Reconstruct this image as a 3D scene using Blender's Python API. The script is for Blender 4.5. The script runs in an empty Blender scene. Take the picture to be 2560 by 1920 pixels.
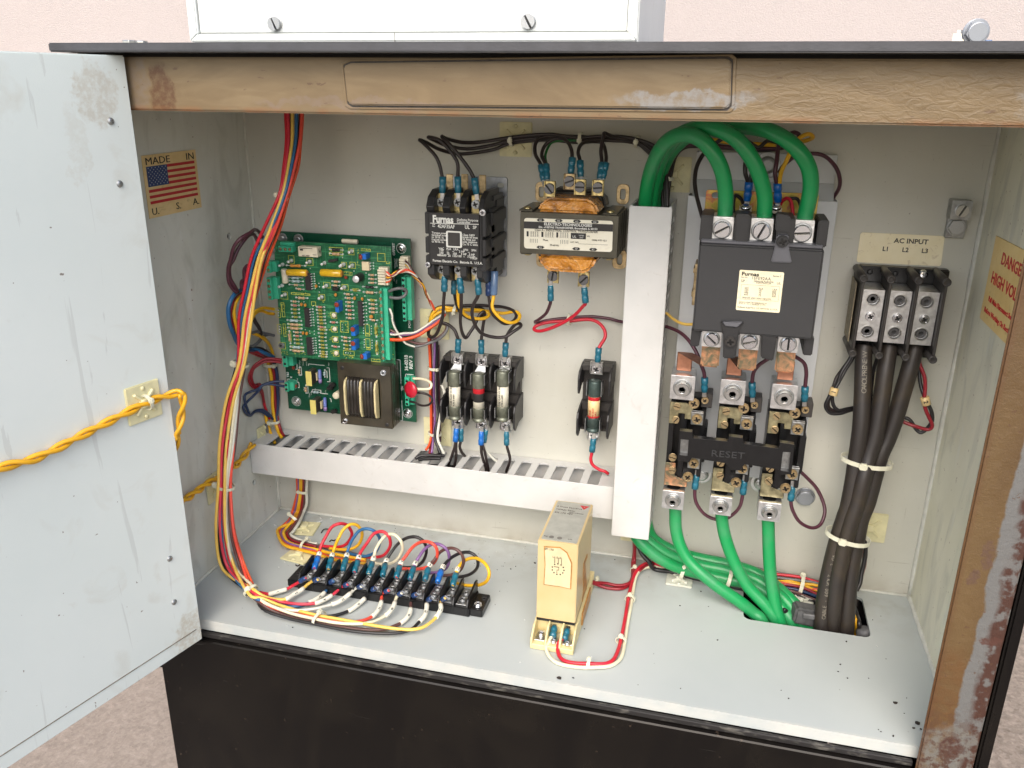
import bpy, bmesh, math, random
from mathutils import Vector, Matrix, Quaternion, geometry
random.seed(11)
sc = bpy.context.scene
col = sc.collection
# ------------------------------------------------------------------ camera
CAM = Vector((0.43483139, -0.71468105, 0.42631629))
PITCH, YAW, ROLL, FPX = math.radians(-19.53915851), math.radians(14.28852601), math.radians(-0.57358618), 2113.775
RC = Matrix.Rotation(YAW, 3, 'Z') @ Matrix.Rotation(PITCH, 3, 'X') @ Matrix.Rotation(ROLL, 3, 'Y')
cd = bpy.data.cameras.new('camera'); co = bpy.data.objects.new('camera', cd); col.objects.link(co)
cd.sensor_width = 36; cd.lens = 36 * FPX / 2560; cd.clip_start = 0.02; cd.clip_end = 500
co.matrix_world = Matrix.Translation(CAM) @ (RC @ Matrix.Rotation(math.radians(90), 3, 'X')).to_4x4()
sc.camera = co
# ------------------------------------------------------------------ light
SUN_EL, SUN_AZ = math.radians(45), math.radians(180)       # azimuth clockwise from +Y
w = bpy.data.worlds.new("World"); sc.world = w; w.use_nodes = True
nt = w.node_tree; bgn = nt.nodes['Background']
sky = nt.nodes.new('ShaderNodeTexSky'); sky.sky_type = 'NISHITA'; sky.sun_disc = False
sky.sun_elevation = SUN_EL; sky.sun_rotation = SUN_AZ; sky.air_density = 1.0; sky.dust_density = 3.0; sky.ozone_density = 1.0
nt.links.new(sky.outputs['Color'], bgn.inputs['Color']); bgn.inputs['Strength'].default_value = 0.15
sl = bpy.data.lights.new('sun', 'SUN'); so = bpy.data.objects.new('sun', sl); col.objects.link(so)
sl.energy = 1.2; sl.angle = math.radians(60); sl.color = (1.0, 0.96, 0.9)
sd = Vector((math.sin(SUN_AZ) * math.cos(SUN_EL), math.cos(SUN_AZ) * math.cos(SUN_EL), math.sin(SUN_EL)))
so.rotation_euler = (-sd).to_track_quat('-Z', 'Y').to_euler(); so.location = (0, -3, 4)
vs = sc.view_settings; sc.display_settings.display_device = 'sRGB'
vs.view_transform = 'Standard'; vs.look = 'None'; vs.exposure = 1.02; vs.gamma = 1; vs.use_curve_mapping = False
sc.render.engine = 'CYCLES'; sc.cycles.max_bounces = 8; sc.cycles.diffuse_bounces = 5; sc.cycles.glossy_bounces = 3

# ------------------------------------------------------------------ where things stand: photograph coordinates -> points in the cabinet
FR = {'z1': (0, 0, .4069), 'z2': (800, 0, .4069), 'z3': (1660, 0, .4069), 'z4': (550, 550, .3617), 'z5': (1000, 400, .2411),
      'z6': (1250, 400, .2411), 'a1': (1600, 280, .3315), 'a2': (1600, 780, .3315), 'a3': (2050, 480, .3074),
      'a4': (1050, 750, .3014), 'a5': (650, 1150, .2712), 'a6': (1250, 1200, .3014), 'a7': (0, 900, .6146),
      'a8': (1860, 1100, .4944), 'b1': (530, 540, .18083), 'b2': (530, 820, .18083), 'b3': (1560, 1280, .28933),
      'b4': (960, 700, .18083), 'b5': (960, 960, .14463), 'b6': (680, 1180, .15675), 'b7': (660, 580, .12055),
      'b8': (840, 580, .12055), 'c1': (660, 760, .12055), 'c2': (840, 760, .12055), 'c3': (700, 900, .09644),
      'c4': (1660, 320, .20796), 'c5': (1920, 1240, .21705), 'c6': (2000, 880, .24111), 's': (0, 0, 1.0)}
def uv(f, x, y):
    a = FR[f]; return a[0] + x * a[2], a[1] + y * a[2]
def ray(f, x, y):
    u, v = uv(f, x, y); return RC @ Vector(((u - 1280) / FPX, 1, -(v - 960) / FPX))
def bp(f, x, y, d=0.0):                       # at distance d in front of the back panel
    r = ray(f, x, y); return CAM + r * ((-d - CAM.y) / r.y)
def zp(f, x, y, z=0.0):                       # at height z above the cabinet floor
    r = ray(f, x, y); return CAM + r * ((z - CAM.z) / r.z)
def xp(f, x, y, X=0.0):                       # on a side wall
    r = ray(f, x, y); return CAM + r * ((X - CAM.x) / r.x)
DO = Vector((0.0445, -0.2085, -0.008)); DD = Vector((0.3273, 1.1739, 0)).normalized(); DN = Vector((DD.y, -DD.x, 0))
def dp(f, x, y, o=0.0):                       # on the open door's inner face
    r = ray(f, x, y); return CAM + r * ((DO + DN * o - CAM).dot(DN) / r.dot(DN))
def PT(f, q, r=0.0):
    if isinstance(q, Vector): return q
    if len(q) > 3:
        if q[2] == 'z': return zp(f, q[0], q[1], q[3])
        if q[2] == 'x': return xp(f, q[0], q[1], q[3])
        if q[2] == 'd': return dp(f, q[0], q[1], q[3])
        if q[2] == 'h': return bp(f, q[0], q[1], q[3])
        if q[2] == 'f' and q[3][0] == 'z' and q[3][1:] in FR and q[3] not in FR: return zp(q[3][1:], q[0], q[1], q[4])
        if q[2] == 'f': return PT(q[3], (q[0], q[1], q[4]), r)
    p = bp(f, *q)
    if p.x < r + .001: p = xp(f, q[0], q[1], r + .001)
    if p.x > .619 - r: p = xp(f, q[0], q[1], .619 - r)
    if p.z < r + .0005: p = zp(f, q[0], q[1], r + .0005)
    return p

# ------------------------------------------------------------------ mesh helpers
def frame_of(n, up=None):
    n = Vector(n).normalized(); up = Vector(up) if up else (Vector((0, 0, 1)) if abs(n.z) < .9 else Vector((0, 1, 0)))
    x = up.cross(n).normalized(); return x, n.cross(x), n
def crom(P, k=6):
    if len(P) < 3: return list(P)
    Q = [P[0] * 2 - P[1]] + list(P) + [P[-1] * 2 - P[-2]]; out = []
    for i in range(1, len(Q) - 2):
        a, b, c, d = Q[i - 1:i + 3]
        for j in range(k):
            t = j / k
            out.append(.5 * ((2 * b) + (c - a) * t + (2 * a - 5 * b + 4 * c - d) * t * t + (3 * b - a - 3 * c + d) * t ** 3))
    out.append(Q[-2]); return out
def circ(r, n, cx=0, cy=0, a0=0):
    return [(cx + r * math.cos(a0 + 2 * math.pi * i / n), cy + r * math.sin(a0 + 2 * math.pi * i / n)) for i in range(n)]
def rrect(x0, x1, y0, y1, r, n=4):
    o = []
    for cx, cy, a in ((x1 - r, y1 - r, 0), (x0 + r, y1 - r, 90), (x0 + r, y0 + r, 180), (x1 - r, y0 + r, 270)):
        for i in range(n + 1):
            t = math.radians(a + 90 * i / n); o.append((cx + r * math.cos(t), cy + r * math.sin(t)))
    return o
def up_chain(p):
    o = Vector((0, 0, 0))
    while p is not None: o += p.location; p = p.parent
    return o
class MB:
    def __init__(s): s.v = []; s.f = []; s.sm = []
    def add(s, vs_, fs, smooth=False):
        b = len(s.v); s.v += [Vector(q) for q in vs_]; s.f += [[i + b for i in f] for f in fs]; s.sm += [smooth] * len(fs); return s
    def hexa(s, p):
        return s.add(p, [(0, 3, 2, 1), (4, 5, 6, 7), (0, 1, 5, 4), (1, 2, 6, 5), (2, 3, 7, 6), (3, 0, 4, 7)])
    def box(s, x0, x1, d0, d1, z0, z1):
        y0, y1 = -d1, -d0
        return s.hexa([(x0, y0, z0), (x1, y0, z0), (x1, y1, z0), (x0, y1, z0), (x0, y0, z1), (x1, y0, z1), (x1, y1, z1), (x0, y1, z1)])
    def obox(s, c, X, Y, Z, sx, sy, sz):
        c = Vector(c); X, Y, Z = Vector(X) * sx / 2, Vector(Y) * sy / 2, Vector(Z) * sz / 2
        return s.hexa([c - X - Y - Z, c + X - Y - Z, c + X + Y - Z, c - X + Y - Z, c - X - Y + Z, c + X - Y + Z, c + X + Y + Z, c - X + Y + Z])
    def prism(s, outer, o, X, Y, N, t0, t1, holes=()):
        o, X, Y, N = Vector(o), Vector(X), Vector(Y), Vector(N); loops = [outer] + list(holes)
        tri = geometry.tessellate_polygon([[Vector((a, b, 0)) for a, b in l] for l in loops])
        flat = [q for l in loops for q in l]; n = len(flat)
        vv = [o + X * a + Y * b + N * t0 for a, b in flat] + [o + X * a + Y * b + N * t1 for a, b in flat]; fs = []
        for t in tri:
            a, b, c = [Vector((flat[i][0], flat[i][1])) for i in t]
            t = list(t)
            if (b - a).cross(c - a) < 0: t = t[::-1]
            fs.append([i + n for i in t]); fs.append(t[::-1])
        b = 0
        for li, l in enumerate(loops):
            m = len(l); area = sum(l[i][0] * l[(i + 1) % m][1] - l[(i + 1) % m][0] * l[i][1] for i in range(m))
            ccw = (area > 0) == (li == 0)
            for i in range(m):
                j = (i + 1) % m; q = [b + i, b + j, b + j + n, b + i + n]; fs.append(q if ccw else q[::-1])
            b += m
        return s.add(vv, fs)
    def tube(s, P, r, n=8, cap=True, flat=1.0):
        P = [Vector(q) for q in P]; m = len(P); R = r if isinstance(r, (list, tuple)) else [r] * m
        T = [(P[min(i + 1, m - 1)] - P[max(i - 1, 0)]).normalized() for i in range(m)]
        x = T[0].orthogonal().normalized(); vv = []; fs = []
        for i in range(m):
            if i: x = (x - T[i] * x.dot(T[i])).normalized()
            y = T[i].cross(x)
            for k in range(n):
                a = 2 * math.pi * k / n; vv.append(P[i] + (x * math.cos(a) + y * math.sin(a) * flat) * R[i])
        for i in range(m - 1):
            for k in range(n): fs.append((i * n + k, i * n + (k + 1) % n, (i + 1) * n + (k + 1) % n, (i + 1) * n + k))
        b = len(s.v); s.add(vv, fs, True)
        if cap: s.f += [[b + k for k in range(n)][::-1], [b + (m - 1) * n + k for k in range(n)]]; s.sm += [False, False]
        return s
    def cyl(s, p0, p1, r, n=16, r1=None): return s.tube([p0, p1], [r, r if r1 is None else r1], n)
    def lathe(s, prof, o, N, n=20, smooth=True):
        x, y, N = frame_of(N); o = Vector(o); vv = []; fs = []
        for r, h in prof:
            for k in range(n):
                a = 2 * math.pi * k / n; vv.append(o + N * h + (x * math.cos(a) + y * math.sin(a)) * r)
        for i in range(len(prof) - 1):
            for k in range(n): fs.append((i * n + k, i * n + (k + 1) % n, (i + 1) * n + (k + 1) % n, (i + 1) * n + k))
        b = len(s.v); s.add(vv, fs, smooth); m = len(prof)
        s.f += [[b + k for k in range(n)][::-1], [b + (m - 1) * n + k for k in range(n)]]; s.sm += [False, False]; return s
    def quad(s, a, b, c, d, t=.0003):
        a, b, c, d = map(Vector, (a, b, c, d)); n = (b - a).cross(d - a).normalized() * t
        return s.hexa([a, b, c, d, a + n, b + n, c + n, d + n])
    def build(s, name, mat, parent=None, bevel=0.0, seg=1):
        if not s.v: return None
        me = bpy.data.meshes.new(name)
        if parent is None:
            xs = [v.x for v in s.v]; ys = [v.y for v in s.v]; zs = [v.z for v in s.v]
            off = Vector(((min(xs) + max(xs)) / 2, (min(ys) + max(ys)) / 2, min(zs)))
        else: off = up_chain(parent)
        me.from_pydata([v - off for v in s.v], [], s.f)
        if bevel:
            bm = bmesh.new(); bm.from_mesh(me)
            for f, q in zip(bm.faces, s.sm): f.smooth = q
            es = [e for e in bm.edges if len(e.link_faces) == 2 and e.calc_face_angle(0) > .5 and not (e.link_faces[0].smooth and e.link_faces[1].smooth)]
            bmesh.ops.bevel(bm, geom=es, offset=bevel, segments=seg, affect='EDGES', clamp_overlap=True)
            bm.to_mesh(me); bm.free()
        else: me.polygons.foreach_set('use_smooth', s.sm)
        me.materials.append(mat); o = bpy.data.objects.new(name, me); col.objects.link(o)
        if parent is None: o.location = off
        else: o.parent = parent
        me.update(); return o
def tag(o, label, cat=None, group=None, kind=None):
    if label: o['label'] = label
    if cat: o['category'] = cat
    if group: o['group'] = group
    if kind: o['kind'] = kind
    return o
def thing(name, label, cat, loc=(0, 0, 0), group=None):
    o = bpy.data.objects.new(name, None); col.objects.link(o); o.location = loc; o.empty_display_size = .01
    return tag(o, label, cat, group)
def lettering(items, o, X, Y, mat, parent, name='lettering', t=.00012, bold=0.0, align='LEFT'):
    # items: (string, x, y, size) laid on the plane o + X*x + Y*y
    o, X, Y = Vector(o), Vector(X).normalized(), Vector(Y).normalized(); N = X.cross(Y); mb = MB()
    for it in items:
        cu = bpy.data.curves.new('t', 'FONT'); cu.body = it[0]; cu.size = it[3]; cu.extrude = t; cu.resolution_u = 2
        cu.offset = bold * it[3]; cu.align_x = it[4] if len(it) > 4 else align
        ob = bpy.data.objects.new('t', cu); me = bpy.data.meshes.new_from_object(ob)
        wx = it[5] if len(it) > 5 else 1.0
        mb.add([o + X * (it[1] + v.co.x * wx) + Y * (it[2] + v.co.y) + N * (v.co.z + t) for v in me.vertices], [list(p.vertices) for p in me.polygons])
        bpy.data.objects.remove(ob); bpy.data.curves.remove(cu); bpy.data.meshes.remove(me)
    return mb.build(name, mat, parent)

# ------------------------------------------------------------------ materials
def s2l(c): return tuple(((x / 255) / 12.92 if x / 255 <= .04045 else ((x / 255 + .055) / 1.055) ** 2.4) for x in c)
class NB:
    def __init__(s, name):
        s.m = bpy.data.materials.new(name); s.m.use_nodes = True; s.t = s.m.node_tree; s.b = s.t.nodes['Principled BSDF']
        s.tc = s.t.nodes.new('ShaderNodeTexCoord').outputs['Object']
    def n(s, t, **k):
        o = s.t.nodes.new(t)
        for a, b in k.items(): setattr(o, a, b)
        return o
    def l(s, a, b): s.t.links.new(a, b)
    def scaled(s, sx=1, sy=1, sz=1, loc=(0, 0, 0)):
        m = s.n('ShaderNodeMapping'); s.l(s.tc, m.inputs[0]); m.inputs['Scale'].default_value = (sx, sy, sz); m.inputs['Location'].default_value = loc; return m.outputs[0]
    def noise(s, scale, detail=4, vec=None, rough=.55, dist=0):
        o = s.n('ShaderNodeTexNoise'); o.inputs['Scale'].default_value = scale; o.inputs['Detail'].default_value = detail
        o.inputs['Roughness'].default_value = rough; o.inputs['Distortion'].default_value = dist; s.l(vec or s.tc, o.inputs['Vector']); return o.outputs['Fac']
    def ramp(s, f, p):
        o = s.n('ShaderNodeValToRGB'); s.l(f, o.inputs[0]); e = o.color_ramp.elements
        while len(e) < len(p): e.new(.5)
        for i, (x, c) in enumerate(p):
            e[i].position = x; c = (c, c, c) if isinstance(c, (int, float)) else c; e[i].color = (*c, 1)
        return o.outputs[0]
    def mix(s, f, a, b, mode='MIX'):
        o = s.n('ShaderNodeMix', data_type='RGBA', blend_type=mode)
        for sk, v in ((o.inputs[0], f), (o.inputs[6], a), (o.inputs[7], b)):
            if isinstance(v, (int, float)): sk.default_value = v
            elif isinstance(v, tuple): sk.default_value = (*v, 1)
            else: s.l(v, sk)
        return o.outputs[2]
    def math(s, op, a, b=0.0, clamp=False):
        o = s.n('ShaderNodeMath', operation=op, use_clamp=clamp)
        for i, v in enumerate((a, b)):
            if isinstance(v, (int, float)): o.inputs[i].default_value = v
            else: s.l(v, o.inputs[i])
        return o.outputs[0]
    def axis(s, k):
        o = s.n('ShaderNodeSeparateXYZ'); s.l(s.tc, o.inputs[0]); return o.outputs[k]
    def band(s, v, a, b):                      # 0 at a, 1 at b
        o = s.n('ShaderNodeMapRange'); o.inputs[1].default_value = a; o.inputs[2].default_value = b; s.l(v, o.inputs[0]); return o.outputs[0]
    def blob(s, c, rad, warp=.0, ws=60, e1=.78):       # 1 at c, 0 beyond rad
        vec = s.tc
        if warp:
            nn = s.n('ShaderNodeTexNoise'); nn.inputs['Scale'].default_value = ws; nn.inputs['Detail'].default_value = 9; nn.inputs['Roughness'].default_value = .62; s.l(s.tc, nn.inputs['Vector'])
            a = s.n('ShaderNodeVectorMath', operation='SUBTRACT'); s.l(nn.outputs['Color'], a.inputs[0]); a.inputs[1].default_value = (.5, .5, .5)
            b = s.n('ShaderNodeVectorMath', operation='SCALE'); s.l(a.outputs[0], b.inputs[0]); b.inputs['Scale'].default_value = warp
            c2 = s.n('ShaderNodeVectorMath', operation='ADD'); s.l(b.outputs[0], c2.inputs[0]); s.l(s.tc, c2.inputs[1]); vec = c2.outputs[0]
        d = s.n('ShaderNodeVectorMath', operation='SUBTRACT'); s.l(vec, d.inputs[0]); d.inputs[1].default_value = c
        e = s.n('ShaderNodeVectorMath', operation='DIVIDE'); s.l(d.outputs[0], e.inputs[0]); e.inputs[1].default_value = rad if isinstance(rad, tuple) else (rad,) * 3
        g = s.n('ShaderNodeVectorMath', operation='LENGTH'); s.l(e.outputs[0], g.inputs[0])
        return s.math('MULTIPLY', s.band(g.outputs['Value'], 1.0, e1), s.ramp(s.noise(ws * 3.2, 7, rough=.65), [(.36, .25), (.58, 1)]))
    def bump(s, h, strength=.3, dist=.001):
        o = s.n('ShaderNodeBump'); o.inputs['Strength'].default_value = strength; o.inputs['Distance'].default_value = dist
        s.l(h, o.inputs['Height']); s.l(o.outputs[0], s.b.inputs['Normal'])
    def fin(s, colr=None, rough=.5, metal=0.0, spec=None, coat=0, sss=0, trans=0):
        if colr is not None:
            if isinstance(colr, tuple): s.b.inputs['Base Color'].default_value = (*colr, 1)
            else: s.l(colr, s.b.inputs['Base Color'])
        if isinstance(rough, (int, float)): s.b.inputs['Roughness'].default_value = rough
        else: s.l(rough, s.b.inputs['Roughness'])
        s.b.inputs['Metallic'].default_value = metal
        if spec is not None: s.b.inputs['Specular IOR Level'].default_value = spec
        if coat: s.b.inputs['Coat Weight'].default_value = coat
        if sss: s.b.inputs['Subsurface Weight'].default_value = sss; s.b.inputs['Subsurface Radius'].default_value = (.002,) * 3
        if trans: s.b.inputs['Transmission Weight'].default_value = trans
        return s.m
def simple(name, c, rough=.45, metal=0.0, var=.15, scale=150, bump=0.0, bscale=900, **k):
    b = NB(name); c = tuple(c); n = b.noise(scale, 5)
    cc = b.mix(b.ramp(n, [(.3, 0.0), (.7, 1.0)]), tuple(x * (1 - var) for x in c), tuple(min(1, x * (1 + var * .6)) for x in c))
    if bump: b.bump(b.noise(bscale, 3), bump, .0006)
    return b.fin(cc, rough, metal, **k)
M = {}
def paint_interior():
    b = NB('grey_interior_paint'); n = b.noise(9, 6); st = b.noise(30, 5, b.scaled(1, 1, .25), dist=.6)
    c = b.mix(b.ramp(n, [(.35, 0), (.65, 1)]), s2l((186, 185, 173)), s2l((196, 195, 185)))
    c = b.mix(b.ramp(st, [(.55, 0), (.80, .16)]), c, s2l((160, 158, 148)))
    sp = b.noise(420, 2); c = b.mix(b.ramp(sp, [(.70, 0), (.74, .55)]), c, s2l((92, 84, 74)))
    for loc, sx, sz in (((2, 0, 5), 3, 60), ((7, 0, 1), 50, 4)):
        q = b.noise(9, 3, b.scaled(sx, 1, sz, loc), dist=.6); c = b.mix(b.ramp(q, [(.70, 0), (.72, .35)]), c, s2l((140, 134, 120)))
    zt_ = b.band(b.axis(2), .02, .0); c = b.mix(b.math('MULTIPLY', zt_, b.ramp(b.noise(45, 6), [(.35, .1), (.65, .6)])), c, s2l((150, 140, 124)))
    b.bump(b.noise(1400, 2), .12, .0004); return b.fin(c, .42)
def paint_side(k=(0, 0, 0)):
    b = NB('streaked_side_paint'); st = b.noise(38, 7, b.scaled(1, 1, .35), dist=1.6); n = b.noise(11, 4)
    c = b.mix(b.ramp(n, [(.3, 0), (.7, 1)]), s2l((192 + k[0], 193 + k[1], 182 + k[2])), s2l((208 + k[0], 209 + k[1], 200 + k[2])))
    c = b.mix(b.ramp(st, [(.5, 0), (.7, .4)]), c, s2l((158, 158, 146)))
    b2 = b.noise(60, 6, b.scaled(1, 1, .3)); c = b.mix(b.ramp(b2, [(.60, 0), (.72, .45)]), c, s2l((215, 218, 215)))
    sp = b.noise(260, 3); c = b.mix(b.ramp(sp, [(.69, 0), (.73, .8)]), c, s2l((120, 92, 70)))
    b.bump(b.noise(900, 3), .15, .0005); return b.fin(c, .45)
def paint_door():
    b = NB('white_door_paint'); n = b.noise(6, 5); c = b.mix(b.ramp(n, [(.3, 0), (.7, 1)]), s2l((208, 216, 212)), s2l((217, 223, 219)))
    for cc, rad, k in (((.037, -.232, .418), (.012, .016, .022), .38), ((.034, -.25, .385), (.008, .008, .030), .15), ((.04, -.215, .004), (.03, .02, .02), .5), ((-.07, -.6, .06), (.01, .01, .006), .8)):
        c = b.mix(b.math('MULTIPLY', b.blob(cc, rad, .03, 90), k), c, s2l((168, 150, 120)))
    sc_ = b.noise(40, 5, b.scaled(1, 1, .1, (3, 1, 0)), dist=2.5); c = b.mix(b.ramp(sc_, [(.665, 0), (.69, .3)]), c, s2l((170, 172, 168)))
    gr = b.noise(25, 6, dist=1); c = b.mix(b.ramp(gr, [(.58, 0), (.75, .35)]), c, s2l((188, 184, 170)))
    sp = b.noise(170, 2); c = b.mix(b.ramp(sp, [(.755, 0), (.77, .8)]), c, s2l((106, 90, 78)))
    b.bump(b.noise(1600, 2), .2, .0004); return b.fin(c, .4)
def paint_beam():
    b = NB('weathered_beige_paint'); x = b.axis(0); z = b.axis(2)
    n = b.noise(22, 7, b.scaled(.5, 1, 2.0), dist=1.5); c = b.mix(b.ramp(n, [(.3, 0), (.7, 1)]), s2l((106, 88, 60)), s2l((124, 105, 75)))
    n2 = b.noise(70, 6, b.scaled(.25, 1, 1.6), dist=.8); c = b.mix(b.ramp(n2, [(.55, 0), (.75, .5)]), c, s2l((138, 121, 91)))
    # bare patches: far right end and bottom right of the name plate
    c = b.mix(b.math('MULTIPLY', b.blob((.405, -.2, .4185), (.045, .05, .006), .02, 60), .75), c, s2l((134, 134, 132)))
    c = b.mix(b.math('MULTIPLY', b.blob((.60, -.2, .424), (.028, .05, .022), .04, 60), .85), c, s2l((130, 127, 120)))
    c = b.mix(b.math('MULTIPLY', b.blob((.205, -.2, .414), (.08, .05, .003), .02, 60), .5), c, s2l((120, 104, 92)))
    # rust stains at the hinge end and along the lower edge
    c = b.mix(b.math('MULTIPLY', b.blob((.066, -.2, .418), (.010, .05, .022), .02, 70), .85), c, s2l((80, 48, 24)))
    c = b.mix(b.math('MULTIPLY', b.blob((.047, -.2, .424), (.010, .05, .03), .02, 70), .7), c, s2l((112, 100, 88)))
    e = b.band(z, .4115, .4075); c = b.mix(b.math('MULTIPLY', e, b.ramp(b.noise(60, 5), [(.4, 0), (.6, .8)])), c, s2l((126, 82, 44)))
    sp = b.noise(300, 3, b.scaled(.4, 1, 1)); c = b.mix(b.ramp(sp, [(.68, 0), (.72, .75)]), c, s2l((92, 70, 50)))
    rr = b.band(x, .40, .47); h = b.math('MULTIPLY', b.noise(230, 5, b.scaled(.5, 1, 1.2), dist=1.2), b.math('ADD', b.math('MULTIPLY', rr, 1.4), .12))
    b.bump(h, .5, .0012); return b.fin(c, .48)
def paint_upright():
    b = NB('rust_stained_upright_paint'); x = b.axis(0); z = b.axis(2)
    wv = b.math('MULTIPLY', b.math('SUBTRACT', b.noise(22, 10, b.scaled(1, 1, .6), rough=.65), .5), .022)
    xx = b.math('ADD', x, wv); n = b.noise(18, 6, b.scaled(1, 1, .4))
    c = b.mix(b.ramp(n, [(.3, 0), (.7, 1)]), s2l((76, 54, 27)), s2l((98, 77, 46)))
    c = b.mix(b.math('MULTIPLY', b.blob((.60, -.2, .035), (.02, .05, .06), .02, 50), .7), c, s2l((92, 62, 30)))
    c = b.mix(b.band(xx, .6085, .6098), c, s2l((100, 99, 96)))
    c = b.mix(b.blob((.608, -.2, .008), (.03, .05, .024), .02, 60), c, s2l((104, 100, 92)))
    c = b.mix(b.math('MULTIPLY', b.blob((.609, -.2, .012), (.0085, .05, .0095), .008, 120), .95), c, s2l((68, 40, 32)))
    n3 = b.noise(130, 5); c = b.mix(b.math('MULTIPLY', b.band(xx, .6150, .6185), b.ramp(n3, [(.40, .1), (.50, 1)])), c, s2l((66, 40, 30)))
    c = b.mix(b.math('MULTIPLY', b.blob((.606, -.2, .158), (.0035, .05, .012), .012, 120), .9), c, s2l((84, 62, 50)))
    c = b.mix(b.math('MULTIPLY', b.blob((.600, -.2, .143), (.004, .05, .006), .012, 120), .9), c, s2l((84, 62, 50)))
    c = b.mix(b.math('MULTIPLY', b.blob((.618, -.2, .098), (.008, .05, .003), .01, 120), .9), c, s2l((78, 46, 36)))
    e = b.band(x, .5955, .5915); c = b.mix(b.math('MULTIPLY', e, .6), c, s2l((84, 52, 28)))
    lo = b.band(z, .055, .0); rn = b.noise(150, 9, rough=.7); c = b.mix(b.math('MULTIPLY', lo, b.ramp(rn, [(.48, 0), (.56, .9)])), c, s2l((70, 44, 32)))
    sp = b.noise(240, 3); c = b.mix(b.ramp(sp, [(.66, 0), (.69, .7)]), c, s2l((80, 54, 36)))
    b.bump(b.noise(160, 9, rough=.7), .7, .0012); return b.fin(c, .5)
M['interior'] = paint_interior(); M['side'] = paint_side(); M['side_right_lit'] = paint_side((18, 14, 2)); M['door'] = paint_door(); M['beam'] = paint_beam(); M['upright'] = paint_upright()  # right wall: same paint, its warmer brighter light mixed into the colour
def floorpaint():
    b = NB('grey_floor_paint'); n = b.noise(7, 5); c = b.mix(b.ramp(n, [(.3, 0), (.7, 1)]), s2l((170, 176, 174)), s2l((180, 185, 182)))
    d = b.noise(60, 6); yy = b.band(b.axis(1), -.09, .0); c = b.mix(b.math('MULTIPLY', yy, b.ramp(d, [(.45, 0), (.7, .45)])), c, s2l((146, 140, 128)))
    sp = b.noise(230, 3); c = b.mix(b.ramp(sp, [(.76, 0), (.78, .8)]), c, s2l((80, 70, 60)))
    c = b.mix(b.math('MULTIPLY', b.band(b.axis(1), -.192, -.1955), b.ramp(b.noise(50, 5), [(.3, .0), (.7, .5)])), c, s2l((214, 208, 194)))
    b.bump(b.noise(1200, 2), .12, .0004); return b.fin(c, .38)
M['floor'] = floorpaint()
M['caulk'] = simple('pale_caulk', s2l((198, 198, 188)), .6, var=.12, bump=.5, bscale=300)
def blk():
    b = NB('black_cabinet_paint'); n = b.noise(14, 6, b.scaled(1, 1, .6), dist=1.5)
    c = b.mix(b.ramp(n, [(.45, 0), (.75, 1)]), (.006, .005, .0045), (.011, .009, .007)); sp = b.noise(160, 2)
    c = b.mix(b.ramp(sp, [(.74, 0), (.76, .5)]), c, (.07, .05, .035))
    q = b.noise(7, 3, b.scaled(1.4, 1, 22, (1, 0, 2)), dist=.8); c = b.mix(b.ramp(q, [(.715, 0), (.725, .35)]), c, (.05, .045, .04))
    b.bump(b.noise(220, 3), .05, .0005); return b.fin(c, b.ramp(b.noise(20, 5), [(.3, .14), (.7, .24)]), spec=.2)
M['black_panel'] = blk()
M['lid'] = simple('charcoal_lid_paint', (.055, .055, .06), .42, var=.25, scale=60, bump=.2, bscale=500)
def gask():
    b = NB('dirty_gasket'); n = b.noise(200, 6, b.scaled(.4, 1, 1)); c = b.mix(b.ramp(n, [(.55, 0), (.75, 1)]), (.012, .010, .009), (.13, .12, .10)); b.bump(n, .6, .001); return b.fin(c, .7)
M['gasket'] = gask()
def whitebox():
    b = NB('white_box_paint'); n = b.noise(12, 5); c = b.mix(b.ramp(n, [(.3, 0), (.7, 1)]), s2l((208, 211, 208)), s2l((217, 220, 216)))
    for cc, rd in (((.098, -.2, .458), (.007, .05, .006)), ((.152, -.2, .459), (.010, .05, .005)), ((.311, -.2, .4585), (.012, .05, .004)), ((.365, -.2, .457), (.008, .05, .004))):
        c = b.mix(b.math('MULTIPLY', b.blob(cc, rd, .008, 150), .5), c, s2l((176, 148, 96)))
    g = b.noise(60, 6, dist=1); c = b.mix(b.ramp(g, [(.58, 0), (.8, .35)]), c, s2l((190, 190, 180))); b.bump(b.noise(800, 2), .1, .0005); return b.fin(c, .45)
M['white_box'] = whitebox()
def stucco():
    b = NB('pink_stucco'); n = b.noise(3, 5); c = b.mix(b.ramp(n, [(.3, 0), (.7, 1)]), s2l((178, 168, 163)), s2l((182, 172, 167)))
    f = b.noise(380, 5); c = b.mix(b.ramp(f, [(.42, 0), (.6, .45)]), c, s2l((190, 181, 176))); b.bump(b.noise(330, 4), .7, .003); return b.fin(c, .85)
M['stucco'] = stucco()
def ground():
    b = NB('pink_gravel_paving'); n = b.noise(45, 8, rough=.7); c = b.ramp(n, [(.3, s2l((84, 76, 66))), (.5, s2l((114, 104, 93))), (.68, s2l((142, 131, 119)))])
    v = b.n('ShaderNodeTexVoronoi'); v.inputs['Scale'].default_value = 160; b.l(b.tc, v.inputs['Vector']); c = b.mix(.28, c, b.ramp(v.outputs['Color'], [(0, s2l((90, 78, 68))), (1, s2l((176, 164, 152)))]))
    l = b.noise(1.2, 4); c = b.mix(b.ramp(l, [(.4, 0), (.6, .3)]), c, s2l((168, 156, 144))); b.bump(n, .5, .006); return b.fin(c, .9)
M['ground'] = ground()
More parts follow.
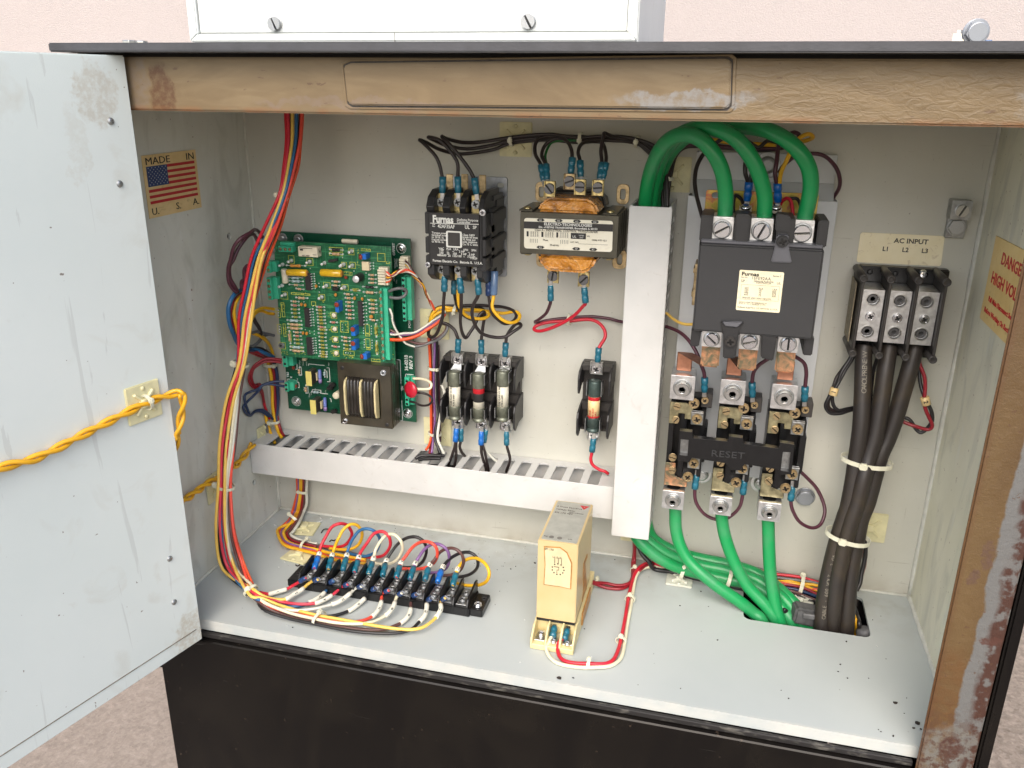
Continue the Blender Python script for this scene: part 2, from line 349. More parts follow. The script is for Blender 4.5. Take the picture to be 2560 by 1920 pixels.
def duct():
    b = NB('white_pvc'); n = b.noise(30, 5); c = b.mix(b.ramp(n, [(.35, 0), (.7, 1)]), s2l((194, 194, 190)), s2l((204, 203, 199)))
    s_ = b.noise(70, 5, dist=2); c = b.mix(b.ramp(s_, [(.62, 0), (.74, .35)]), c, s2l((172, 166, 156))); return b.fin(c, .33)
M['pvc'] = duct()
M['dark_plastic'] = simple('charcoal_plastic', (.020, .0195, .020), .42, var=.2, scale=90, bump=.12)
M['cover_plastic'] = simple('slate_cover_plastic', (.028, .028, .029), .48, var=.12, scale=25, bump=.1)
M['grey_plastic'] = simple('mid_grey_plastic', (.10, .10, .11), .45, var=.12, scale=60)
M['black_plastic_and_recess_shade'] = simple('black_plastic_and_recess_shade', (.006, .006, .0065), .3, var=.3, scale=120, bump=.1)
M['brown_bakelite'] = simple('sooty_bakelite', (.035, .031, .028), .45, var=.3, scale=120, bump=.1)
M['steel'] = simple('zinc_steel', (.62, .62, .60), .3, 1.0, var=.25, scale=300)
M['grimy_grey'] = simple('grimy_grey_metal', (.11, .11, .11), .6, .2, var=.4, scale=120)
M['dark_steel'] = simple('dark_steel', (.16, .16, .165), .38, .9, var=.35, scale=200)
M['dull_steel'] = simple('dull_steel', (.42, .43, .43), .42, 1.0, var=.35, scale=200, bump=.2)
M['aluminium'] = simple('brushed_aluminium', (.70, .70, .70), .38, 1.0, var=.22, scale=260, bump=.25, bscale=700)
M['bright_screw'] = simple('bright_screw', (.85, .86, .88), .18, 1.0, var=.2, scale=500)
M['gold'] = simple('yellow_zinc', (.66, .54, .26), .36, 1.0, var=.45, scale=260, bump=.2)
M['brass'] = simple('aged_brass', (.55, .42, .24), .4, 1.0, var=.5, scale=220, bump=.2)
M['gold_plate'] = simple('dull_zinc_plate', (.40, .36, .22), .45, 1.0, var=.5, scale=180, bump=.25)
M['copper'] = simple('copper_bar', (.46, .22, .14), .45, 1.0, var=.3, scale=150)
def patina():
    b = NB('tarnished_copper'); n = b.noise(130, 6, dist=1); c = b.mix(b.ramp(n, [(.4, 0), (.62, 1)]), (.17, .16, .10), (.60, .30, .16)); return b.fin(c, .45, .7)
M['patina'] = patina()
def irid():
    b = NB('iridescent_zinc'); n = b.noise(55, 4, dist=2); c = b.ramp(n, [(.35, (.35, .30, .06)), (.5, (.52, .38, .10)), (.6, (.50, .16, .10)), (.68, (.20, .32, .16)), (.8, (.45, .30, .1))]); return b.fin(c, .3, .8)
M['irid'] = irid()
M['galv'] = simple('galvanised_plate', (.42, .44, .47), .4, .9, var=.4, scale=120)
M['plate_grey'] = simple('grey_mounting_plate', s2l((196, 199, 200)), .4, .0, var=.08, scale=30)
M['core'] = simple('olive_lamination_steel', (.085, .078, .055), .36, .3, var=.3, scale=50, bump=.2)
def kap():
    b = NB('amber_varnished_tape'); n = b.noise(55, 3, dist=1.5); n2 = b.noise(120, 4); c = b.ramp(n, [(.3, (.16, .065, .010)), (.48, (.50, .19, .015)), (.6, (.66, .30, .06)), (.75, (.26, .11, .02))])
    b.bump(b.math('ADD', n, n2), .8, .003); return b.fin(c, .2, coat=.2)
M['amber'] = kap()
M['dark_coil'] = simple('black_coil_tape', (.028, .024, .020), .3, var=.5, scale=90, bump=.3, bscale=300)
M['brown_core'] = simple('dark_lacquered_laminations', (.050, .042, .028), .3, .2, var=.35, scale=60, coat=.3)
M['cream'] = simple('cream_nylon', s2l((214, 206, 168)), .45, var=.12, scale=200, sss=.15)
M['mount'] = simple('yellowed_nylon', s2l((214, 208, 166)), .5, var=.12, scale=120, bump=.1)
M['mount_white'] = simple('pale_nylon', s2l((206, 206, 192)), .5, var=.1, scale=120)
M['tie'] = simple('clear_nylon_tie', s2l((214, 212, 190)), .3, var=.1, scale=200, sss=.3)
def sticker(name, c1, c2, k=.45):
    b = NB(name); n = b.noise(60, 5); c = b.mix(b.ramp(n, [(.3, 0), (.7, 1)]), s2l(c1), s2l(c2)); d = b.noise(180, 6, dist=1); c = b.mix(b.ramp(d, [(.6, 0), (.75, k)]), c, s2l((150, 120, 80))); return b.fin(c, .4)
M['tan_sticker'] = sticker('tan_sticker', (206, 178, 122), (220, 194, 142))
M['cream_sticker'] = sticker('cream_sticker', (232, 221, 184), (240, 231, 200))
M['relay_label'] = simple('aged_relay_label', s2l((206, 192, 152)), .45, var=.1)
M['yellow_sticker'] = sticker('yellow_sticker', (226, 194, 124), (236, 208, 142))
M['ivory_label'] = sticker('ivory_label', (216, 211, 190), (228, 223, 204), .2)
M['ink'] = simple('black_ink', (.014, .013, .012), .5, var=.2)
M['grey_ink'] = simple('grey_ink', (.16, .15, .13), .5, var=.2)
M['red_ink'] = simple('red_ink', s2l((184, 34, 40)), .45, var=.1)
M['flag_red'] = simple('flag_red', s2l((176, 20, 34)), .4, var=.1)
M['flag_blue'] = simple('flag_blue', s2l((34, 58, 104)), .4, var=.1)
M['white_ink'] = simple('white_ink', (.72, .72, .66), .5, var=.1)
M['black_label'] = simple('black_foil_label', (.022, .021, .021), .35, var=.2, scale=60)
M['silver_label'] = simple('silver_label', s2l((168, 168, 158)), .4, .2, var=.15, scale=120)
M['bobbin'] = simple('cream_bobbin', s2l((206, 192, 146)), .5, var=.15)
def relay_case():
    b = NB('yellowed_relay_case'); z = b.axis(2); n = b.noise(25, 5); c = b.mix(b.ramp(n, [(.3, 0), (.7, 1)]), s2l((194, 170, 120)), s2l((204, 183, 138)))
    c = b.mix(b.math('MULTIPLY', b.band(z, .012, .0), .4), c, s2l((226, 206, 150))); return b.fin(c, .35, coat=.2)
M['relay'] = relay_case()
M['relay_base'] = simple('cream_socket_plastic', s2l((218, 202, 150)), .4, var=.15, scale=80)
M['stain'] = simple('brown_glue_stain', s2l((176, 124, 60)), .4, var=.4, scale=200)
def pcb(name, a, bb, tr):
    b = NB(name); n = b.noise(25, 3); c = b.mix(b.ramp(n, [(.3, 0), (.7, 1)]), a, bb)
    for k, (sx, sz, lo) in enumerate(((60, 700, .57), (900, 50, .60))):
        q = b.noise(1, 2, b.scaled(sx, 1, sz, (k * 3.1, 0, k * 7.7))); c = b.mix(b.ramp(q, [(lo, 0), (lo + .02, .75)]), c, tr)
    return b.fin(c, .32, coat=.15)
M['pcb_front'] = pcb('green_circuit_board', (.010, .098, .042), (.015, .122, .052), (.05, .25, .11))
M['pcb_back'] = pcb('deep_green_circuit_board', (.002, .050, .024), (.004, .065, .032), (.006, .085, .045))
M['silk_yellow'] = simple('yellow_silkscreen', (.66, .62, .09), .6)
M['silk_white'] = simple('white_silkscreen', (.66, .68, .64), .6)
M['solder'] = simple('solder', (.88, .89, .88), .3, .5, var=.1)
M['terminal_green'] = simple('green_terminal_plastic', (.05, .44, .26), .36, var=.15, scale=150)
M['trim_blue'] = simple('blue_trimmer', (.015, .14, .52), .35, var=.15, scale=150)
M['trim_screw'] = simple('rust_red_trimmer_screw', (.28, .04, .02), .4, var=.3)
M['ic'] = simple('chip_plastic', (.028, .024, .026), .45, var=.2)
M['res_tan'] = simple('tan_resistor', (.58, .38, .22), .4, var=.35, scale=1400)
M['res_pink'] = simple('pink_resistor', (.52, .22, .16), .4, var=.4, scale=1400)
M['res_olive'] = simple('olive_link', (.32, .30, .05), .4, var=.3, scale=1400)
M['res_blue'] = simple('pale_blue_resistor', (.38, .50, .50), .4, var=.3, scale=1400)
M['cap_orange'] = simple('orange_capacitor', (.62, .27, .05), .35, var=.2, scale=500)
M['cap_yellow'] = simple('yellow_film_capacitor', (.72, .44, .02), .22, var=.2, scale=200, coat=.3)
M['cap_black'] = simple('black_capacitor', (.02, .02, .02), .35)
M['ceramic'] = simple('cream_ceramic', (.72, .66, .5), .45, var=.12)
M['opto'] = simple('cream_chip', (.74, .62, .40), .4, var=.1)
M['disc_red'] = simple('red_disc', (.50, .015, .035), .25, var=.15, scale=60, coat=.4)
M['disc_brown'] = simple('brown_disc_capacitor', (.26, .04, .02), .35, var=.2)
M['resistor_blue'] = simple('blue_ceramic_resistor', (.12, .17, .46), .35, var=.15)
M['resistor_violet'] = simple('violet_band', (.30, .20, .42), .35, var=.15)
M['fuse_cap'] = simple('tarnished_ferrule', (.20, .21, .16), .42, .6, var=.4, scale=150, bump=.15)
M['fuse_cap_dark'] = simple('dark_ferrule', (.07, .10, .09), .4, .5, var=.35, scale=150)
M['fuse_tan'] = sticker('tan_fuse_label', (226, 196, 140), (234, 208, 156))
M['clear'] = simple('cloudy_clear_sleeve', (.12, .20, .34), .2, var=.15, coat=.5)
WC = {'red': (196, 34, 52), 'pink_red': (212, 60, 78), 'yellow': (232, 178, 36), 'pale_yellow': (232, 192, 92), 'blue': (44, 98, 142), 'navy': (34, 52, 84),
      'white': (212, 210, 196), 'cream': (222, 214, 184), 'black': (34, 32, 33), 'grey': (104, 104, 104), 'brown': (92, 62, 58), 'orange': (222, 84, 40),
      'purple': (122, 88, 136), 'maroon': (78, 40, 52), 'dark_red': (140, 26, 38), 'dark': (46, 38, 37), 'green_wire': (30, 110, 50), 'orange_red': (222, 76, 58), 'gold': (222, 166, 34), 'skyblue': (48, 124, 190)}
for k, c in WC.items():
    M['w_' + k] = simple(k + '_wire_insulation', s2l(c), .36, var=.12, scale=90)
def dusty(name, a, d, k, rough):
    b = NB(name); n = b.noise(28, 6, dist=.8); c = b.mix(b.math('MULTIPLY', b.ramp(n, [(.48, 0), (.68, 1)]), k), a, d); f = b.noise(300, 3); c = b.mix(b.ramp(f, [(.6, 0), (.75, .3)]), c, d); b.bump(b.noise(500, 3), .1, .0005); return b.fin(c, rough)
M['green_cable'] = dusty('green_cable_jacket', (.008, .27, .075), (.07, .24, .12), .6, .34)
M['black_cable'] = dusty('black_rubber_jacket', (.022, .0175, .015), (.046, .033, .018), .6, .5)
M['s_teal'] = simple('teal_vinyl_sleeve', (.012, .135, .20), .28, var=.25, scale=220, coat=.3)
M['s_blue'] = simple('bright_blue_vinyl_sleeve', (.008, .14, .50), .28, var=.2, scale=220, coat=.3)
M['s_navy'] = simple('navy_vinyl_sleeve', (.012, .045, .15), .28, var=.25, scale=220, coat=.3)
M['marker'] = simple('white_wire_marker', s2l((226, 222, 204)), .45, var=.06)
M['debris_m'] = simple('dark_debris', (.03, .022, .018), .8, var=.5)
M['chip_white'] = simple('white_plastic_scrap', (.7, .7, .68), .5)
# ================================================================== setting
g = MB(); g.add([(-40, -40, -.9), (40, -40, -.9), (40, 40, -.9), (-40, 40, -.9)], [(0, 1, 2, 3)])
tag(g.build('ground', M['ground']), 'pinkish gravelly paving below and behind the cabinet', kind='structure')
g = MB().box(-12, 12, -1.9, -1.65, -.9, 4.2)
tag(g.build('building_wall', M['stucco']), 'pale pink stucco wall rising behind the cabinet', 'wall')
# ================================================================== cabinet
cab = thing('control_cabinet', 'open grey and black steel control cabinet with rust stained beige frame', 'cabinet')
BP = (Vector((0, 0, 0)), Vector((1, 0, 0)), Vector((0, 0, 1)), Vector((0, -1, 0)))
MB().box(-.003, .623, -.004, 0, -.004, .4430).build('back_panel', M['interior'], cab)
hole = rrect(.4765, .5785, -.0735, -.012, .006)
fl = MB().prism([(-.003, -.195), (.623, -.195), (.623, 0), (-.003, 0)], (0, 0, 0), (1, 0, 0), (0, 1, 0), (0, 0, 1), -.0025, 0, [hole])
fl.box(-.003, .623, .1925, .195, -.0095, -.0026)
fl.build('floor_panel', M['floor'], cab)
def sidewall(x0, x1, nm, X):
    # sheet with round mounting holes
    if X == 0:
        hs = [xp('b1', 238, 280, 0), xp('s', 636, 1205, 0), xp('s', 607, 1206, 0)]
        hl = [circ(.0032, 14, q.y, q.z) for q in hs[:2]]
    else: hl = []
    m = MB().prism([(-.2044, 0.0), (0, 0.0), (0, .4428), (-.2044, .4428)], (0, 0, 0), (0, 1, 0), (0, 0, 1), (1, 0, 0), x0, x1, hl)
    return m.build(nm, M['side'] if X == 0 else M['side_right_lit'], cab)
sidewall(-.003, 0, 'side_panel', 0); sidewall(.62, .623, 'side_panel', 1)
MB().box(-.003, -.0045, 0, .2, -.004, .44) if False else None
MB().box(-.008, -.0035, -.004, .2035, -.05, .4426).build('outer_side_skin', M['black_panel'], cab)
# ceiling of the compartment
MB().box(0, .62, 0, .17, .4408, .4426).build('ceiling_panel', M['interior'], cab)
# caulk beads in the corners
ck = MB()
def bead(a, b, r, off):
    a, b = Vector(a), Vector(b); n = 26; P = []
    for i in range(n + 1):
        t = i / n; P.append(a.lerp(b, t))
    ck.tube(P, [r * random.uniform(.75, 1.25) for _ in P], 6)
bead((.0005, -.0005, 0), (.0005, -.0005, .44), .0016, 0); bead((.6195, -.0005, 0), (.6195, -.0005, .44), .0022, 0)
bead((0, -.0005, .0005), (.62, -.0005, .0005), .0016, 0); bead((.0005, 0, .0005), (.0005, -.195, .0005), .0016, 0); bead((.6195, 0, .0005), (.6195, -.195, .0005), .0022, 0)
ck.build('caulk_bead', M['caulk'], cab)
# frame
MB().box(.030, .591, .1995, .2044, .4074, .4406).build('top_beam', M['beam'], cab, .0012, 2)
ur = MB().box(.5912, .6255, .2015, .2046, -.60, .4406).build('right_upright', M['upright'], cab, .0012, 2)
MB().box(0.0005, .0295, .2015, .2044, -.012, .4406).build('left_upright', M['beam'], cab, .0012, 2)
npo = [(q.x, q.z) for q in (bp('s', *p, .2044) for p in ((862, 166), (872, 256), (884, 263), (1815, 272), (1826, 262), (1829, 155), (1818, 147), (880, 158)))][::-1]
cx = sum(p[0] for p in npo) / 8; cz = sum(p[1] for p in npo) / 8
o1 = [(cx + (a - cx) * 1.012, cz + (b - cz) * 1.13) for a, b in npo]; o2 = [(cx + (a - cx) * 1.022, cz + (b - cz) * 1.17) for a, b in npo]
MB().prism(npo, *BP, .2046, .2068).build('name_plate', M['beam'], cab, .0009, 2)
MB().prism(o1, *BP, .2044, .2049, [npo[:]]).build('plate_seam', simple('grimy_seam', (.055, .045, .036), .7, var=.4, scale=300), cab)
MB().prism([(a, b) for a, b in o2], *BP, .2044, .2052, [[(cx + (a - cx) * 1.006, cz + (b - cz) * 1.09) for a, b in npo]]).build('plate_surround', M['beam'], cab, .0003)
# lid and seams
MB().box(-.0015, .66, -.06, .222, .4430, .4485).build('roof_lid', M['lid'], cab, .0008, 2)
MB().box(.0, .625, .165, .198, .4407, .4429).build('lid_gasket', simple('black_gasket', (.012, .010, .009), .7), cab)
# lower front
MB().box(-.0045, .5905, .1965, .2035, -.60, -.0145).build('front_panel', M['black_panel'], cab, .001)
MB().box(-.0045, .5905, .1955, .1990, -.0143, -.0098).build('sill_gasket', M['gasket'], cab, .0006)
MB().box(.6262, .634, .10, .206, -.60, .4000).build('outer_edge_strip', M['black_panel'], cab, .0015, 2)
MB().box(-.0045, -.0005, -.25, .1960, -.9, -.052).build('lower_side_skin', M['black_panel'], cab)
MB().box(.623, .626, -.25, .20, -.9, -.004).build('lower_side_skin', M['black_panel'], cab)
MB().box(0, .62, -.25, -.246, -.9, -.05).build('lower_back_skin', M['black_panel'], cab)
MB().box(-.0045, .63, .196, .2036, -.9, -.6005).build('plinth', M['black_panel'], cab)
# door
door_h = (-.008, .4413); L = .62
A = DO.copy(); A.z = 0; B_ = A - DD * L
dm = MB(); T = .0185
def dpnt(a, o, z): v = A - DD * a + DN * o; return Vector((v.x, v.y, z))
dm.hexa([dpnt(L, 0, door_h[0]), dpnt(0, 0, door_h[0]), dpnt(0, -T, door_h[0]), dpnt(L, -T, door_h[0]), dpnt(L, 0, door_h[1]), dpnt(0, 0, door_h[1]), dpnt(0, -T, door_h[1]), dpnt(L, -T, door_h[1])])
door = dm.build('door', M['door'], cab, .0008, 2)
rv = MB()
fold = MB()
for z in (door_h[0] + .012,):
    fold.hexa([dpnt(L, .0004, z), dpnt(.005, .0004, z), dpnt(.005, -.0001, z), dpnt(L, -.0001, z), dpnt(L, .0004, z + .0006), dpnt(.005, .0004, z + .0006), dpnt(.005, -.0001, z + .0006), dpnt(L, -.0001, z + .0006)])
fold.build('door_seam', simple('grimy_seam_line', s2l((120, 112, 98)), .7, var=.4, scale=200), door)

SCR = {}
def screw_mesh(kind):
    if kind in SCR: return SCR[kind]
    m = MB(); n = 20; Z = (Vector((0, 0, 0)), Vector((1, 0, 0)), Vector((0, 1, 0)), Vector((0, 0, 1)))
    if kind == 'slot':
        R = .93; h = .15; ring = circ(1, n)
        m.lathe([(1, 0), (1, .2), (.9, .25)], (0, 0, 0), (0, 0, 1), n)
        a0 = math.asin(h / R); top = [(R * math.cos(t), R * math.sin(t)) for t in [a0 + (math.pi - 2 * a0) * i / 9 for i in range(10)]]
        m.prism(top, *Z, .24, .78); m.prism([(-x, -y) for x, y in top], *Z, .24, .78)
    elif kind == 'phillips':
        m.lathe([(1, 0), (1, .2), (.95, .25)], (0, 0, 0), (0, 0, 1), n); a, b = .62, .19
        cr = [(a, -b), (a, b), (b, b), (b, a), (-b, a), (-b, b), (-a, b), (-a, -b), (-b, -b), (-b, -a), (b, -a), (b, -b)]
        m.prism(circ(.90, n), *Z, .24, .62, [cr]); m.prism(circ(.74, n), *Z, .61, .80, [cr])
    elif kind == 'socket':
        m.lathe([(1, 0), (1, .25), (.95, .3)], (0, 0, 0), (0, 0, 1), n); m.prism(circ(.86, n), *Z, .25, 1.0, [circ(.50, 6)])
    elif kind == 'hexbolt':
        m.lathe([(1.15, 0), (1.15, .1), (1.1, .14)], (0, 0, 0), (0, 0, 1), 24); m.prism(circ(1, 6), *Z, .13, .62); m.lathe([(.84, .61), (.84, .68), (.8, .7)], (0, 0, 0), (0, 0, 1), 24)
    elif kind == 'rivet':
        m.lathe([(1, 0), (.9, .3), (.6, .5), (.25, .55)], (0, 0, 0), (0, 0, 1), 14)
    elif kind == 'washered':
        m.lathe([(1.5, 0), (1.5, .12), (1.42, .15)], (0, 0, 0), (0, 0, 1), 24); m.lathe([(1, .14), (1, .35), (.85, .62), (.6, .72)], (0, 0, 0), (0, 0, 1), n)
        a, b = .5, .13; cr = [(a, -b), (a, b), (b, b), (b, a), (-b, a), (-b, b), (-a, b), (-a, -b), (-b, -b), (-b, -a), (b, -a), (b, -b)]; m.prism(circ(.60, n), *Z, .70, .84, [cr])
    nb = len(m.f)  # faces after this are black fillers painting the shade inside the screw recesses
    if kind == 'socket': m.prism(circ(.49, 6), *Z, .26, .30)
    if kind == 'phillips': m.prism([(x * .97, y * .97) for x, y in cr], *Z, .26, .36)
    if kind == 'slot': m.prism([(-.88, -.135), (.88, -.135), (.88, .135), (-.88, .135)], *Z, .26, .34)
    me = bpy.data.meshes.new(kind + '_screw'); me.from_pydata(m.v, [], m.f); me.polygons.foreach_set('use_smooth', [False] * len(m.f))
    for p in me.polygons:
        p.use_smooth = abs(p.normal.z) < .3
    me.materials.append(M['bright_screw']); me.materials.append(M['black_plastic_and_recess_shade'])
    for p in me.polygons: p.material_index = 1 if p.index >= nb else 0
    SCR[kind] = me; return me
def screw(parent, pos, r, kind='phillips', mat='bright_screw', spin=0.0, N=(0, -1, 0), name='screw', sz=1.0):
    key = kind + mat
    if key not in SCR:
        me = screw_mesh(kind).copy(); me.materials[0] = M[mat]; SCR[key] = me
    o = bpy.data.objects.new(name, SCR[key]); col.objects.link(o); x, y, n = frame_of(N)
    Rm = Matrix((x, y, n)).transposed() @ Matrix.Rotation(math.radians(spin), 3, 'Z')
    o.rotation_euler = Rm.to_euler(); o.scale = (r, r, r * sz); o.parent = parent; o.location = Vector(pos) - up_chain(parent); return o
for f, x, y in (('z1', 680, 745), ('z1', 735, 1130), ('a7', 690, 808), ('a7', 708, 985)):
    screw(door, dp(f, x, y, .0), .0024, 'rivet', 'dull_steel', N=DN, name='rivet')
# roof bolt heads and the white box on the roof
def top_bolt(label, x, y, z, r, N, mat='steel', extra=None):
    t = thing('bolt', label, 'bolt', (x, y, z)); screw(t, (x, y, z), r, 'hexbolt', mat, 12, N, 'bolt_head', 1.1); return t
rb = Vector((.5545, -.17, .4552)); t = thing('bolt', 'big hex bolt with washer standing on the right end of the dark lid', 'bolt', rb)
screw(t, rb, .0060, 'hexbolt', 'galv', 10, (0.1, -1, -.05), 'bolt_head'); MB().box(.5470, .5508, .165, .171, .4486, .456).obox((.5490, -.168, .4525), (1, 0, 0), (0, 1, 0), (0, 0, 1), .0105, .004, .0078).build('washer', M['bright_screw'], t, .0018, 2)
MB().obox((.5605, -.168, .4500), (1, 0, 0), (0, 1, 0), (0, 0, 1), .008, .004, .0028).build('bracket_foot', M['bright_screw'], t, .001)
t = thing('bolt', 'pair of small steel nuts on the left end of the dark lid', 'bolt', (.025, -.17, .4485))
MB().prism(circ(.0050, 6), (.0205, -.17, .4485), (1, 0, 0), (0, 1, 0), (0, 0, 1), 0, .0038).build('nut', M['steel'], t, .0004)
MB().prism(circ(.0042, 6, a0=.4), (.0300, -.17, .4485), (1, 0, 0), (0, 1, 0), (0, 0, 1), 0, .0035).build('nut', M['steel'], t, .0004)
wb = thing('control_box', 'white metal box with screwed front plate standing on the dark lid', 'box', (.231, -.12, .4487))
MB().box(.0885, .3745, .035, .1965, .4488, .70).build('shell', M['white_box'], wb, .0008, 2)
fr_ = MB()
fr_.prism([(.0882, .4497), (.3739, .4497), (.3686, .4545), (.0946, .4545)], *BP, .1965, .2005)
for (a, b, c, d) in (((.0882, .4497), (.0946, .4545), (.0946, .69), (.0882, .69)), ((.3739, .4497), (.3739, .69), (.3686, .69), (.3686, .4545))): fr_.prism([a, b, c, d], *BP, .1965, .2003)
fr_.build('front_frame', M['white_box'], wb, .0008, 2)
MB().box(.0952, .3680, .1960, .1983, .4552, .69).build('front_plate', M['white_box'], wb, .0004)
MB().box(.2287, .2290, .2001, .2007, .4496, .4546).build('frame_joint', M['grey_ink'], wb)
screw(wb, bp('s', 690, 60, .1984), .0044, 'slot', 'dull_steel', -65); screw(wb, bp('s', 1322, 54, .1984), .0044, 'slot', 'dull_steel', -60)

# ------------------------------------------------------------------ stickers on the cabinet
fs = thing('flag_sticker', 'tan sticker with a striped flag on the left side wall', 'sticker', (.0, -.113, .3255))
y0, y1, z0, z1_ = -.1477, -.0790, .3255, .3727
MB().prism([(y0, z0), (y1, z0), (y1, z1_), (y0, z1_)], (0, 0, 0), (0, 1, 0), (0, 0, 1), (1, 0, 0), .0002, .0006).build('backing', M['tan_sticker'], fs)
fy0, fy1, fz0, fz1 = y0 + .0035, y1 - .0035, z0 + .0105, z1_ - .0085; sh = (fz1 - fz0) / 13
for i in range(13):
    if i % 2 == 0:
        zt = fz1 - i * sh; ya = fy0 + (.0255 if i < 7 else 0)
        MB().prism([(ya, zt - sh), (fy1, zt - sh), (fy1, zt), (ya, zt)], (0, 0, 0), (0, 1, 0), (0, 0, 1), (1, 0, 0), .0006, .0008).build('stripe', M['flag_red'], fs)
MB().prism([(fy0, fz1 - 7 * sh), (fy0 + .0252, fz1 - 7 * sh), (fy0 + .0252, fz1), (fy0, fz1)], (0, 0, 0), (0, 1, 0), (0, 0, 1), (1, 0, 0), .0006, .0008).build('star_field', M['flag_blue'], fs)
stt = MB()
for r in range(9):
    for c in range(6 - r % 2):
        cy = fy0 + .0022 + c * .0042 + (r % 2) * .0021; cz_ = fz1 - .0012 - r * .00155
        pts = [(cy + (.00048 if k % 2 == 0 else .0002) * math.cos(math.pi / 2 + k * math.pi / 5), cz_ + (.00048 if k % 2 == 0 else .0002) * math.sin(math.pi / 2 + k * math.pi / 5)) for k in range(10)]
        stt.prism(pts, (0, 0, 0), (0, 1, 0), (0, 0, 1), (1, 0, 0), .0008, .0009)
stt.build('stars', M['white_ink'], fs)
lettering([('MADE', y0 + .003, z1_ - .0072, .0076, 'LEFT', 1.5), ('IN', y1 - .0145, z1_ - .0072, .0076, 'LEFT', 1.5), ('U.', y0 + .0035, z0 + .0022, .0076, 'LEFT', 1.3), ('S.', -.1135, z0 + .0028, .0076, 'LEFT', 1.3), ('A.', y1 - .0115, z0 + .0034, .0076, 'LEFT', 1.3)], (.0006, 0, 0), (0, 1, 0), (0, 0, 1), M['ink'], fs)
ds = thing('danger_sticker', 'yellowed sticker with red warning text on the right side wall', 'sticker', (.62, -.09, .267))
MB().prism([(-.0431, .2670), (-.0431, .3275), (-.150, .3295), (-.150, .2665)][::-1], (0, 0, 0), (0, 1, 0), (0, 0, 1), (-1, 0, 0), -.6198, -.6192).build('backing', M['yellow_sticker'], ds)
lettering([('DANGER', .0235, -.0155, .0115, 'LEFT', 1.15), ('HIGH VOLTAGE', .0095, -.0315, .0115, 'LEFT', 1.12), ('Pull Main Disconnect Switch', .0125, -.0445, .0052, 'LEFT', 1.08), ('Before Working On Rectifier', .0075, -.0535, .0052, 'LEFT', 1.12)],
          (.6192, -.0431, .3275), (0, -1, .0), (0, 0, 1), M['red_ink'], ds, bold=.018)
ac = thing('terminal_sticker', 'cream sticker lettered AC INPUT above the black power block', 'sticker', (.565, 0, .295))
pl = [(q.x, q.z) for q in (bp('a3', *p, 0) for p in ((345, 327), (1000, 357), (1012, 370), (983, 590), (968, 602), (308, 570), (297, 556), (328, 340)))]
MB().prism(pl[::-1], *BP, .0002, .0008).build('backing', M['cream_sticker'], ac)
q = bp('a3', 600, 412, .0008); q2 = bp('a3', 505, 478, .0008); q3 = bp('a3', 665, 486, .0008); q4 = bp('a3', 823, 494, .0008); s_ = .0052
lettering([('AC INPUT', 0, 0, s_, 'LEFT', 1.05), ('L1', q2.x - q.x, q2.z - q.z, s_ * .93), ('L2', q3.x - q.x, q3.z - q.z, s_ * .93), ('L3', q4.x - q.x, q4.z - q.z, s_ * .93)], q, (1, 0, 0), (0, 0, 1), M['ink'], ac, bold=.02)
# ================================================================== ducts
Y_ = Vector((0, -1, 0)); X_ = Vector((1, 0, 0)); Z_ = Vector((0, 0, 1))
hd = thing('wiring_duct', 'white horizontal wiring duct with slotted top below the circuit board', 'wiring duct', (.18, 0, .063))
ht, hb, hf = .0928, .0625, .0455
slots = []
e0 = (720, 1073)
px = [(4, 490, 1480), ]
sl_src = []
# slot centres along the duct (front ends seen in the photo), evenly pitched
x_a, pitch, n_s = .0215, .01665, 22
for i in range(n_s):
    cx_ = x_a + i * pitch
    if cx_ > .352: break
    slots.append([(cx_ - .0051, -.0424), (cx_ + .0051, -.0424)] + [(cx_ + .0051 * math.cos(math.radians(a_)) , -.0125 + .0030 * math.sin(math.radians(a_))) for a_ in range(0, 181, 30)])
def slot_shear(p): return [(x, y) for x, y in p]
MB().prism([(.001, -.0430), (.3573, -.0430), (.3573, -.0008), (.001, -.0008)], (0, 0, 0), X_, (0, 1, 0), Z_, ht - .0016, ht, slots).build('slotted_top', M['pvc'], hd)
MB().prism([(.001, -.0430), (.3573, -.0430), (.3573, -.0008), (.001, -.0008)], (0, 0, 0), X_, (0, 1, 0), Z_, hb, hb + .0016).build('bottom_wall', M['pvc'], hd)
MB().box(.001, .3573, .0008, .0022, hb + .0017, ht - .0017).build('back_wall', M['pvc'], hd)
MB().box(.0003, .3576, .0431, .0448, hb - .0006, ht + .0010).build('cover', M['pvc'], hd, .0006, 2)
vd = thing('wiring_duct', 'white vertical wiring duct standing beside the green looped cables', 'wiring duct', (.375, 0, .053))
vx0, vx1, vf, vb0, vt0 = .3592, .3905, .0555, .0535, .3395
def fingers(x0, x1):
    o = [(-.0540, vb0), (-.0008, vb0), (-.0008, vt0), (-.0540, vt0)]
    hs = []; z = vb0 + .008
    while z < vt0 - .008: hs.append(rrect(-.050, -.010, z - .0035, z + .0035, .003, 3)); z += .0125
    return MB().prism(o, (0, 0, 0), (0, 1, 0), Z_, X_, x0, x1, hs)
fingers(vx0, vx0 + .0016).build('slotted_wall', M['pvc'], vd); fingers(vx1 - .0016, vx1).build('slotted_wall', M['pvc'], vd)
MB().box(vx0, vx1, .0008, .0022, vb0, vt0).build('back_wall', M['pvc'], vd)
MB().box(vx0 - .0006, vx1 + .0006, .0541, .0560, vb0 - .0010, vt0 - .0005).build('cover', M['pvc'], vd, .0006, 2)

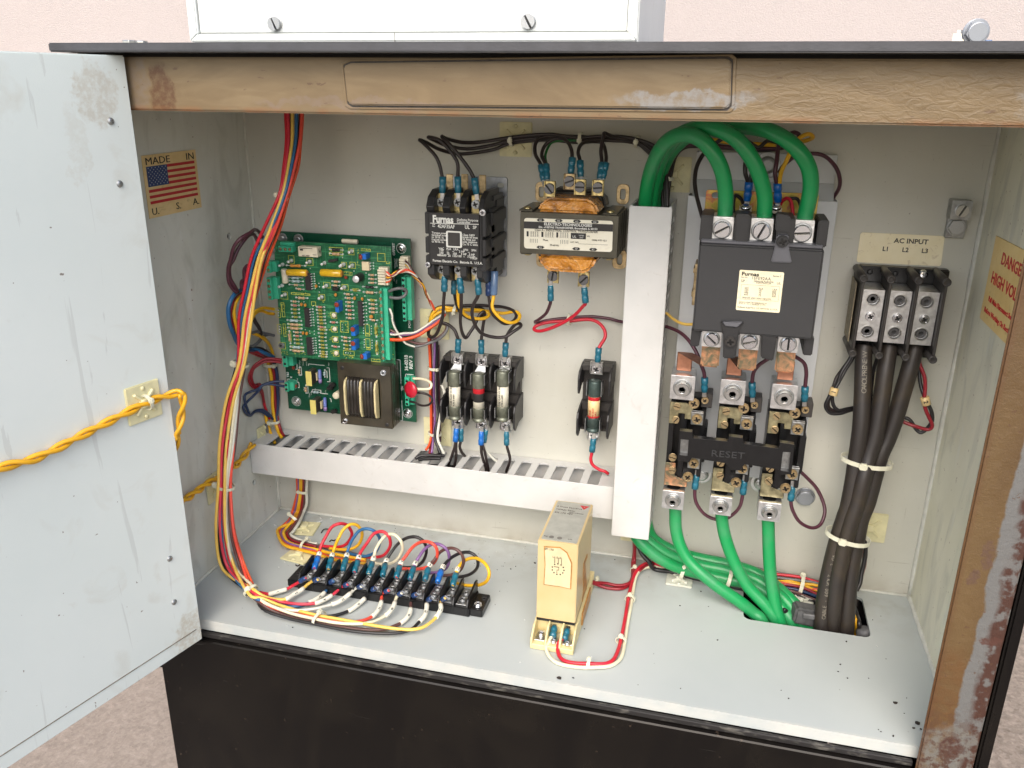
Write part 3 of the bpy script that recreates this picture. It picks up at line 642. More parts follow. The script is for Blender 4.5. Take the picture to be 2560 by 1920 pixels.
# ================================================================== generic pieces
def lug(parent, c, w, h, d0, d1, mat='aluminium', kind='slot', r=.0038, spin=0, sm='bright_screw', name='lug', hole_top=0, hole_bot=0):
    # set screw lug block, front face at d1
    x, z = c; m = MB().box(x - w / 2, x + w / 2, d0, d1, z - h / 2, z + h / 2); o = m.build(name, M[mat], parent, .0004, 2)
    MB().lathe([(r * 1.22, 0), (r * 1.22, .0003), (r * 1.1, .00035)], (x, -d1 + .0001, z), Y_, 24).build('screw_recess', M['dull_steel'], o)
    screw(o, (x, -d1 - .0001, z), r, kind, sm, spin); return o

# ================================================================== small contactor
ct = thing('contactor', 'black three pole contactor with white print beside the circuit board', 'contactor', (.222, 0, .2653))
pltx0, pltx1 = .196, .2474
pz = MB().prism(rrect(pltx0, pltx1, .2653, .3512, .002), *BP, .0005, .0022, [[(a, b) for a, b in rrect(.2385, .2445, .3425, .3465, .0018)], rrect(.2395, .2440, .2685, .2725, .0018)])
pz.box(pltx0 + .001, pltx1 - .0005, .0022, .0062, .272, .336); pz.build('mounting_plate', M['galv'], ct, .0003)
f = .0675; bl, br = .1955, .2470
body = MB()
body.box(bl + .003, br - .001, .0063, .030, .274, .336)
body.box(bl + .001, br, .030, .050, .2800, .3310)
body.box(bl + .003, br - .003, .050, f - .001, .2862, .3282)
for z0, z1 in ((.3110, .3285), (.2955, .3085), (.2832, .2935)): body.box(bl, bl + .0046, .045, f - .0015, z0, z1); body.box(br - .0060, br, .040, f - .0015, z0, z1)
for z0, z1 in ((.318, .328), (.300, .307), (.284, .291)): body.box(br - .0035, br + .0018, .010, .052, z0, z1)
body.build('housing', M['dark_plastic'], ct, .0005, 2)
for (pa_, pb_), (pc_, pd_) in (((300, 382), (318, 388)), ((465, 545), (474, 540)), ((640, 706), (652, 718)), ((840, 895), (822, 885))):
    xa1, xb1 = bp('z5', pa_, 430, .058).x, bp('z5', pb_, 430, .058).x; xa2, xb2 = bp('z5', pc_, 1150, .058).x, bp('z5', pd_, 1150, .058).x
    bar = MB(); bar.prism([(-f + .004, .3282), (-.020, .3282), (-.020, .3450), (-.050, .3450), (-f + .007, .3405), (-f + .002, .3330)], (xa1, 0, 0), (0, 1, 0), Z_, X_, 0, xb1 - xa1); bar.build('pole_barrier', M['dark_plastic'], ct, .0004)
    bar = MB(); bar.prism([(-f + .002, .2862), (-.030, .2862), (-.030, .2715), (-.050, .2700), (-f + .010, .2725), (-f + .002, .2775)][::-1], (xa2, 0, 0), (0, 1, 0), Z_, X_, 0, xb2 - xa2); bar.build('pole_barrier', M['dark_plastic'], ct, .0004)
MB().box(bl + .003, br - .001, .010, .040, .3360, .3400).build('rear_shoulder', M['dark_plastic'], ct, .0004); MB().box(bl + .003, br - .001, .010, .040, .2700, .2740).build('rear_shoulder', M['dark_plastic'], ct, .0004)
lc = [bp('z5', *q, f + .0006) for q in ((310, 543), (820, 562), (815, 1098), (322, 1075))]
MB().quad(lc[3], lc[2], lc[1], lc[0], .0004).build('label_plate', M['black_label'], ct)
lx, lz = lc[3].x, lc[3].z; O = Vector((0, -f - .0011, 0))
def z5p(x, y): q = bp('z5', x, y, f + .0011); return q.x, q.z
it = [('Furnas', *z5p(338, 645), .0082, 'LEFT', .80)]
lettering(it, O, X_, Z_, M['white_ink'], ct, bold=.035)
it = [(s, *z5p(x, y), h, 'LEFT', wf) for s, x, y, h, wf in (('Definite Purpose', 590, 628, .0026, 1.0), ('Controller', 590, 652, .0026, 1.0), ('42AF35AF', 392, 702, .0042, .8), ('Cat', 335, 672, .0016, 1), ('No.', 335, 692, .0016, 1), ('UL', 672, 712, .0042, .8), ('SP', 755, 714, .0036, .9),
      ('Torque power', 330, 762, .0023, 1), ('terminal screws', 330, 785, .0023, 1), ('to 20 lb. in.', 330, 808, .0023, 1), ('Lug set screws', 330, 831, .0023, 1), ('to 40 lb. in.', 330, 854, .0023, 1),
      ('Class 240V', 648, 785, .0023, 1), ('break all lines', 648, 808, .0023, 1), ('35 Amp per', 648, 832, .0023, 1), ('pole resistive', 648, 856, .0023, 1), ('Cu 75 C wire', 648, 882, .0023, 1),
      ('VAC   FLA   LRA      1PH    3PH', 400, 926, .0024, 1), ('120    --     --      2 HP    --', 408, 946, .0024, 1), ('240    25    150     3 HP   5 HP', 408, 972, .0024, 1), ('480/600  25  125/100  --   7.5 HP', 385, 994, .0024, 1), ('Y1629', 728, 1028, .0023, 1), ('Furnas Electric Co.  Batavia IL  U.S.A.', 340, 1052, .0028, 1.0))]
lettering(it, O, X_, Z_, M['white_ink'], ct, bold=.01)
a_, b_ = z5p(315, 655), z5p(818, 668)
MB().quad((a_[0], -f - .0012, a_[1] - .0002), (b_[0], -f - .0012, b_[1] - .0002), (b_[0], -f - .0012, b_[1] + .0003), (a_[0], -f - .0012, a_[1] + .0003), .0001).build('label_rule', M['white_ink'], ct)
c0 = z5p(562, 822); MB().prism(rrect(c0[0] - .0066, c0[0] + .0066, c0[1] - .0066, c0[1] + .0066, .0012), *BP, f + .0010, f + .0020, [rrect(c0[0] - .0052, c0[0] + .0052, c0[1] - .0055, c0[1] + .0055, .0006)]).build('window_frame', M['white_ink'], ct)
MB().box(c0[0] - .0051, c0[0] + .0051, f + .0008, f + .0014, c0[1] - .0054, c0[1] + .0054).build('plunger', M['brown_bakelite'], ct, .0003)
screw(ct, bp('z5', 858, 545, f), .0026, 'phillips'); screw(ct, bp('z5', 290, 1085, f), .0023, 'phillips')
poles_t = [bp('z5', *q, .056) for q in ((422, 440), (598, 440), (783, 462))]; poles_b = [bp('z5', *q, .056) for q in ((430, 1135), (605, 1145), (780, 1155))]
for q in poles_t + poles_b:
    s = -1 if q.z < .3 else 1
    MB().box(q.x - .0040, q.x + .0040, .050, .0540, q.z - .0085, q.z + .0070).build('terminal_plate', M['gold'], ct, .0003)
    screw(ct, (q.x, -.0541, q.z), .0038, 'phillips', 'dull_steel', 20)
for q in ((515, 235), (670, 235), (855, 245)):
    p = bp('z5', *q, .030); MB().box(p.x - .0030, p.x + .0030, .0290, .0302, p.z - .0080, p.z + .0070).build('spade_tab', M['brass'], ct, .0004)

# ================================================================== control transformer
tf = thing('transformer', 'amber wrapped control transformer with white nameplate left of the white duct', 'transformer', (.313, 0, .28))
tx0, tx1, tz0, tz1, tff = .2735, .3521, .2990, .3318, .0620
co_ = MB()
for i in range(8):
    a = .0115 + i * .0063; co_.box(tx0 + (.0004 if i % 2 else 0), tx1 - (.0004 if i % 2 else 0), a, a + .0061, tz0, tz1)
co_.build('lamination_core', M['core'], tf, .0003)
tc = (tx0 + tx1) / 2 - .0012
def coil(z0, z1, mat, nm, dd0=.010, dd1=.0575, w0=.0235, w1=.0175):
    up = z1 > z0
    o = [(tc - w0, z0), (tc - w1 - .001, z1 - (z1 - z0) * .25), (tc - w1 * .72, z1), (tc + w1 * .72, z1), (tc + w1 + .001, z1 - (z1 - z0) * .25), (tc + w0, z0)]
    if up: o = o[::-1]
    m = MB().prism(o, *BP, dd0, dd1); return m.build(nm, M[mat], tf, .0028, 3)
coil(.3320, .3432, 'amber', 'coil_wrap', .030, .0605, .0250, .0200); coil(.2988, .2850, 'amber', 'coil_wrap', .030, .0600, .0245, .0195)
coil(.3320, .3470, 'dark_coil', 'coil', .010, .029, .026, .022); coil(.2988, .2850, 'dark_coil', 'coil', .010, .029, .024, .02)
for xx, zz, s in ((.2775, .3318, 1), (.3440, .3318, 1), (.2785, .2990, -1), (.3445, .2990, -1)):
    m = MB()
    if s > 0:
        m.box(xx - .0050, xx + .0060, .0140, .0600, zz, zz + .0016)
    else: m.box(xx - .0045, xx + .0045, .046, .060, zz - .0012, zz)
    b_ob = m.build('bracket_ear', M['core'], tf, .0004)
    screw(tf, (xx, -.0535, zz + s * .0014), .0032, 'rivet', 'gold', 0, (0, 0, s), 'bolt')
for q, wd in (((1275, 355), .0052), ((430, 330), .0052), ((430, 1010), .0045), ((1240, 1030), .0060)):
    p = bp('z6', *q, .002); hh = .0082
    MB().prism(rrect(p.x - wd, p.x + wd, p.z - hh, p.z + hh, .0040), *BP, .0008, .0026, [rrect(p.x - .0022, p.x + .0022, p.z - .0044, p.z + .0044, .0021)]).build('mounting_foot', M['brass'], tf, .0003)
pc = [bp('z6', *q, tff + .0004) for q in ((250, 600), (1173, 632), (1165, 950), (250, 915))]
u = (pc[1] - pc[0]); Wd = u.length; ux = u.normalized(); uz = Vector((-ux.z, 0, ux.x)) if True else Z_; uz = Vector((ux.z * -1, 0, ux.x)); Hh = (pc[0] - pc[3]).length
o_ = Vector((pc[3].x, -tff, pc[3].z)); NL = Vector((0, -1, 0))
MB().prism(rrect(0, Wd, 0, Hh, .0022), o_, ux, uz, NL, .0002, .0006).build('nameplate', M['ivory_label'], tf)
MB().prism([(0, Hh * .66), (Wd, Hh * .66), (Wd, Hh * .89), (0, Hh * .89)], o_, ux, uz, NL, .0006, .0008).build('title_band', M['black_label'], tf)
mk = MB()
for fx, fy in ((.19, .95), (.395, .95), (.60, .95), (.80, .95), (.19, .06), (.60, .06), (.79, .06)):
    mk.prism([(Wd * fx - .0032, Hh * fy), (Wd * fx - .0018, Hh * fy - .0011), (Wd * fx + .0018, Hh * fy - .0011), (Wd * fx + .0032, Hh * fy), (Wd * fx + .0018, Hh * fy + .0011), (Wd * fx - .0018, Hh * fy + .0011)], o_, ux, uz, NL, .0006, .0009)
for k in range(3):
    a = .03 + k * .17
    mk.prism([(Wd * a, Hh * .40), (Wd * (a + .022), Hh * .40), (Wd * (a + .022), Hh * .57), (Wd * a, Hh * .57)], o_, ux, uz, NL, .0006, .0008)
    for j in range(5): mk.prism([(Wd * (a + .035), Hh * (.40 + j * .042)), (Wd * (a + .145), Hh * (.40 + j * .042)), (Wd * (a + .145), Hh * (.405 + j * .042)), (Wd * (a + .035), Hh * (.405 + j * .042))], o_, ux, uz, NL, .0006, .0007)
    for j in range(4): mk.prism([(Wd * (a + .05 + j * .025), Hh * .40), (Wd * (a + .054 + j * .025), Hh * .40), (Wd * (a + .054 + j * .025), Hh * .57), (Wd * (a + .05 + j * .025), Hh * .57)], o_, ux, uz, NL, .0006, .0007)
mk.prism([(Wd * .535, Hh * .38), (Wd * .705, Hh * .38), (Wd * .705, Hh * .57), (Wd * .535, Hh * .57)], o_, ux, uz, NL, .0006, .0008)
for b0 in (.07, .42):
    for j in range(5): mk.prism([(Wd * (b0 + j * .02), Hh * .20), (Wd * (b0 + .004 + j * .02), Hh * .20), (Wd * (b0 + .004 + j * .02), Hh * .33), (Wd * (b0 + j * .02), Hh * .33)], o_, ux, uz, NL, .0006, .0007)
mk.prism([(Wd * .62, Hh * .22), (Wd * .95, Hh * .22), (Wd * .95, Hh * .228), (Wd * .62, Hh * .228)], o_, ux, uz, NL, .0006, .0007)
mk.build('printed_table', M['ink'], tf)
o2_ = o_ + NL * .0008
lettering([('ELECTRO-TECHNOLOGIES', Wd * .5, Hh * .79, .0030, 'CENTER', 1.06), ('Div. of REYNS TRANSFORMER, Broomfield, IL 60153', Wd * .5, Hh * .695, .0021, 'CENTER', 1.0)], o2_, ux, uz, M['white_ink'], tf, bold=.02)
lettering([('Class A - INDUSTRIAL CONTROL TRANSFORMER', Wd * .48, Hh * .595, .0023, 'CENTER', 1.0), ('CAT. NO.', Wd * .53, Hh * .25, .0016), ('CORE PTD 12-2', Wd * .77, Hh * .34, .0017), ('50-60 Hz', Wd * .30, Hh * .12, .0019), ('Phase', Wd * .22, Hh * .28, .0018), ('VA', Wd * .715, Hh * .46, .0018)], o2_, ux, uz, M['ink'], tf)
lettering([(s, Wd * fx, Hh * fy - .0007, .0019, 'CENTER') for s, fx, fy in (('H1', .19, .95), ('H3', .395, .95), ('H2', .60, .95), ('H4', .80, .95), ('X2', .19, .06), ('XF', .60, .06), ('X1', .79, .06))] + [('UL', Wd * .575, Hh * .42, .0026, 'CENTER'), ('LISTED', Wd * .655, Hh * .48, .0013, 'CENTER'), ('75MT', Wd * .655, Hh * .41, .0013, 'CENTER')], o2_ + NL * .0002, ux, uz, M['white_ink'], tf)
for q, sp, st in (((515, 300), -50, 1), ((720, 225), 20, 1), ((830, 282), 0, 1), ((1015, 290), 5, 1), ((550, 1200), 80, -1), ((868, 1238), 45, -1)):
    p = bp('z6', *q, .050); tm = MB().box(p.x - .0046, p.x + .0046, .0475, .0492, p.z - .0062, p.z + .0060)
    tm.box(p.x - .0046, p.x - .0036, .0492, .0512, p.z - .0062, p.z + .0060).box(p.x + .0036, p.x + .0046, .0492, .0512, p.z - .0062, p.z + .0060)
    to = tm.build('screw_terminal', M['gold'] if q[0] != 720 else M['brass'], tf, .0003); screw(to, (p.x, -.0493, p.z + st * .0002), .0043, 'slot', 'dark_steel', sp)

# ================================================================== big contactor on its grey plate
bc = thing('contactor', 'large black contactor with silver lugs and green cables on a grey plate', 'contactor', (.457, 0, .11))
pm_ = MB()
pm_.box(.4005, .5125, .0205, .0225, .108, .3445)                      # raised main plate
pm_.box(.4005, .4020, .001, .0205, .108, .3445); pm_.box(.5110, .5125, .001, .0205, .108, .3445)
pm_.hexa([(.4045, -.0225, .3425), (.5095, -.0225, .3425), (.5095, -.0205, .3425), (.4045, -.0205, .3425), (.4045, -.008, .3560), (.5095, -.008, .3560), (.5095, -.006, .3560), (.4045, -.006, .3560)])
pm_.box(.4040, .5095, .006, .008, .3560, .3775)
pm_.box(.4040, .4052, .001, .006, .3560, .3775); pm_.box(.5083, .5095, .001, .006, .3560, .3775)
pm_.build('mounting_plate', M['plate_grey'], bc, .0004)
p = bp('a1', 960, 400, .008); screw(bc, p, .0068, 'washered', 'dull_steel', 30)
p0, p1 = bp('a1', 500, 585, .024), bp('a1', 1330, 780, .024)
MB().prism(rrect(p0.x, p1.x, p1.z - .01, p0.z, .002), *BP, .0226, .0242, [rrect(p0.x + .0045, p0.x + .0100, p0.z - .0065, p0.z - .0018, .0022), rrect(p1.x - .0125, p1.x - .0060, p0.z - .0065, p0.z - .0018, .0022)]).build('base_plate', M['irid'], bc, .0003)
D1 = .100
b_ = MB(); b_.box(.4155, .4990, .0245, .060, .2520, .3350); b_.box(.4142, .4998, .060, .0795, .2500, .3320)
for x0, x1 in ((.4142, .4228), (.4375, .4490), (.4665, .4785), (.4935, .5005)):
    b_.box(x0, x1, .060, .0955, .3215, .3400)
b_.box(.4140, .4205, .055, .094, .2425, .2560); b_.box(.4945, .5010, .055, .094, .2425, .2560)
b_.build('base_housing', M['dark_plastic'], bc, .0008, 2)
cv = [(q.x, q.z) for q in (bp('a1', 448, 1005, D1), bp('a1', 975, 1032, D1), bp('a1', 1140, 1038, D1), bp('a1', 1390, 1048, D1), bp('a2', 1302, 195, D1), bp('a2', 385, 143, D1))]
x0c, x1c = .4147, .4994; z0c, z1c = .2562, .3205
MB().box(x0c, x1c, .0800, D1, z0c, z1c).build('cover', M['cover_plastic'], bc, .0014, 3)
MB().box(x0c + .001, x1c - .001, .080, .0985, z1c + .0002, z1c + .0030).build('cover_rim', M['grey_plastic'], bc, .0008)
# arc of screw tabs on the cover
def tab(pts, d0, d1, mat='cover_plastic', nm='cover_tab'):
    return MB().prism([(q.x, q.z) for q in pts][::-1], *BP, d0, d1).build(nm, M[mat], bc, .0008, 2)
tab([bp('a1', *q, D1) for q in ((1035, 925), (1120, 925), (1125, 1040), (1145, 1135), (985, 1130), (1010, 1040))], D1 - .006, D1 + .0022, 'grey_plastic')
tab([bp('a1', *q, D1) for q in ((725, 770), (830, 775), (815, 1005), (712, 1000))], D1 - .016, D1 - .002, 'dark_plastic')
tab([bp('a1', *q, D1) for q in ((1030, 770), (1140, 790), (1132, 920), (1020, 905))], D1 - .016, D1 - .003, 'dark_plastic')
tab([bp('a2', *q, D1) for q in ((605, 70), (785, 72), (745, 150), (722, 345), (625, 345), (628, 170))], D1 - .014, D1 + .0018, 'dark_plastic')
tab([bp('a2', *q, D1) for q in ((918, 172), (1035, 190), (1005, 375), (910, 350))], D1 - .014, D1 - .001, 'dark_plastic')
tab([bp('a2', *q, D1 + .002) for q in ((612, 64), (783, 72), (735, 118), (640, 108))], D1 + .0016, D1 + .0030, 'grey_plastic', 'cover_notch')
screw(bc, bp('a1', 1075, 975, D1 + .0023), .0042, 'phillips', 'dark_plastic', 20); screw(bc, bp('a2', 682, 222, D1 + .0019), .0040, 'phillips', 'brown_bakelite', 10)
for q, sp in (((618, 885), 55 - 25), ((915, 898), 65), ((1222, 912), 5)):
    p = bp('a1', *q, .092); lug(bc, (p.x, p.z), .0155, .0172, .068, .0905, 'aluminium', 'slot', .0057, sp)
for q, sp in (((540, 205), -40), ((825, 225), 15), ((1118, 245), 90)):
    p = bp('a2', *q, .094); lug(bc, (p.x, p.z), .0143, .0130, .070, .0925, 'aluminium', 'slot', .0050, sp)
sb = MB(); sb.box(.4118, .4142, .050, .070, .268, .300).box(.4108, .4142, .052, .066, .2735, .278).box(.4108, .4142, .052, .066, .292, .296); sb.build('auxiliary_block', M['brass'], bc, .0004)
for q in ((1230, 1320),): pass
# copper straps down to the overload relay
ol_pitch = .0392; ol_x0 = bp('a2', 318, 560, .058).x
for i, (qa, mt) in enumerate((((530, 335), 'patina'), ((810, 358), 'patina'), ((1095, 375), 'copper'))):
    p = bp('a2', *qa, .086); xo = ol_x0 + ol_pitch * i
    o = MB(); o.box(p.x - .0068, p.x + .0068, .083, .086, p.z - .0085, p.z + .009)
    o.build('copper_tab', M['patina'], bc, .0012, 2)
    zt = p.z - .0085; zl = .2125
    MB().hexa([(xo - .006, -.052, zl - .004), (xo + .006, -.052, zl - .004), (xo + .006, -.049, zl - .004), (xo - .006, -.049, zl - .004), (xo - .006, -.052, zl + .0115), (xo + .006, -.052, zl + .0115), (xo + .006, -.049, zl + .0115), (xo - .006, -.049, zl + .0115)]).hexa(
        [(xo - .006, -.052, zl + .0115), (xo + .006, -.052, zl + .0115), (xo + .006, -.049, zl + .0115), (xo - .006, -.049, zl + .0115), (p.x - .006, -.086, zt), (p.x + .006, -.086, zt), (p.x + .006, -.083, zt), (p.x - .006, -.083, zt)]).build('copper_strap', M['copper'], bc, .0006)
lb = [bp('a1', *q, D1 + .0004) for q in ((722, 1492), (1052, 1515), (1092, 1212), (755, 1190))]
lw = (lb[1] - lb[0]).length; lh = (lb[3] - lb[0]).length; lu = (lb[1] - lb[0]).normalized(); lu = Vector((1, 0, 0)); lo_ = Vector((lb[0].x, -D1, lb[0].z))
MB().prism(rrect(0, lw, 0, lh, .001), lo_, lu, Z_, NL, .0002, .0005).build('rating_label', M['cream_sticker'], bc)
lettering([('Furnas', lw * .05, lh * .87, .0036, 'LEFT', 1.25)], lo_ + NL * .0005, lu, Z_, M['ink'], bc, bold=.03)
lettering([('Series C', lw * .76, lh * .88, .0017), ('Cat No.', lw * .04, lh * .81, .0015), ('16FE92AA', lw * .28, lh * .785, .0031, 'LEFT', 1.0), ('DEFINITE PURPOSE', lw * .34, lh * .725, .0016), ('CONTROLLER', lw * .40, lh * .69, .0016), ('SP', lw * .05, lh * .70, .0028), ('UL', lw * .86, lh * .70, .0024),
           ('600', lw * .15, lh * .545, .0019), ('FLA', lw * .47, lh * .545, .0019), ('LRA', lw * .78, lh * .545, .0019), ('220', lw * .15, lh * .49, .0019), ('75', lw * .48, lh * .49, .0019), ('450', lw * .78, lh * .49, .0019), ('480', lw * .15, lh * .435, .0019), ('75', lw * .48, lh * .435, .0019), ('375', lw * .78, lh * .435, .0019), ('600', lw * .15, lh * .38, .0019), ('75', lw * .48, lh * .38, .0019), ('300', lw * .78, lh * .38, .0019),
           ('BREAKS 600V 50/60 HZ COIL', lw * .12, lh * .305, .0016), ('Torque power terminal screws to', lw * .05, lh * .20, .0014), ('90 lb. in.  Cu or Al 60/75 C wire.', lw * .05, lh * .16, .0014), ('FURNAS ELECTRIC CO. BATAVIA, IL U.S.A.', lw * .03, lh * .06, .0015)], lo_ + NL * .0005, lu, Z_, M['grey_ink'], bc)
MB().prism([(lw * .07, lh * .28), (lw * .94, lh * .28), (lw * .94, lh * .65), (lw * .07, lh * .65)], lo_, lu, Z_, NL, .0005, .0006, [[(lw * .075, lh * .285), (lw * .935, lh * .285), (lw * .935, lh * .645), (lw * .075, lh * .645)]]).build('label_box', M['grey_ink'], bc)

# ================================================================== overload relay
ol = thing('overload_relay', 'three pole overload relay with black RESET bar under the large contactor', 'overload relay', (.445, 0, .095))
def a2c(x, y, i, d):
    p = bp('a2', x, y, d); return Vector((p.x + ol_pitch * i + (0 if i < 2 else 0), p.y, p.z))
for i in range(3):
    dx = ol_pitch * i; xl = bp('a2', 230, 700, .045).x + dx; xr = bp('a2', 495, 800, .045).x + dx; zt = bp('a2', 300, 655, .045).z; zb = bp('a2', 300, 1275, .045).z
    m = MB(); m.box(xl, xr, .0228, .036, zb, zt); m.box(xl, xl + .0042, .036, .050, zb + .010, zt - .005); m.box(xl + .0100, xl + .0145, .036, .052, zb + .006, zt - .006); m.box(xr - .0035, xr, .036, .054, zb + .010, zt - .006)
    m.box(xr - .0012, xr + .0022, .028, .046, zb + .020, zt - .022)
    m.build('pole_block', M['black_plastic_and_recess_shade'], ol, .0006, 2)
    m = MB(); pt = [(xl, zt), (xl, zt - .019), (xl + .0075, zt - .019), (xl + .0075, zt - .0095), (xl + .0125, zt - .0095), (xl + .0125, zt - .014), (xl + .019, zt - .014), (xl + .019, zt - .002), (xl + .013, zt)]
    m.prism(pt[::-1] if False else pt, *BP, .0525, .0538).build('contact_plate', M['gold_plate'], ol, .0004)
    m = MB(); pt = [(xl, zb - .001), (xl + .019, zb - .001), (xl + .019, zb + .005), (xl + .0085, zb + .008), (xl + .0085, zb + .020), (xl, zb + .020)]
    m.prism(pt, *BP, .0525, .0538).build('contact_plate', M['gold_plate'] if i else M['patina'], ol, .0004)
    p = a2c(320, 572, i, .060); lo = lug(ol, (p.x, p.z), .0192, .0205, .037, .060, 'aluminium', 'socket', .0062, 10, 'steel')
    p = a2c(248, 1420, i, .060); lo = lug(ol, (p.x, p.z), .0180, .0170, .037, .060, 'aluminium', 'socket', .0055, 10, 'steel')
    q = a2c(255, 1300, i, .0545); MB().prism(circ(.0055, 18, 0, 0), (q.x, q.y + .002, p.z + .0086), (1, 0, 0), (0, .8, 0), (0, 0, 1), 0, .0003).build('wire_hole', M['black_plastic_and_recess_shade'], ol)
    for x, y, r, k, mt, dd in ((280, 710, .0030, 'slot', 'brass', .0540), (270, 810, .0030, 'slot', 'brass', .0540), (408, 687, .0043, 'phillips', 'brass', .0540), (490, 665, .0030, 'phillips', 'brass', .046), (247, 1092, .0033, 'slot', 'brass', .0540), (243, 1190, .0031, 'slot', 'brass', .0540), (362, 1240, .0043, 'phillips', 'brass', .0540)):
        screw(ol, a2c(x, y, i, dd), r, k, mt, random.uniform(-40, 60))
    q = a2c(497, 655, i, .045); MB().box(q.x - .0035, q.x + .0052, .030, .0455, q.z - .0075, q.z + .0048).build('aux_terminal', M['brown_bakelite'], ol, .0005)
    for x, y, r in ((430, 808, .0043), (405, 1140, .0042)):
        q = a2c(x, y, i, .056); MB().box(q.x - .0050, q.x + .0050, .0538, .0552, q.z - .0055, q.z + .0068).box(q.x - .0050, q.x + .0050, .0552, .0585, q.z + .0055, q.z + .0068).build('clamp', M['dull_steel'], ol, .0004); screw(ol, (q.x, -.0553, q.z), r, 'phillips', 'brass', random.uniform(0, 90))
    q = a2c(480, 880, i, .036)
pts = [(300, 897), (393, 907), (403, 950), (660, 977), (672, 938), (775, 952), (787, 995), (1045, 1030), (1057, 985), (1165, 1002), (1142, 1222), (1055, 1232), (1048, 1188), (790, 1150), (752, 1195), (690, 1192), (640, 1140), (390, 1100), (372, 1135), (282, 1122)]
rp = [(q.x, q.z) for q in (bp('a2', *p, .073) for p in pts)]
wh = [[(q.x, q.z) for q in (bp('a2', *p, .073) for p in w_)] for w_ in (((305, 960), (367, 965), (358, 1085), (298, 1078)), ((1078, 1055), (1137, 1060), (1122, 1205), (1060, 1195)))]
MB().prism(rp[::-1], *BP, .067, .073, wh).build('reset_bar', M['black_plastic_and_recess_shade'], ol, .0005, 1)
for w_ in wh: MB().prism(w_[::-1], *BP, .064, .0675).build('reset_slide', M['dull_steel'], ol)
q = bp('a2', 532, 1085, .0731); q2 = bp('a2', 880, 1115, .0731); ru = (q2 - q); ru.y = 0; ru.normalize()
lettering([('RESET', 0, 0, .0078, 'LEFT', 1.28)], q, ru, Vector((-ru.z, 0, ru.x)), M['cover_plastic'], ol, t=.0004, bold=.0)
for q in ((1245, 1390),):
    t = thing('bolt', 'hex bolt head on the back panel right of the overload relay', 'bolt', bp('a2', 1245, 1390, 0)); screw(t, bp('a2', 1245, 1390, .0005), .0074, 'hexbolt', 'galv', 5, name='bolt_head')
t = thing('bolt', 'half hidden steel screw behind the middle overload pole', 'bolt', bp('a2', 910, 1290, 0)); screw(t, bp('a2', 912, 1288, .0005), .0062, 'washered', 'steel', 5, name='bolt_head')
t = thing('bolt', 'half hidden steel screw behind the left overload pole', 'bolt', bp('a2', 465, 1225, 0)); screw(t, bp('a2', 468, 1222, .0005), .0058, 'washered', 'steel', 5, name='bolt_head')
gl = thing('ground_lug', 'small aluminium ground lug bolted high on the right of the back panel', 'ground lug', bp('a3', 1110, 360, 0))
q = bp('a3', 1108, 285, .005); MB().box(q.x - .0068, q.x + .0068, .0003, .0045, q.z - .0085, q.z + .010).build('tang', M['dull_steel'], gl, .0004); screw(gl, (q.x, -.0046, q.z), .0062, 'hexbolt', 'dull_steel', 5)
q = bp('a3', 1152, 152, .014); MB().box(q.x - .0070, q.x + .0070, .0003, .0135, q.z - .0068, q.z + .0072).build('lug_body', M['dull_steel'], gl, .0004, 2); screw(gl, (q.x, -.0136, q.z), .0046, 'slot', 'steel', 65)

# ================================================================== power distribution block
pb = thing('power_block', 'black three pole power block with silver lugs under the AC INPUT sticker', 'power block', (.57, 0, .22))
W0, W1 = .5385, .6010
m = MB(); m.box(.5365, .6015, .0005, .010, .2235, .2945)
m.build('base', M['black_plastic_and_recess_shade'], pb, .0008, 2)
tops = [bp('a3', *q, .046) for q in ((357, 703), (580, 712), (803, 722), (1030, 735))]; bots = [bp('a3', *q, .046) for q in ((257, 1312), (475, 1328), (692, 1343), (915, 1363))]
for a, b in zip(tops, bots):
    xw = (a.x + b.x) / 2 - .0008
    MB().prism([(-.0005, b.z + .004), (-.0395, b.z), (-.046, b.z + .003), (-.046, a.z - .002), (-.0395, a.z), (-.0005, a.z + .001)], (xw, 0, 0), (0, 1, 0), Z_, X_, 0, .0022).build('barrier', M['brown_bakelite'], pb, .0005)
    for e in (a, b):
        MB().cyl((xw + .001, -.004, e.z), (xw + .001, -.0460, e.z), .0030, 14).lathe([(.0030, 0), (.0030, .0012), (.0016, .0012), (.0016, .0002)], (xw + .001, -.0459, e.z), Y_, 14).build('barrier_post', M['brown_bakelite'], pb)
LB = [((440, 1000), (410, 1000)), ]
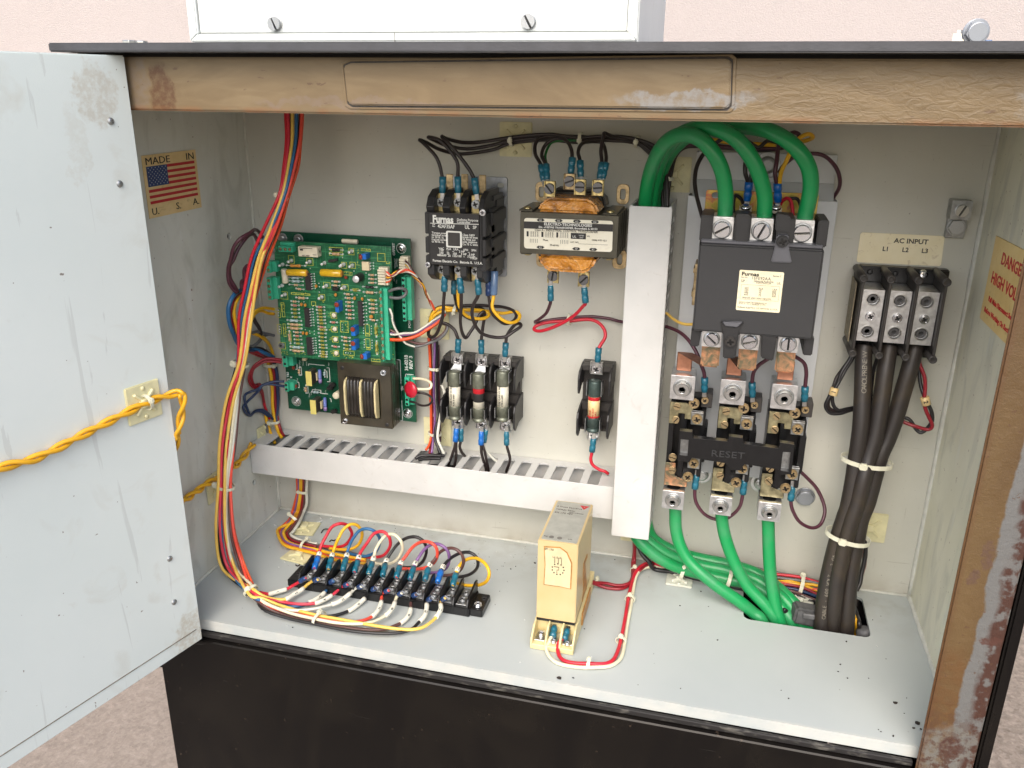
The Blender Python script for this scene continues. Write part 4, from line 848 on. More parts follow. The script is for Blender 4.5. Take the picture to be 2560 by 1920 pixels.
for (tl, tr, br_, bl_, s1, s2, s3) in (((352, 790), (530, 800), (465, 1222), (288, 1205), (432, 875), (408, 1010), (385, 1137)), ((572, 800), (750, 805), (685, 1235), (508, 1222), (652, 888), (628, 1025), (605, 1148)), ((795, 808), (975, 820), (905, 1248), (727, 1238), (870, 897), (847, 1035), (825, 1158))):
    P4 = [bp('a3', *q, .0395) for q in (tl, tr, br_, bl_)]; x0 = (P4[0].x + P4[3].x) / 2 + .0004; x1 = (P4[1].x + P4[2].x) / 2; z1 = P4[0].z; z0 = P4[3].z
    hp = [bp('a3', *s_h, .0395) for s_h in (s1, s3)]; o = MB().box(x0, x1, .012, .0350, z0, z1).prism([(x0, z0), (x1, z0), (x1, z1), (x0, z1)], *BP, .0350, .0395, [circ(.0046, 20, h_.x, h_.z) for h_ in hp]).build('lug', M['aluminium'], pb)
    for s, kd, r in ((s1, 'socket', .0052), (s2, 'phillips', .0036), (s3, 'socket', .0052)):
        p = bp('a3', *s, .0397)
        if kd == 'socket':
            MB().prism(circ(.0052, 24), Vector((p.x, -.0395, p.z)), X_, Z_, NL, .0001, .0005, [circ(.0045, 24)]).build('hole_rim', M['steel'], o); screw(o, Vector((p.x, -.0351, p.z)), .0041, kd, 'dark_steel', 20, sz=.7)
        else: screw(o, p, r, kd, 'bright_screw', 30)
p = bp('a3', 838, 668, .0102); screw(pb, p, .0036, 'rivet', 'bright_screw')
for q in ((405, 650), (612, 665)): screw(pb, bp('a3', *q, .0102), .0022, 'rivet', 'dark_plastic')
MB().box(tops[0].x - .0031, tops[0].x - .0024, .008, .034, bots[0].z + .006, tops[0].z - .006).build('side_label', simple('worn_tan_label', (.30, .25, .16), .5, var=.5, scale=300), pb)
# ================================================================== fuse blocks and fuses
def fuse_block(label, bx, poles, zt, zm1, zm2, zb, px_top, px_bot, back_x):
    t = thing('fuse_block', label, 'fuse block', ((bx[0] + bx[-1]) / 2, 0, zb))
    x0, x1 = back_x
    m = MB(); m.box(x0, x1, .0005, .0085, zb + .001, zt); m.box(x0, x1, .0085, .020, zt - .0045, zt); m.box(x0, x1, .0085, .014, zm2 - .004, zm2 + .0045)
    m.box(x0, x1, .0085, .016, zb + .001, zb + .0035); m.build('base', M['brown_bakelite'], t, .0006, 2)
    for xb in bx:
        MB().prism([(-.0005, zm1 + .002), (-.020, zm1 + .003), (-.0300, zm1 - .0025), (-.0320, zm1 + .004), (-.0320, zt - .008), (-.028, zt - .003), (-.012, zt + .0005), (-.0005, zt)][::1], (xb, 0, 0), (0, 1, 0), Z_, X_, 0, .0019).build('barrier', M['dark_plastic'], t, .0004)
        MB().prism([(-.0005, zb + .002), (-.016, zb + .003), (-.0275, zb - .001), (-.0315, zb + .003), (-.0320, zm2 - .006), (-.029, zm2 - .001), (-.012, zm2 + .003), (-.0005, zm2 + .0035)], (xb, 0, 0), (0, 1, 0), Z_, X_, 0, .0019).build('barrier', M['dark_plastic'], t, .0004)
    for (fx, ytop, ybot), st, sb in zip(poles, px_top, px_bot):
        for s, q in ((1, bp('a4', *st, .021)), (-1, bp('a4', *sb, .021))):
            m = MB(); m.box(q.x - .0056, q.x + .0056, .0175, .0190, q.z - .0055, q.z + .0065); m.box(q.x - .0056, q.x - .0046, .019, .0225, q.z - .0035, q.z + .0065).box(q.x + .0046, q.x + .0056, .019, .0225, q.z - .0035, q.z + .0065)
            m.build('terminal_plate', M['steel'], t, .0003); screw(t, (q.x, -.0193, q.z), .0043, 'phillips', 'bright_screw', random.uniform(0, 90))
    return t
def clip(t, c, r, z0, z1):
    for s in (-1, 1):
        MB().box(*(sorted((c.x + s * (r + .0003), c.x + s * (r + .0013)))), -c.y - r, -c.y + r * .75, z0, z1).build('clip_leaf', M['dull_steel'], t, .0003)
def fuse(label, ax, z0, z1, r, capm, bodym, band=None, d=.0255, txt=None, group=None):
    t = thing('fuse', label, 'fuse', (ax, -d, z0), group); L = z1 - z0; c = .30
    o = (ax, -d, z0)
    MB().lathe([(r * .6, 0), (r * .97, .0008), (r, .0015), (r, .0030), (r * .88, .0034), (r * .88, .0052), (r, .0056), (r, L * c - .0006), (r * .97, L * c)], o, Z_, 24).build('ferrule', M[capm], t)
    MB().lathe([(r * .97, L * (1 - c) + .0), (r, L * (1 - c) + .0006), (r, L - .0018), (r * .94, L - .0006), (r * .6, L)], o, Z_, 24).build('ferrule', M[capm], t)
    MB().lathe([(r * .93, L * c), (r * .93, L * (1 - c))], o, Z_, 24).build('barrel', M[bodym], t)
    if band:
        for a, b, mt in band: MB().lathe([(r * .94, L * a), (r * .945, L * a + .0001), (r * .945, L * b - .0001), (r * .94, L * b)], o, Z_, 24).build('printed_band', M[mt], t)
    if txt:
        lettering(txt, (ax, -d - r * .95, z0 + L * c), Z_, (-1, 0, 0), M['ink'] if txt[0][4] == 'LEFT' else M['red_ink'], t)
    return t
bx3 = [bp('a4', 158, 560, .031).x, bp('a4', 362, 620, .031).x, bp('a4', 572, 640, .031).x, bp('a4', 775, 700, .031).x]
pz_ = lambda x, y, d: bp('a4', x, y, d).z
f3 = fuse_block('black three pole fuse block with its three small fuses clipped in', bx3, [(290, 580, 985), (488, 600, 1000), (685, 585, 985)], .1925, pz_(775, 745, .03) , pz_(760, 880, .03), pz_(775, 1085, .03), ((312, 495), (512, 510), (707, 525)), ((315, 1015), (510, 1037), (708, 1048)), (.1925, .2625))
for i, (fx, yt, yb, lab, bd) in enumerate(((288, 585, 990, 'left fuse of the three with plain cream printed label', None), (487, 602, 1008, 'middle fuse of the three with red and black label', [(.60, .70, 'flag_red'), (.43, .60, 'black_label')]), (687, 580, 1000, 'right fuse of the three with pale label and grey stripes', None))):
    a = bp('a4', fx, yt, .026); b = bp('a4', fx, yb, .026); ax = (a.x + b.x) / 2
    fuse(lab, ax, b.z, a.z, .0056, 'fuse_cap', 'ivory_label', bd, .026, txt=[('FUSE CLASS CC 30A', .001, .001, .0022, 'LEFT'), ('KTK-R 600V', .001, -.0015, .0022, 'LEFT')] if i != 1 else None)
    clip(f3, Vector((ax, -.026, 0)), .0056, a.z - .011, a.z - .001); clip(f3, Vector((ax, -.026, 0)), .0056, b.z + .003, b.z + .013)
    q = bp('a4', (312, 512, 707)[i], (495, 510, 525)[i], .021); MB().hexa([(ax - .005, -.0215, a.z - .001), (ax + .005, -.0215, a.z - .001), (ax + .005, -.0205, a.z - .001), (ax - .005, -.0205, a.z - .001), (q.x - .003, -.0195, q.z - .0035), (q.x + .003, -.0195, q.z - .0035), (q.x + .003, -.0185, q.z - .0035), (q.x - .003, -.0185, q.z - .0035)]).build('clip_strap', M['dull_steel'], f3)
bx1 = [bp('a4', 1308, 700, .031).x, bp('a4', 1560, 760, .031).x]
f1 = fuse_block('black single pole fuse block standing alone left of the vertical white duct', bx1, [(1440, 660, 1100)], .1955, pz_(1560, 780, .03), pz_(1560, 950, .03), pz_(1550, 1155, .03), ((1463, 575),), ((1437, 1125),), (.3205, .3475))
a = bp('a4', 1447, 662, .026); b = bp('a4', 1437, 1092, .026); ax = (a.x + b.x) / 2
fuse('single fuse with orange printed tan label and dark green end caps', ax, b.z, a.z, .0056, 'fuse_cap_dark', 'fuse_tan', [(.63, .695, 'red_ink'), (.30, .33, 'red_ink')], .026, txt=[('TRI-ONIC', .0035, .0016, .0021, 'CENTER'), ('TIME DELAY', .0045, -.0008, .0019, 'CENTER'), ('TRM 5', .0035, -.0032, .0019, 'CENTER')])
clip(f1, Vector((ax, -.026, 0)), .0056, a.z - .014, a.z - .001); clip(f1, Vector((ax, -.026, 0)), .0056, b.z + .0, b.z + .013)

# ================================================================== plug-in relay on the floor
rl = thing('plug_in_relay', 'yellowed plug in phase relay standing on a cream socket on the floor', 'relay', (.328, -.108, 0))
rx0, rx1, ry0, ry1, rz0, rz1 = .3117, .3438, -.1440, -.0735, .0185, .0898
MB().box(rx0, rx1, -ry1, -ry0, rz0, rz1).build('case', M['relay'], rl, .0006, 2)
MB().box(rx0 + .0003, rx1 - .0003, -ry1 + .0003, -ry0 - .0003, rz0 - .0022, rz0 - .0002).build('base_plate', M['black_plastic_and_recess_shade'], rl)
MB().prism(rrect(rx0 + .0022, rx1 - .0016, ry0 + .0022, ry1 - .0022, .001), (0, 0, 0), X_, (0, 1, 0), Z_, rz1 + .0001, rz1 + .0005).build('top_label', M['silver_label'], rl)
lettering([('3 Phase Sequence', .0034, .0545, .0030, 'LEFT', 1.0), ('Voltage Relay', .0034, .0495, .0030), ('SM 170 480', .0034, .0435, .0032), ('Made in Sweden', .0150, .0465, .0019), ('Rel.', .0032, .0030, .0026), ('L.H.', .0225, .0030, .0022)], (rx0, ry0 + .003, rz1 + .0005), X_, (0, 1, 0), M['grey_ink'], rl)
MB().prism([(rx1 - .0100, ry1 - .0060), (rx1 - .0060, ry1 - .0125), (rx1 - .0022, ry1 - .0060)], (0, 0, 0), X_, (0, 1, 0), Z_, rz1 + .0005, rz1 + .0007, [[(rx1 - .0072, ry1 - .0072), (rx1 - .0060, ry1 - .0092), (rx1 - .0049, ry1 - .0072)]]).build('logo_triangle', M['red_ink'], rl)
for dx in (.0095, .0160): MB().lathe([(.0020, 0), (.0020, .0003)], (rx0 + dx, ry0 + .0065, rz1 + .0004), Z_, 16).build('indicator', M['grey_ink'], rl)
fr2 = [bp('a6', *q, -ry0 + .0001) for q in ((365, 548), (500, 555), (560, 600), (600, 690), (590, 905), (500, 885), (400, 872), (362, 866), (372, 700))]
ob = [(q.x, q.z) for q in fr2]; cxx = sum(a for a, b in ob) / len(ob); czz = sum(b for a, b in ob) / len(ob)
inn = [(cxx + (a - cxx) * .93, czz + (b - czz) * .955) for a, b in ob]
MB().prism(ob[::-1], (0, ry0, 0), X_, Z_, NL, .0002, .0005, [inn]).build('glue_stain', M['stain'], rl)
MB().prism(inn[::-1], (0, ry0, 0), X_, Z_, NL, .0002, .0008).build('side_label', M['relay_label'], rl)
dg = MB(); c_ = bp('a6', 483, 735, -ry0)
for k in range(11):
    an = math.radians(100 - k * 30 + 180 + 100); r_ = .0048; dg.prism(circ(.0006, 8, c_.x + r_ * math.sin(math.radians(-35 + k * 32)), c_.z + r_ * math.cos(math.radians(-35 + k * 32))), (0, ry0, 0), X_, Z_, NL, .0008, .0010)
for xx in (-.0028, 0, .0026):
    dg.prism([(c_.x + xx - .00018, c_.z + .0052), (c_.x + xx + .00018, c_.z + .0052), (c_.x + xx + .00018, c_.z + .0100), (c_.x + xx - .00018, c_.z + .0100)], (0, ry0, 0), X_, Z_, NL, .0008, .0010)
for a0_, b0_, a1_, b1_ in ((-.0035, .0016, .0006, .0020), (.0004, -.0008, .0007, .0020), (-.0010, -.0010, .0007, -.0007), (-.0010, -.0036, -.0007, -.0008)):
    dg.prism([(c_.x + a0_, c_.z + b0_), (c_.x + a1_, c_.z + b0_), (c_.x + a1_, c_.z + b1_), (c_.x + a0_, c_.z + b1_)], (0, ry0, 0), X_, Z_, NL, .0008, .0010)
dg.build('wiring_diagram', M['ink'], rl)
q = bp('a6', 372, 572, -ry0); lettering([('SM 170', 0, 0, .0024), ('L1 L2 L3', .0065, -.0062, .0020)], (q.x, ry0 - .0008, q.z), X_, Z_, M['ink'], rl)
# brown drip down the right face
dr = [(q.y, q.z) for q in (xp('a6', *p, rx1) for p in ((722, 612), (724, 640), (705, 690), (712, 790), (716, 900), (700, 930), (685, 1000), (680, 1010), (690, 900), (686, 780), (692, 690)))]
MB().prism(dr, (rx1, 0, 0), (0, 1, 0), Z_, X_, .0001, .0004).build('drip_stain', M['stain'], rl)
sk = MB(); sx0, sx1 = .3107, .3458
sk.box(sx0, sx1, .058, .1400, .0003, .0155); sk.box(sx0, sx1, .1400, .1605, .0003, .0050)
for xx in (sx0, .3222, .3338, sx1 - .0016): sk.prism([(-.1612, .005), (-.140, .005), (-.140, .0175), (-.150, .0165), (-.1595, .0095)], (xx, 0, 0), (0, 1, 0), Z_, X_, 0, .0016)
sk.build('socket', M['relay_base'], rl, .0004)
MB().box(sx1, sx1 + .0012, .085, .125, .004, .016).build('socket_side_stain', M['stain'], rl, .0003)
for xx, k in ((.3172, 1), (.3288, 0), (.3400, 0)):
    MB().box(xx - .0040, xx + .0040, .1420, .1560, .0051, .0062).build('terminal_plate', M['steel'], rl, .0002)
    if k: screw(rl, (xx, -.1490, .0063), .0030, 'phillips', 'bright_screw', 30, (0, 0, 1))
    else: screw(rl, (xx, -.1555, .0063), .0024, 'phillips', 'bright_screw', 30, (0, 0, 1))

# ================================================================== barrier terminal strip on the floor
ts = thing('terminal_strip', 'long black barrier terminal strip with twelve screw positions on the floor', 'terminal strip', (.17, -.116, 0))
xa, xb = bp('s', 0, 0).x * 0 + .0880, .2520
tops_px = [(470, 900), (600, 915), (720, 930), (850, 950), (970, 965), (1095, 985), (1215, 1010), (1345, 1030), (1475, 1045), (1600, 1055), (1735, 1080), (1865, 1100), (1990, 1120)]
fin_x = [zp('a5', *q, .0185).x for q in tops_px]; sy0, sy1 = -.1335, -.1045
m = MB(); m.box(fin_x[0] - .002, fin_x[-1] + .002, -sy1, -sy0, .0004, .0085); m.box(fin_x[0] - .0125, fin_x[0] - .0021, .1065, .1315, .0004, .0075); m.box(fin_x[-1] + .0021, fin_x[-1] + .0130, .1065, .1315, .0004, .0075)
m.build('base', M['black_plastic_and_recess_shade'], ts, .0006, 2)
for x in fin_x:
    MB().prism([(sy0 - .0005, .002), (sy0 - .0005, .0100), (sy0 + .003, .0155), (sy1 - .003, .0195), (sy1 + .0010, .0185), (sy1 + .0012, .002)][::-1], (x, 0, 0), (0, 1, 0), Z_, X_, -.0009, .0009).build('barrier', M['black_plastic_and_recess_shade'], ts, .0004)
TP = []
for i in range(12):
    x = (fin_x[i] + fin_x[i + 1]) / 2; TP.append(x)
    MB().box(x - .0046, x + .0046, .1070, .1305, .0086, .0096).build('terminal_plate', M['dull_steel'], ts, .0002)
    for y in (-.1240, -.1140): screw(ts, (x, y, .0098), .0034, 'phillips', 'dull_steel', random.uniform(0, 90), (0, 0, 1), sz=.7)
screw(ts, (fin_x[-1] + .0075, -.1255, .0076), .0034, 'phillips', 'bright_screw', 20, (0, 0, 1))
MB().lathe([(.0024, 0), (.0024, .0003), (.0012, .0003), (.0012, -.0001)], (fin_x[-1] + .0095, -.1140, .0075), Z_, 16).build('mounting_hole', M['dark_plastic'], ts)
MB().lathe([(.0024, 0), (.0024, .0003), (.0012, .0003), (.0012, -.0001)], (fin_x[0] - .0075, -.120, .0075), Z_, 16).build('mounting_hole', M['dark_plastic'], ts)
# ================================================================== circuit board assembly
cbd = thing('circuit_board', 'green two level circuit board assembly with terminals and a small transformer', 'circuit board', (.095, 0, .1213))
bc4 = [bp('z4', *q, .0125) for q in ((378, 75), (1315, 130), (1358, 1398), (475, 1302))]
MB().quad(*[Vector((q.x, -.0110, q.z)) for q in (bc4[3], bc4[2], bc4[1], bc4[0])], .0016).build('rear_board', M['pcb_back'], cbd)
fd = .0305
fc4 = [bp('z4', *q, fd) for q in ((370, 140), (1180, 185), (1212, 1005), (425, 940))]
MB().quad(*[Vector((q.x, -fd + .0016, q.z)) for q in (fc4[3], fc4[2], fc4[1], fc4[0])], .0016).build('front_board', M['pcb_front'], cbd)
def F(f, x, y, d=fd): q = bp(f, x, y, d); return q
def pxm(f): return FR[f][2] * .000315      # metres per zoomed pixel at the board
def rbox(f, x0, y0, x1, y1, d0, d1, mat, name, bev=.0003):
    a = F(f, x0, y0, d1); b = F(f, x1, y1, d1); return MB().box(min(a.x, b.x), max(a.x, b.x), d0, d1, min(a.z, b.z), max(a.z, b.z)).build(name, M[mat], cbd, bev)
RES = {}
def resistor(f, x0, y0, x1, y1, mat='res_tan', long=False, d=fd):
    a, b = F(f, x0, y0, d), F(f, x1, y1, d); L = (b - a).length; key = (mat, round(L, 4), long)
    if key not in RES:
        m = MB(); br = .0012 if not long else .0014; bl_ = .0034 if not long else L * .55
        bl_ = min(bl_, L * .72)
        m.lathe([(br * .7, -bl_ / 2), (br, -bl_ / 2 + .0004), (br, -bl_ / 4), (br * .82, -bl_ / 5), (br * .82, bl_ / 5), (br, bl_ / 4), (br, bl_ / 2 - .0004), (br * .7, bl_ / 2)], (0, 0, 0), X_, 8)
        me = bpy.data.meshes.new('resistor'); me.from_pydata(m.v, [], m.f); me.polygons.foreach_set('use_smooth', m.sm); me.materials.append(M[mat])
        l = MB(); l.box(-L / 2, L / 2, -.0002, .0002, -.00022, .00022); l.lathe([(.0009, -.0010), (.0009, .0002), (.0005, .0008)], (-L / 2, 0, 0), Y_, 6); l.lathe([(.0009, -.0010), (.0009, .0002), (.0005, .0008)], (L / 2, 0, 0), Y_, 6)
        ml = bpy.data.meshes.new('resistor_leads'); ml.from_pydata(l.v, [], l.f); ml.materials.append(M['solder']); RES[key] = (me, ml)
    me, ml = RES[key]; c = (a + b) / 2; ang = math.atan2(b.z - a.z, b.x - a.x)
    o = bpy.data.objects.new('resistor', me); col.objects.link(o); o.parent = cbd; o.location = c + Y_ * .0012 - cbd.location; o.rotation_euler = (0, -ang, 0)
    o2 = bpy.data.objects.new('lead', ml); col.objects.link(o2); o2.parent = o; o2.location = (0, .0008, 0)
tans = ['res_tan', 'res_pink', 'res_tan', 'res_olive']
for f, lst in (('c1', [(580, 25, 730, 30, 1), (575, 105, 730, 110, 3), (580, 183, 735, 190, 3), (595, 262, 745, 270, 3), (500, 410, 785, 432, 4), (500, 487, 785, 512, 4), (620, 576, 765, 586, 0), (630, 652, 770, 664, 1), (635, 732, 780, 738, 3), (640, 806, 790, 822, 3), (550, 950, 820, 980, 4),
                        (1105, 55, 1255, 65, 1), (1105, 122, 1258, 128, 3), (1110, 188, 1260, 198, 3), (1115, 258, 1268, 266, 3), (1120, 325, 1270, 332, 3), (1125, 390, 1280, 400, 3), (1130, 462, 1275, 480, 1), (1135, 520, 1300, 535, 3), (1135, 600, 1290, 610, 3), (1150, 675, 1285, 690, 3), (1150, 755, 1290, 765, 3), (1155, 835, 1300, 845, 3), (1160, 898, 1305, 910, 3), (1165, 975, 1305, 990, 3), (1170, 1025, 1310, 1040, 3), (1150, 1078, 1310, 1090, 3),
                        (1385, 370, 1520, 380, 1), (1420, 870, 1560, 885, 1)]),
                ('b7', [(570, 1430, 722, 1442, 0), (575, 1508, 725, 1522, 1), (575, 1595, 730, 1608, 3), (670, 1355, 905, 1372, 4), (530, 1010, 815, 1022, 5), (530, 1085, 815, 1102, 0), (670, 1168, 825, 1188, 0), (520, 940, 800, 945, 5), (1095, 1545, 1250, 1556, 1), (1095, 1610, 1255, 1622, 3), (1420, 1020, 1570, 1030, 0), (1420, 1100, 1570, 1110, 0), (1370, 440, 1640, 460, 4)]),
                ('b8', [(690, 885, 830, 890, 0), (690, 965, 835, 975, 0), (690, 1048, 830, 1050, 0), (575, 1240, 850, 1256, 4), (320, 1200, 500, 1210, 3), (178, 1278, 340, 1292, 0), (200, 1362, 350, 1372, 0), (208, 1448, 355, 1456, 0), (212, 1530, 355, 1536, 0), (220, 1612, 368, 1622, 1), (690, 1410, 840, 1416, 3), (695, 1487, 850, 1500, 0), (720, 1577, 845, 1584, 0), (0, 1020, 65, 1028, 0)]),
                ('c2', [(215, 205, 370, 216, 0), (225, 282, 375, 292, 0), (700, 88, 850, 92, 0), (705, 160, 855, 170, 0), (715, 320, 860, 336, 0), (125, 675, 292, 702, 0), (128, 755, 292, 772, 0), (170, 840, 300, 855, 3), (170, 918, 300, 932, 3)])):
    for x0, y0, x1, y1, k in lst: resistor(f, x0, y0, x1, y1, (tans + ['res_tan', 'res_blue'])[k], k in (4, 5))
resistor('c1', 490, 330, 775, 348, 'res_blue', True); resistor('c1', 550, 880, 820, 902, 'res_blue', True); resistor('b8', 560, 1130, 850, 1142, 'cap_black', True); resistor('b7', 1370, 355, 1640, 372, 'cap_black', True)
for f, x0, y0, x1, y1 in (('c2', 832, 410, 842, 682), ('c2', 845, 770, 858, 1040), ('c1', 528, 555, 555, 815)): resistor(f, x0, y0, x1, y1, 'res_olive' if f == 'c2' else 'res_tan', True)
resistor('b7', 470, 690, 860, 700, 'cap_orange', True, fd + .004)
# integrated circuits with their pins
def chip(f, x0, y0, x1, y1, n, mat='ic', px=26):
    a, b = F(f, x0, y0, fd + .0042), F(f, x1, y1, fd + .0042); o = MB().box(min(a.x, b.x), max(a.x, b.x), fd + .0012, fd + .0042, min(a.z, b.z), max(a.z, b.z)).build('chip', M[mat], cbd, .0002)
    m = MB(); xr = max(a.x, b.x)
    for i in range(n):
        z = min(a.z, b.z) + (i + .5) * (abs(a.z - b.z)) / n
        m.box(xr, xr + .0011, fd + .0002, fd + .0026, z - .00035, z + .00035).lathe([(.0008, 0), (.0005, .0005)], (xr + .0025, -fd - .0001, z), Y_, 6)
    m.build('pins', M['solder'], o)
chip('c1', 822, 88, 945, 488, 7); chip('c1', 868, 692, 1000, 1062, 7); chip('b7', 838, 850, 970, 1212, 7); chip('b8', 442, 1440, 555, 1960 - 0, 7)
chip('b8', 530, 615, 688, 805, 3, 'opto')
# empty chip sites, solder pads and silkscreen outlines
pad = MB()
def pads(f, x, ys, r=.00062):
    for y in ys: pad.lathe([(r, 0), (r * .6, .0005)], F(f, x, y), Y_, 7)
pads('c2', 572, (443, 498, 552, 605)); pads('c2', 735, (458, 512, 566, 620)); pads('c2', 590, (738, 792, 846, 896)); pads('c2', 750, (752, 805, 858, 910))
pads('c1', 300, (128, 182, 235)); pads('c1', 328, (468, 522, 575)); pads('c2', 130, (432, 485, 538)); pads('c1', 1625, (432, 485, 538))
for x in (203, 253, 303): pads('c2', x, (1012 + (x - 203) * .08,))
for x, y in ((1150, 1245), (830, 1445), (1020, 1535), (960, 755), (1140, 1065), (1150, 1135)): pads('b7', x, (y,))
for x, y in ((375, 812), (625, 850), (440, 1305), (370, 1380), (600, 1325), (660, 1400), (135, 530), (150, 460)): pads('b8', x, (y,))
for x, y in ((860, 530), (945, 560), (1045, 560), (1045, 625), (955, 610)): pads('c1', x, (y,))
po = pad.build('solder_pads', M['solder'], cbd); tag(po, None, kind='stuff')
silk = MB()
def outline(f, x0, y0, x1, y1, w=.00032, sk=0.0):
    a, b = F(f, x0, y0), F(f, x1, y1); X0, X1, Z0, Z1 = min(a.x, b.x), max(a.x, b.x), min(a.z, b.z), max(a.z, b.z)
    silk.prism([(X0, Z0), (X1, Z0), (X1, Z1), (X0, Z1)], (0, -fd, 0), X_, Z_, NL, 0.00002, .00014, [[(X0 + w, Z0 + w), (X1 - w, Z0 + w), (X1 - w, Z1 - w), (X0 + w, Z1 - w)]])
for q in (('b8', 855, 435, 1025, 620), ('c1', 240, 75, 350, 285), ('c1', 270, 415, 370, 625), ('c1', 360, 0, 440, 275), ('c1', 390, 405, 465, 680), ('c1', 1385, 165, 1515, 300), ('c1', 1395, 460, 1530, 590), ('c1', 1410, 665, 1545, 800), ('c1', 1430, 955, 1560, 1090), ('c1', 500, 395, 780, 450), ('c1', 505, 465, 780, 525), ('c1', 545, 860, 820, 925), ('c1', 545, 935, 825, 985), ('c1', 300, 785, 455, 940), ('c1', 500, 565, 575, 790), ('c1', 1150, 490, 1275, 560), ('c1', 1175, 1050, 1300, 1115),
          ('c2', 85, 345, 265, 595), ('c2', 600, 420, 700, 610), ('c2', 612, 715, 715, 905), ('c2', 805, 425, 865, 660), ('c2', 820, 785, 880, 1035), ('c2', 735, 1130, 920, 1205), ('c2', 150, 960, 385, 1075), ('c2', 610, 615, 705, 670), ('c2', 635, 900, 715, 955),
          ('b7', 560, 1250, 960, 1320), ('b7', 340, 1230, 500, 1400), ('b7', 1135, 1285, 1270, 1420), ('b7', 500, 480, 635, 660), ('b7', 880, 540, 1025, 700), ('b7', 1350, 310, 1640, 400), ('b7', 1350, 410, 1640, 500), ('b7', 345, 1460, 430, 1659), ('b7', 220, 1570, 340, 1659), ('b7', 1230, 1035, 1380, 1165), ('b7', 980, 1440, 1080, 1530),
          ('b8', 260, 330, 380, 480), ('b8', 520, 345, 720, 400), ('b8', 110, 620, 230, 760), ('b8', 285, 620, 410, 760), ('b8', 150, 820, 340, 900), ('b8', 120, 1080, 260, 1210), ('b8', 345, 1170, 480, 1225), ('b8', 700, 1385, 815, 1440), ('b8', 1040, 610, 1110, 660)): outline(*q)
rr_ = random.Random(5)
for f, x0, y0, x1, y1 in (('b7', 575, 1265, 950, 1310), ('b7', 355, 1480, 425, 1650), ('c1', 370, 10, 430, 270), ('c1', 395, 415, 460, 670), ('c1', 530, 990, 850, 1050), ('c1', 330, 970, 480, 1050), ('c2', 615, 620, 700, 665), ('c2', 640, 905, 712, 950), ('c2', 745, 1140, 915, 1195), ('c2', 190, 400, 260, 590), ('b8', 530, 355, 710, 395), ('b8', 160, 830, 330, 890), ('c1', 1190, 1055, 1290, 1110), ('c2', 160, 1075, 350, 1150), ('b8', 420, 350, 470, 480), ('b8', 430, 620, 480, 760), ('c1', 1330, 180, 1380, 260), ('c1', 1340, 490, 1390, 560), ('c1', 1360, 690, 1405, 760), ('c1', 1380, 980, 1430, 1050), ('c1', 1590, 350, 1659, 400), ('b7', 1180, 1420, 1250, 1470), ('c2', 820, 440, 860, 640), ('c2', 830, 800, 870, 1020), ('b8', 1045, 615, 1105, 655), ('c2', 1130, 1040, 1195, 1150)):
    n = int(abs(x1 - x0) * abs(y1 - y0) / 1500) + 3
    for _ in range(n):
        x = rr_.uniform(x0, x1); y = rr_.uniform(y0, y1); q = F(f, x, y); w_, h_ = rr_.choice(((.0003, .0012), (.0012, .0003), (.0008, .0003), (.0003, .0007)))
        silk.prism([(q.x, q.z), (q.x + w_, q.z), (q.x + w_, q.z + h_), (q.x, q.z + h_)], (0, -fd, 0), X_, Z_, NL, .00002, .00014)
tag(silk.build('silkscreen_marks', M['silk_yellow'], cbd), None, kind='stuff')
# capacitors and larger parts
def cyl_part(f, x0, y0, x1, y1, r, mat, name, d, cap=None):
    a, b = F(f, x0, y0, d), F(f, x1, y1, d); n = (b - a); L = n.length
    o = MB().lathe([(r * .8, 0), (r, r * .25), (r, L - r * .25), (r * .8, L)], a, n, 18).build(name, M[mat], cbd)
    if cap: MB().lathe([(r * .78, 0), (r * .7, .0005), (r * .1, .0002)], b, n, 18).build('end_seal', M[cap], o)
cyl_part('b7', 478, 835, 895, 850, .0032, 'cap_yellow', 'film_capacitor', fd + .0040, 'cap_orange')
cyl_part('b7', 1180, 840, 1612, 862, .0034, 'cap_yellow', 'film_capacitor', fd + .0040, 'cap_orange')
cyl_part('b7', 415, 765, 445, 1060, .0028, 'ceramic', 'power_resistor', fd + .0034)
a = F('b8', 520, 925, fd); MB().lathe([(.0036, 0), (.0038, .0006), (.0038, .0105), (.0034, .0112)], a, (-.0, -1, 0), 20).build('electrolytic_capacitor', M['cap_black'], cbd); MB().lathe([(.0031, .0112), (.0030, .0116), (.0005, .0116)], a, (0, -1, 0), 20).build('capacitor_top', M['solder'], cbd)
# relay cube
q0, q1 = F('b7', 700, 300, fd + .008), F('b7', 1112, 528, fd + .008)
ro = MB().box(q0.x, q1.x, fd + .0002, fd + .0080, q1.z, q0.z).build('signal_relay', M['ceramic'], cbd, .0003)
lettering([('AXICOM', q1.x - q0.x - .0030, .0072 - .0052, .0019, 'RIGHT', 1.0)], (q1.x + .0005, -fd - .0081, q1.z + .0036), (-1, 0, 0), (0, 0, -1), M['ink'], ro)
MB().box(q1.x - .0045, q1.x - .0012, fd + .0081, fd + .0083, q1.z + .002, q1.z + .0024).box(q0.x + .001, q1.x - .0046, fd + .0081, fd + .0083, q0.z - .0014, q0.z - .0010).box(q0.x + .002, q0.x + .005, fd + .0081, fd + .0083, q0.z - .0034, q0.z - .0020).build('relay_print', M['ink'], ro)
MB().prism([(-fd - .0060, q0.z - .0015), (-fd - .0030, q0.z - .0065), (-fd - .0010, q0.z - .0020), (-fd - .003, q0.z - .0045)], (q1.x, 0, 0), (0, 1, 0), Z_, X_, .0001, .0003).build('pen_mark', M['ink'], ro)
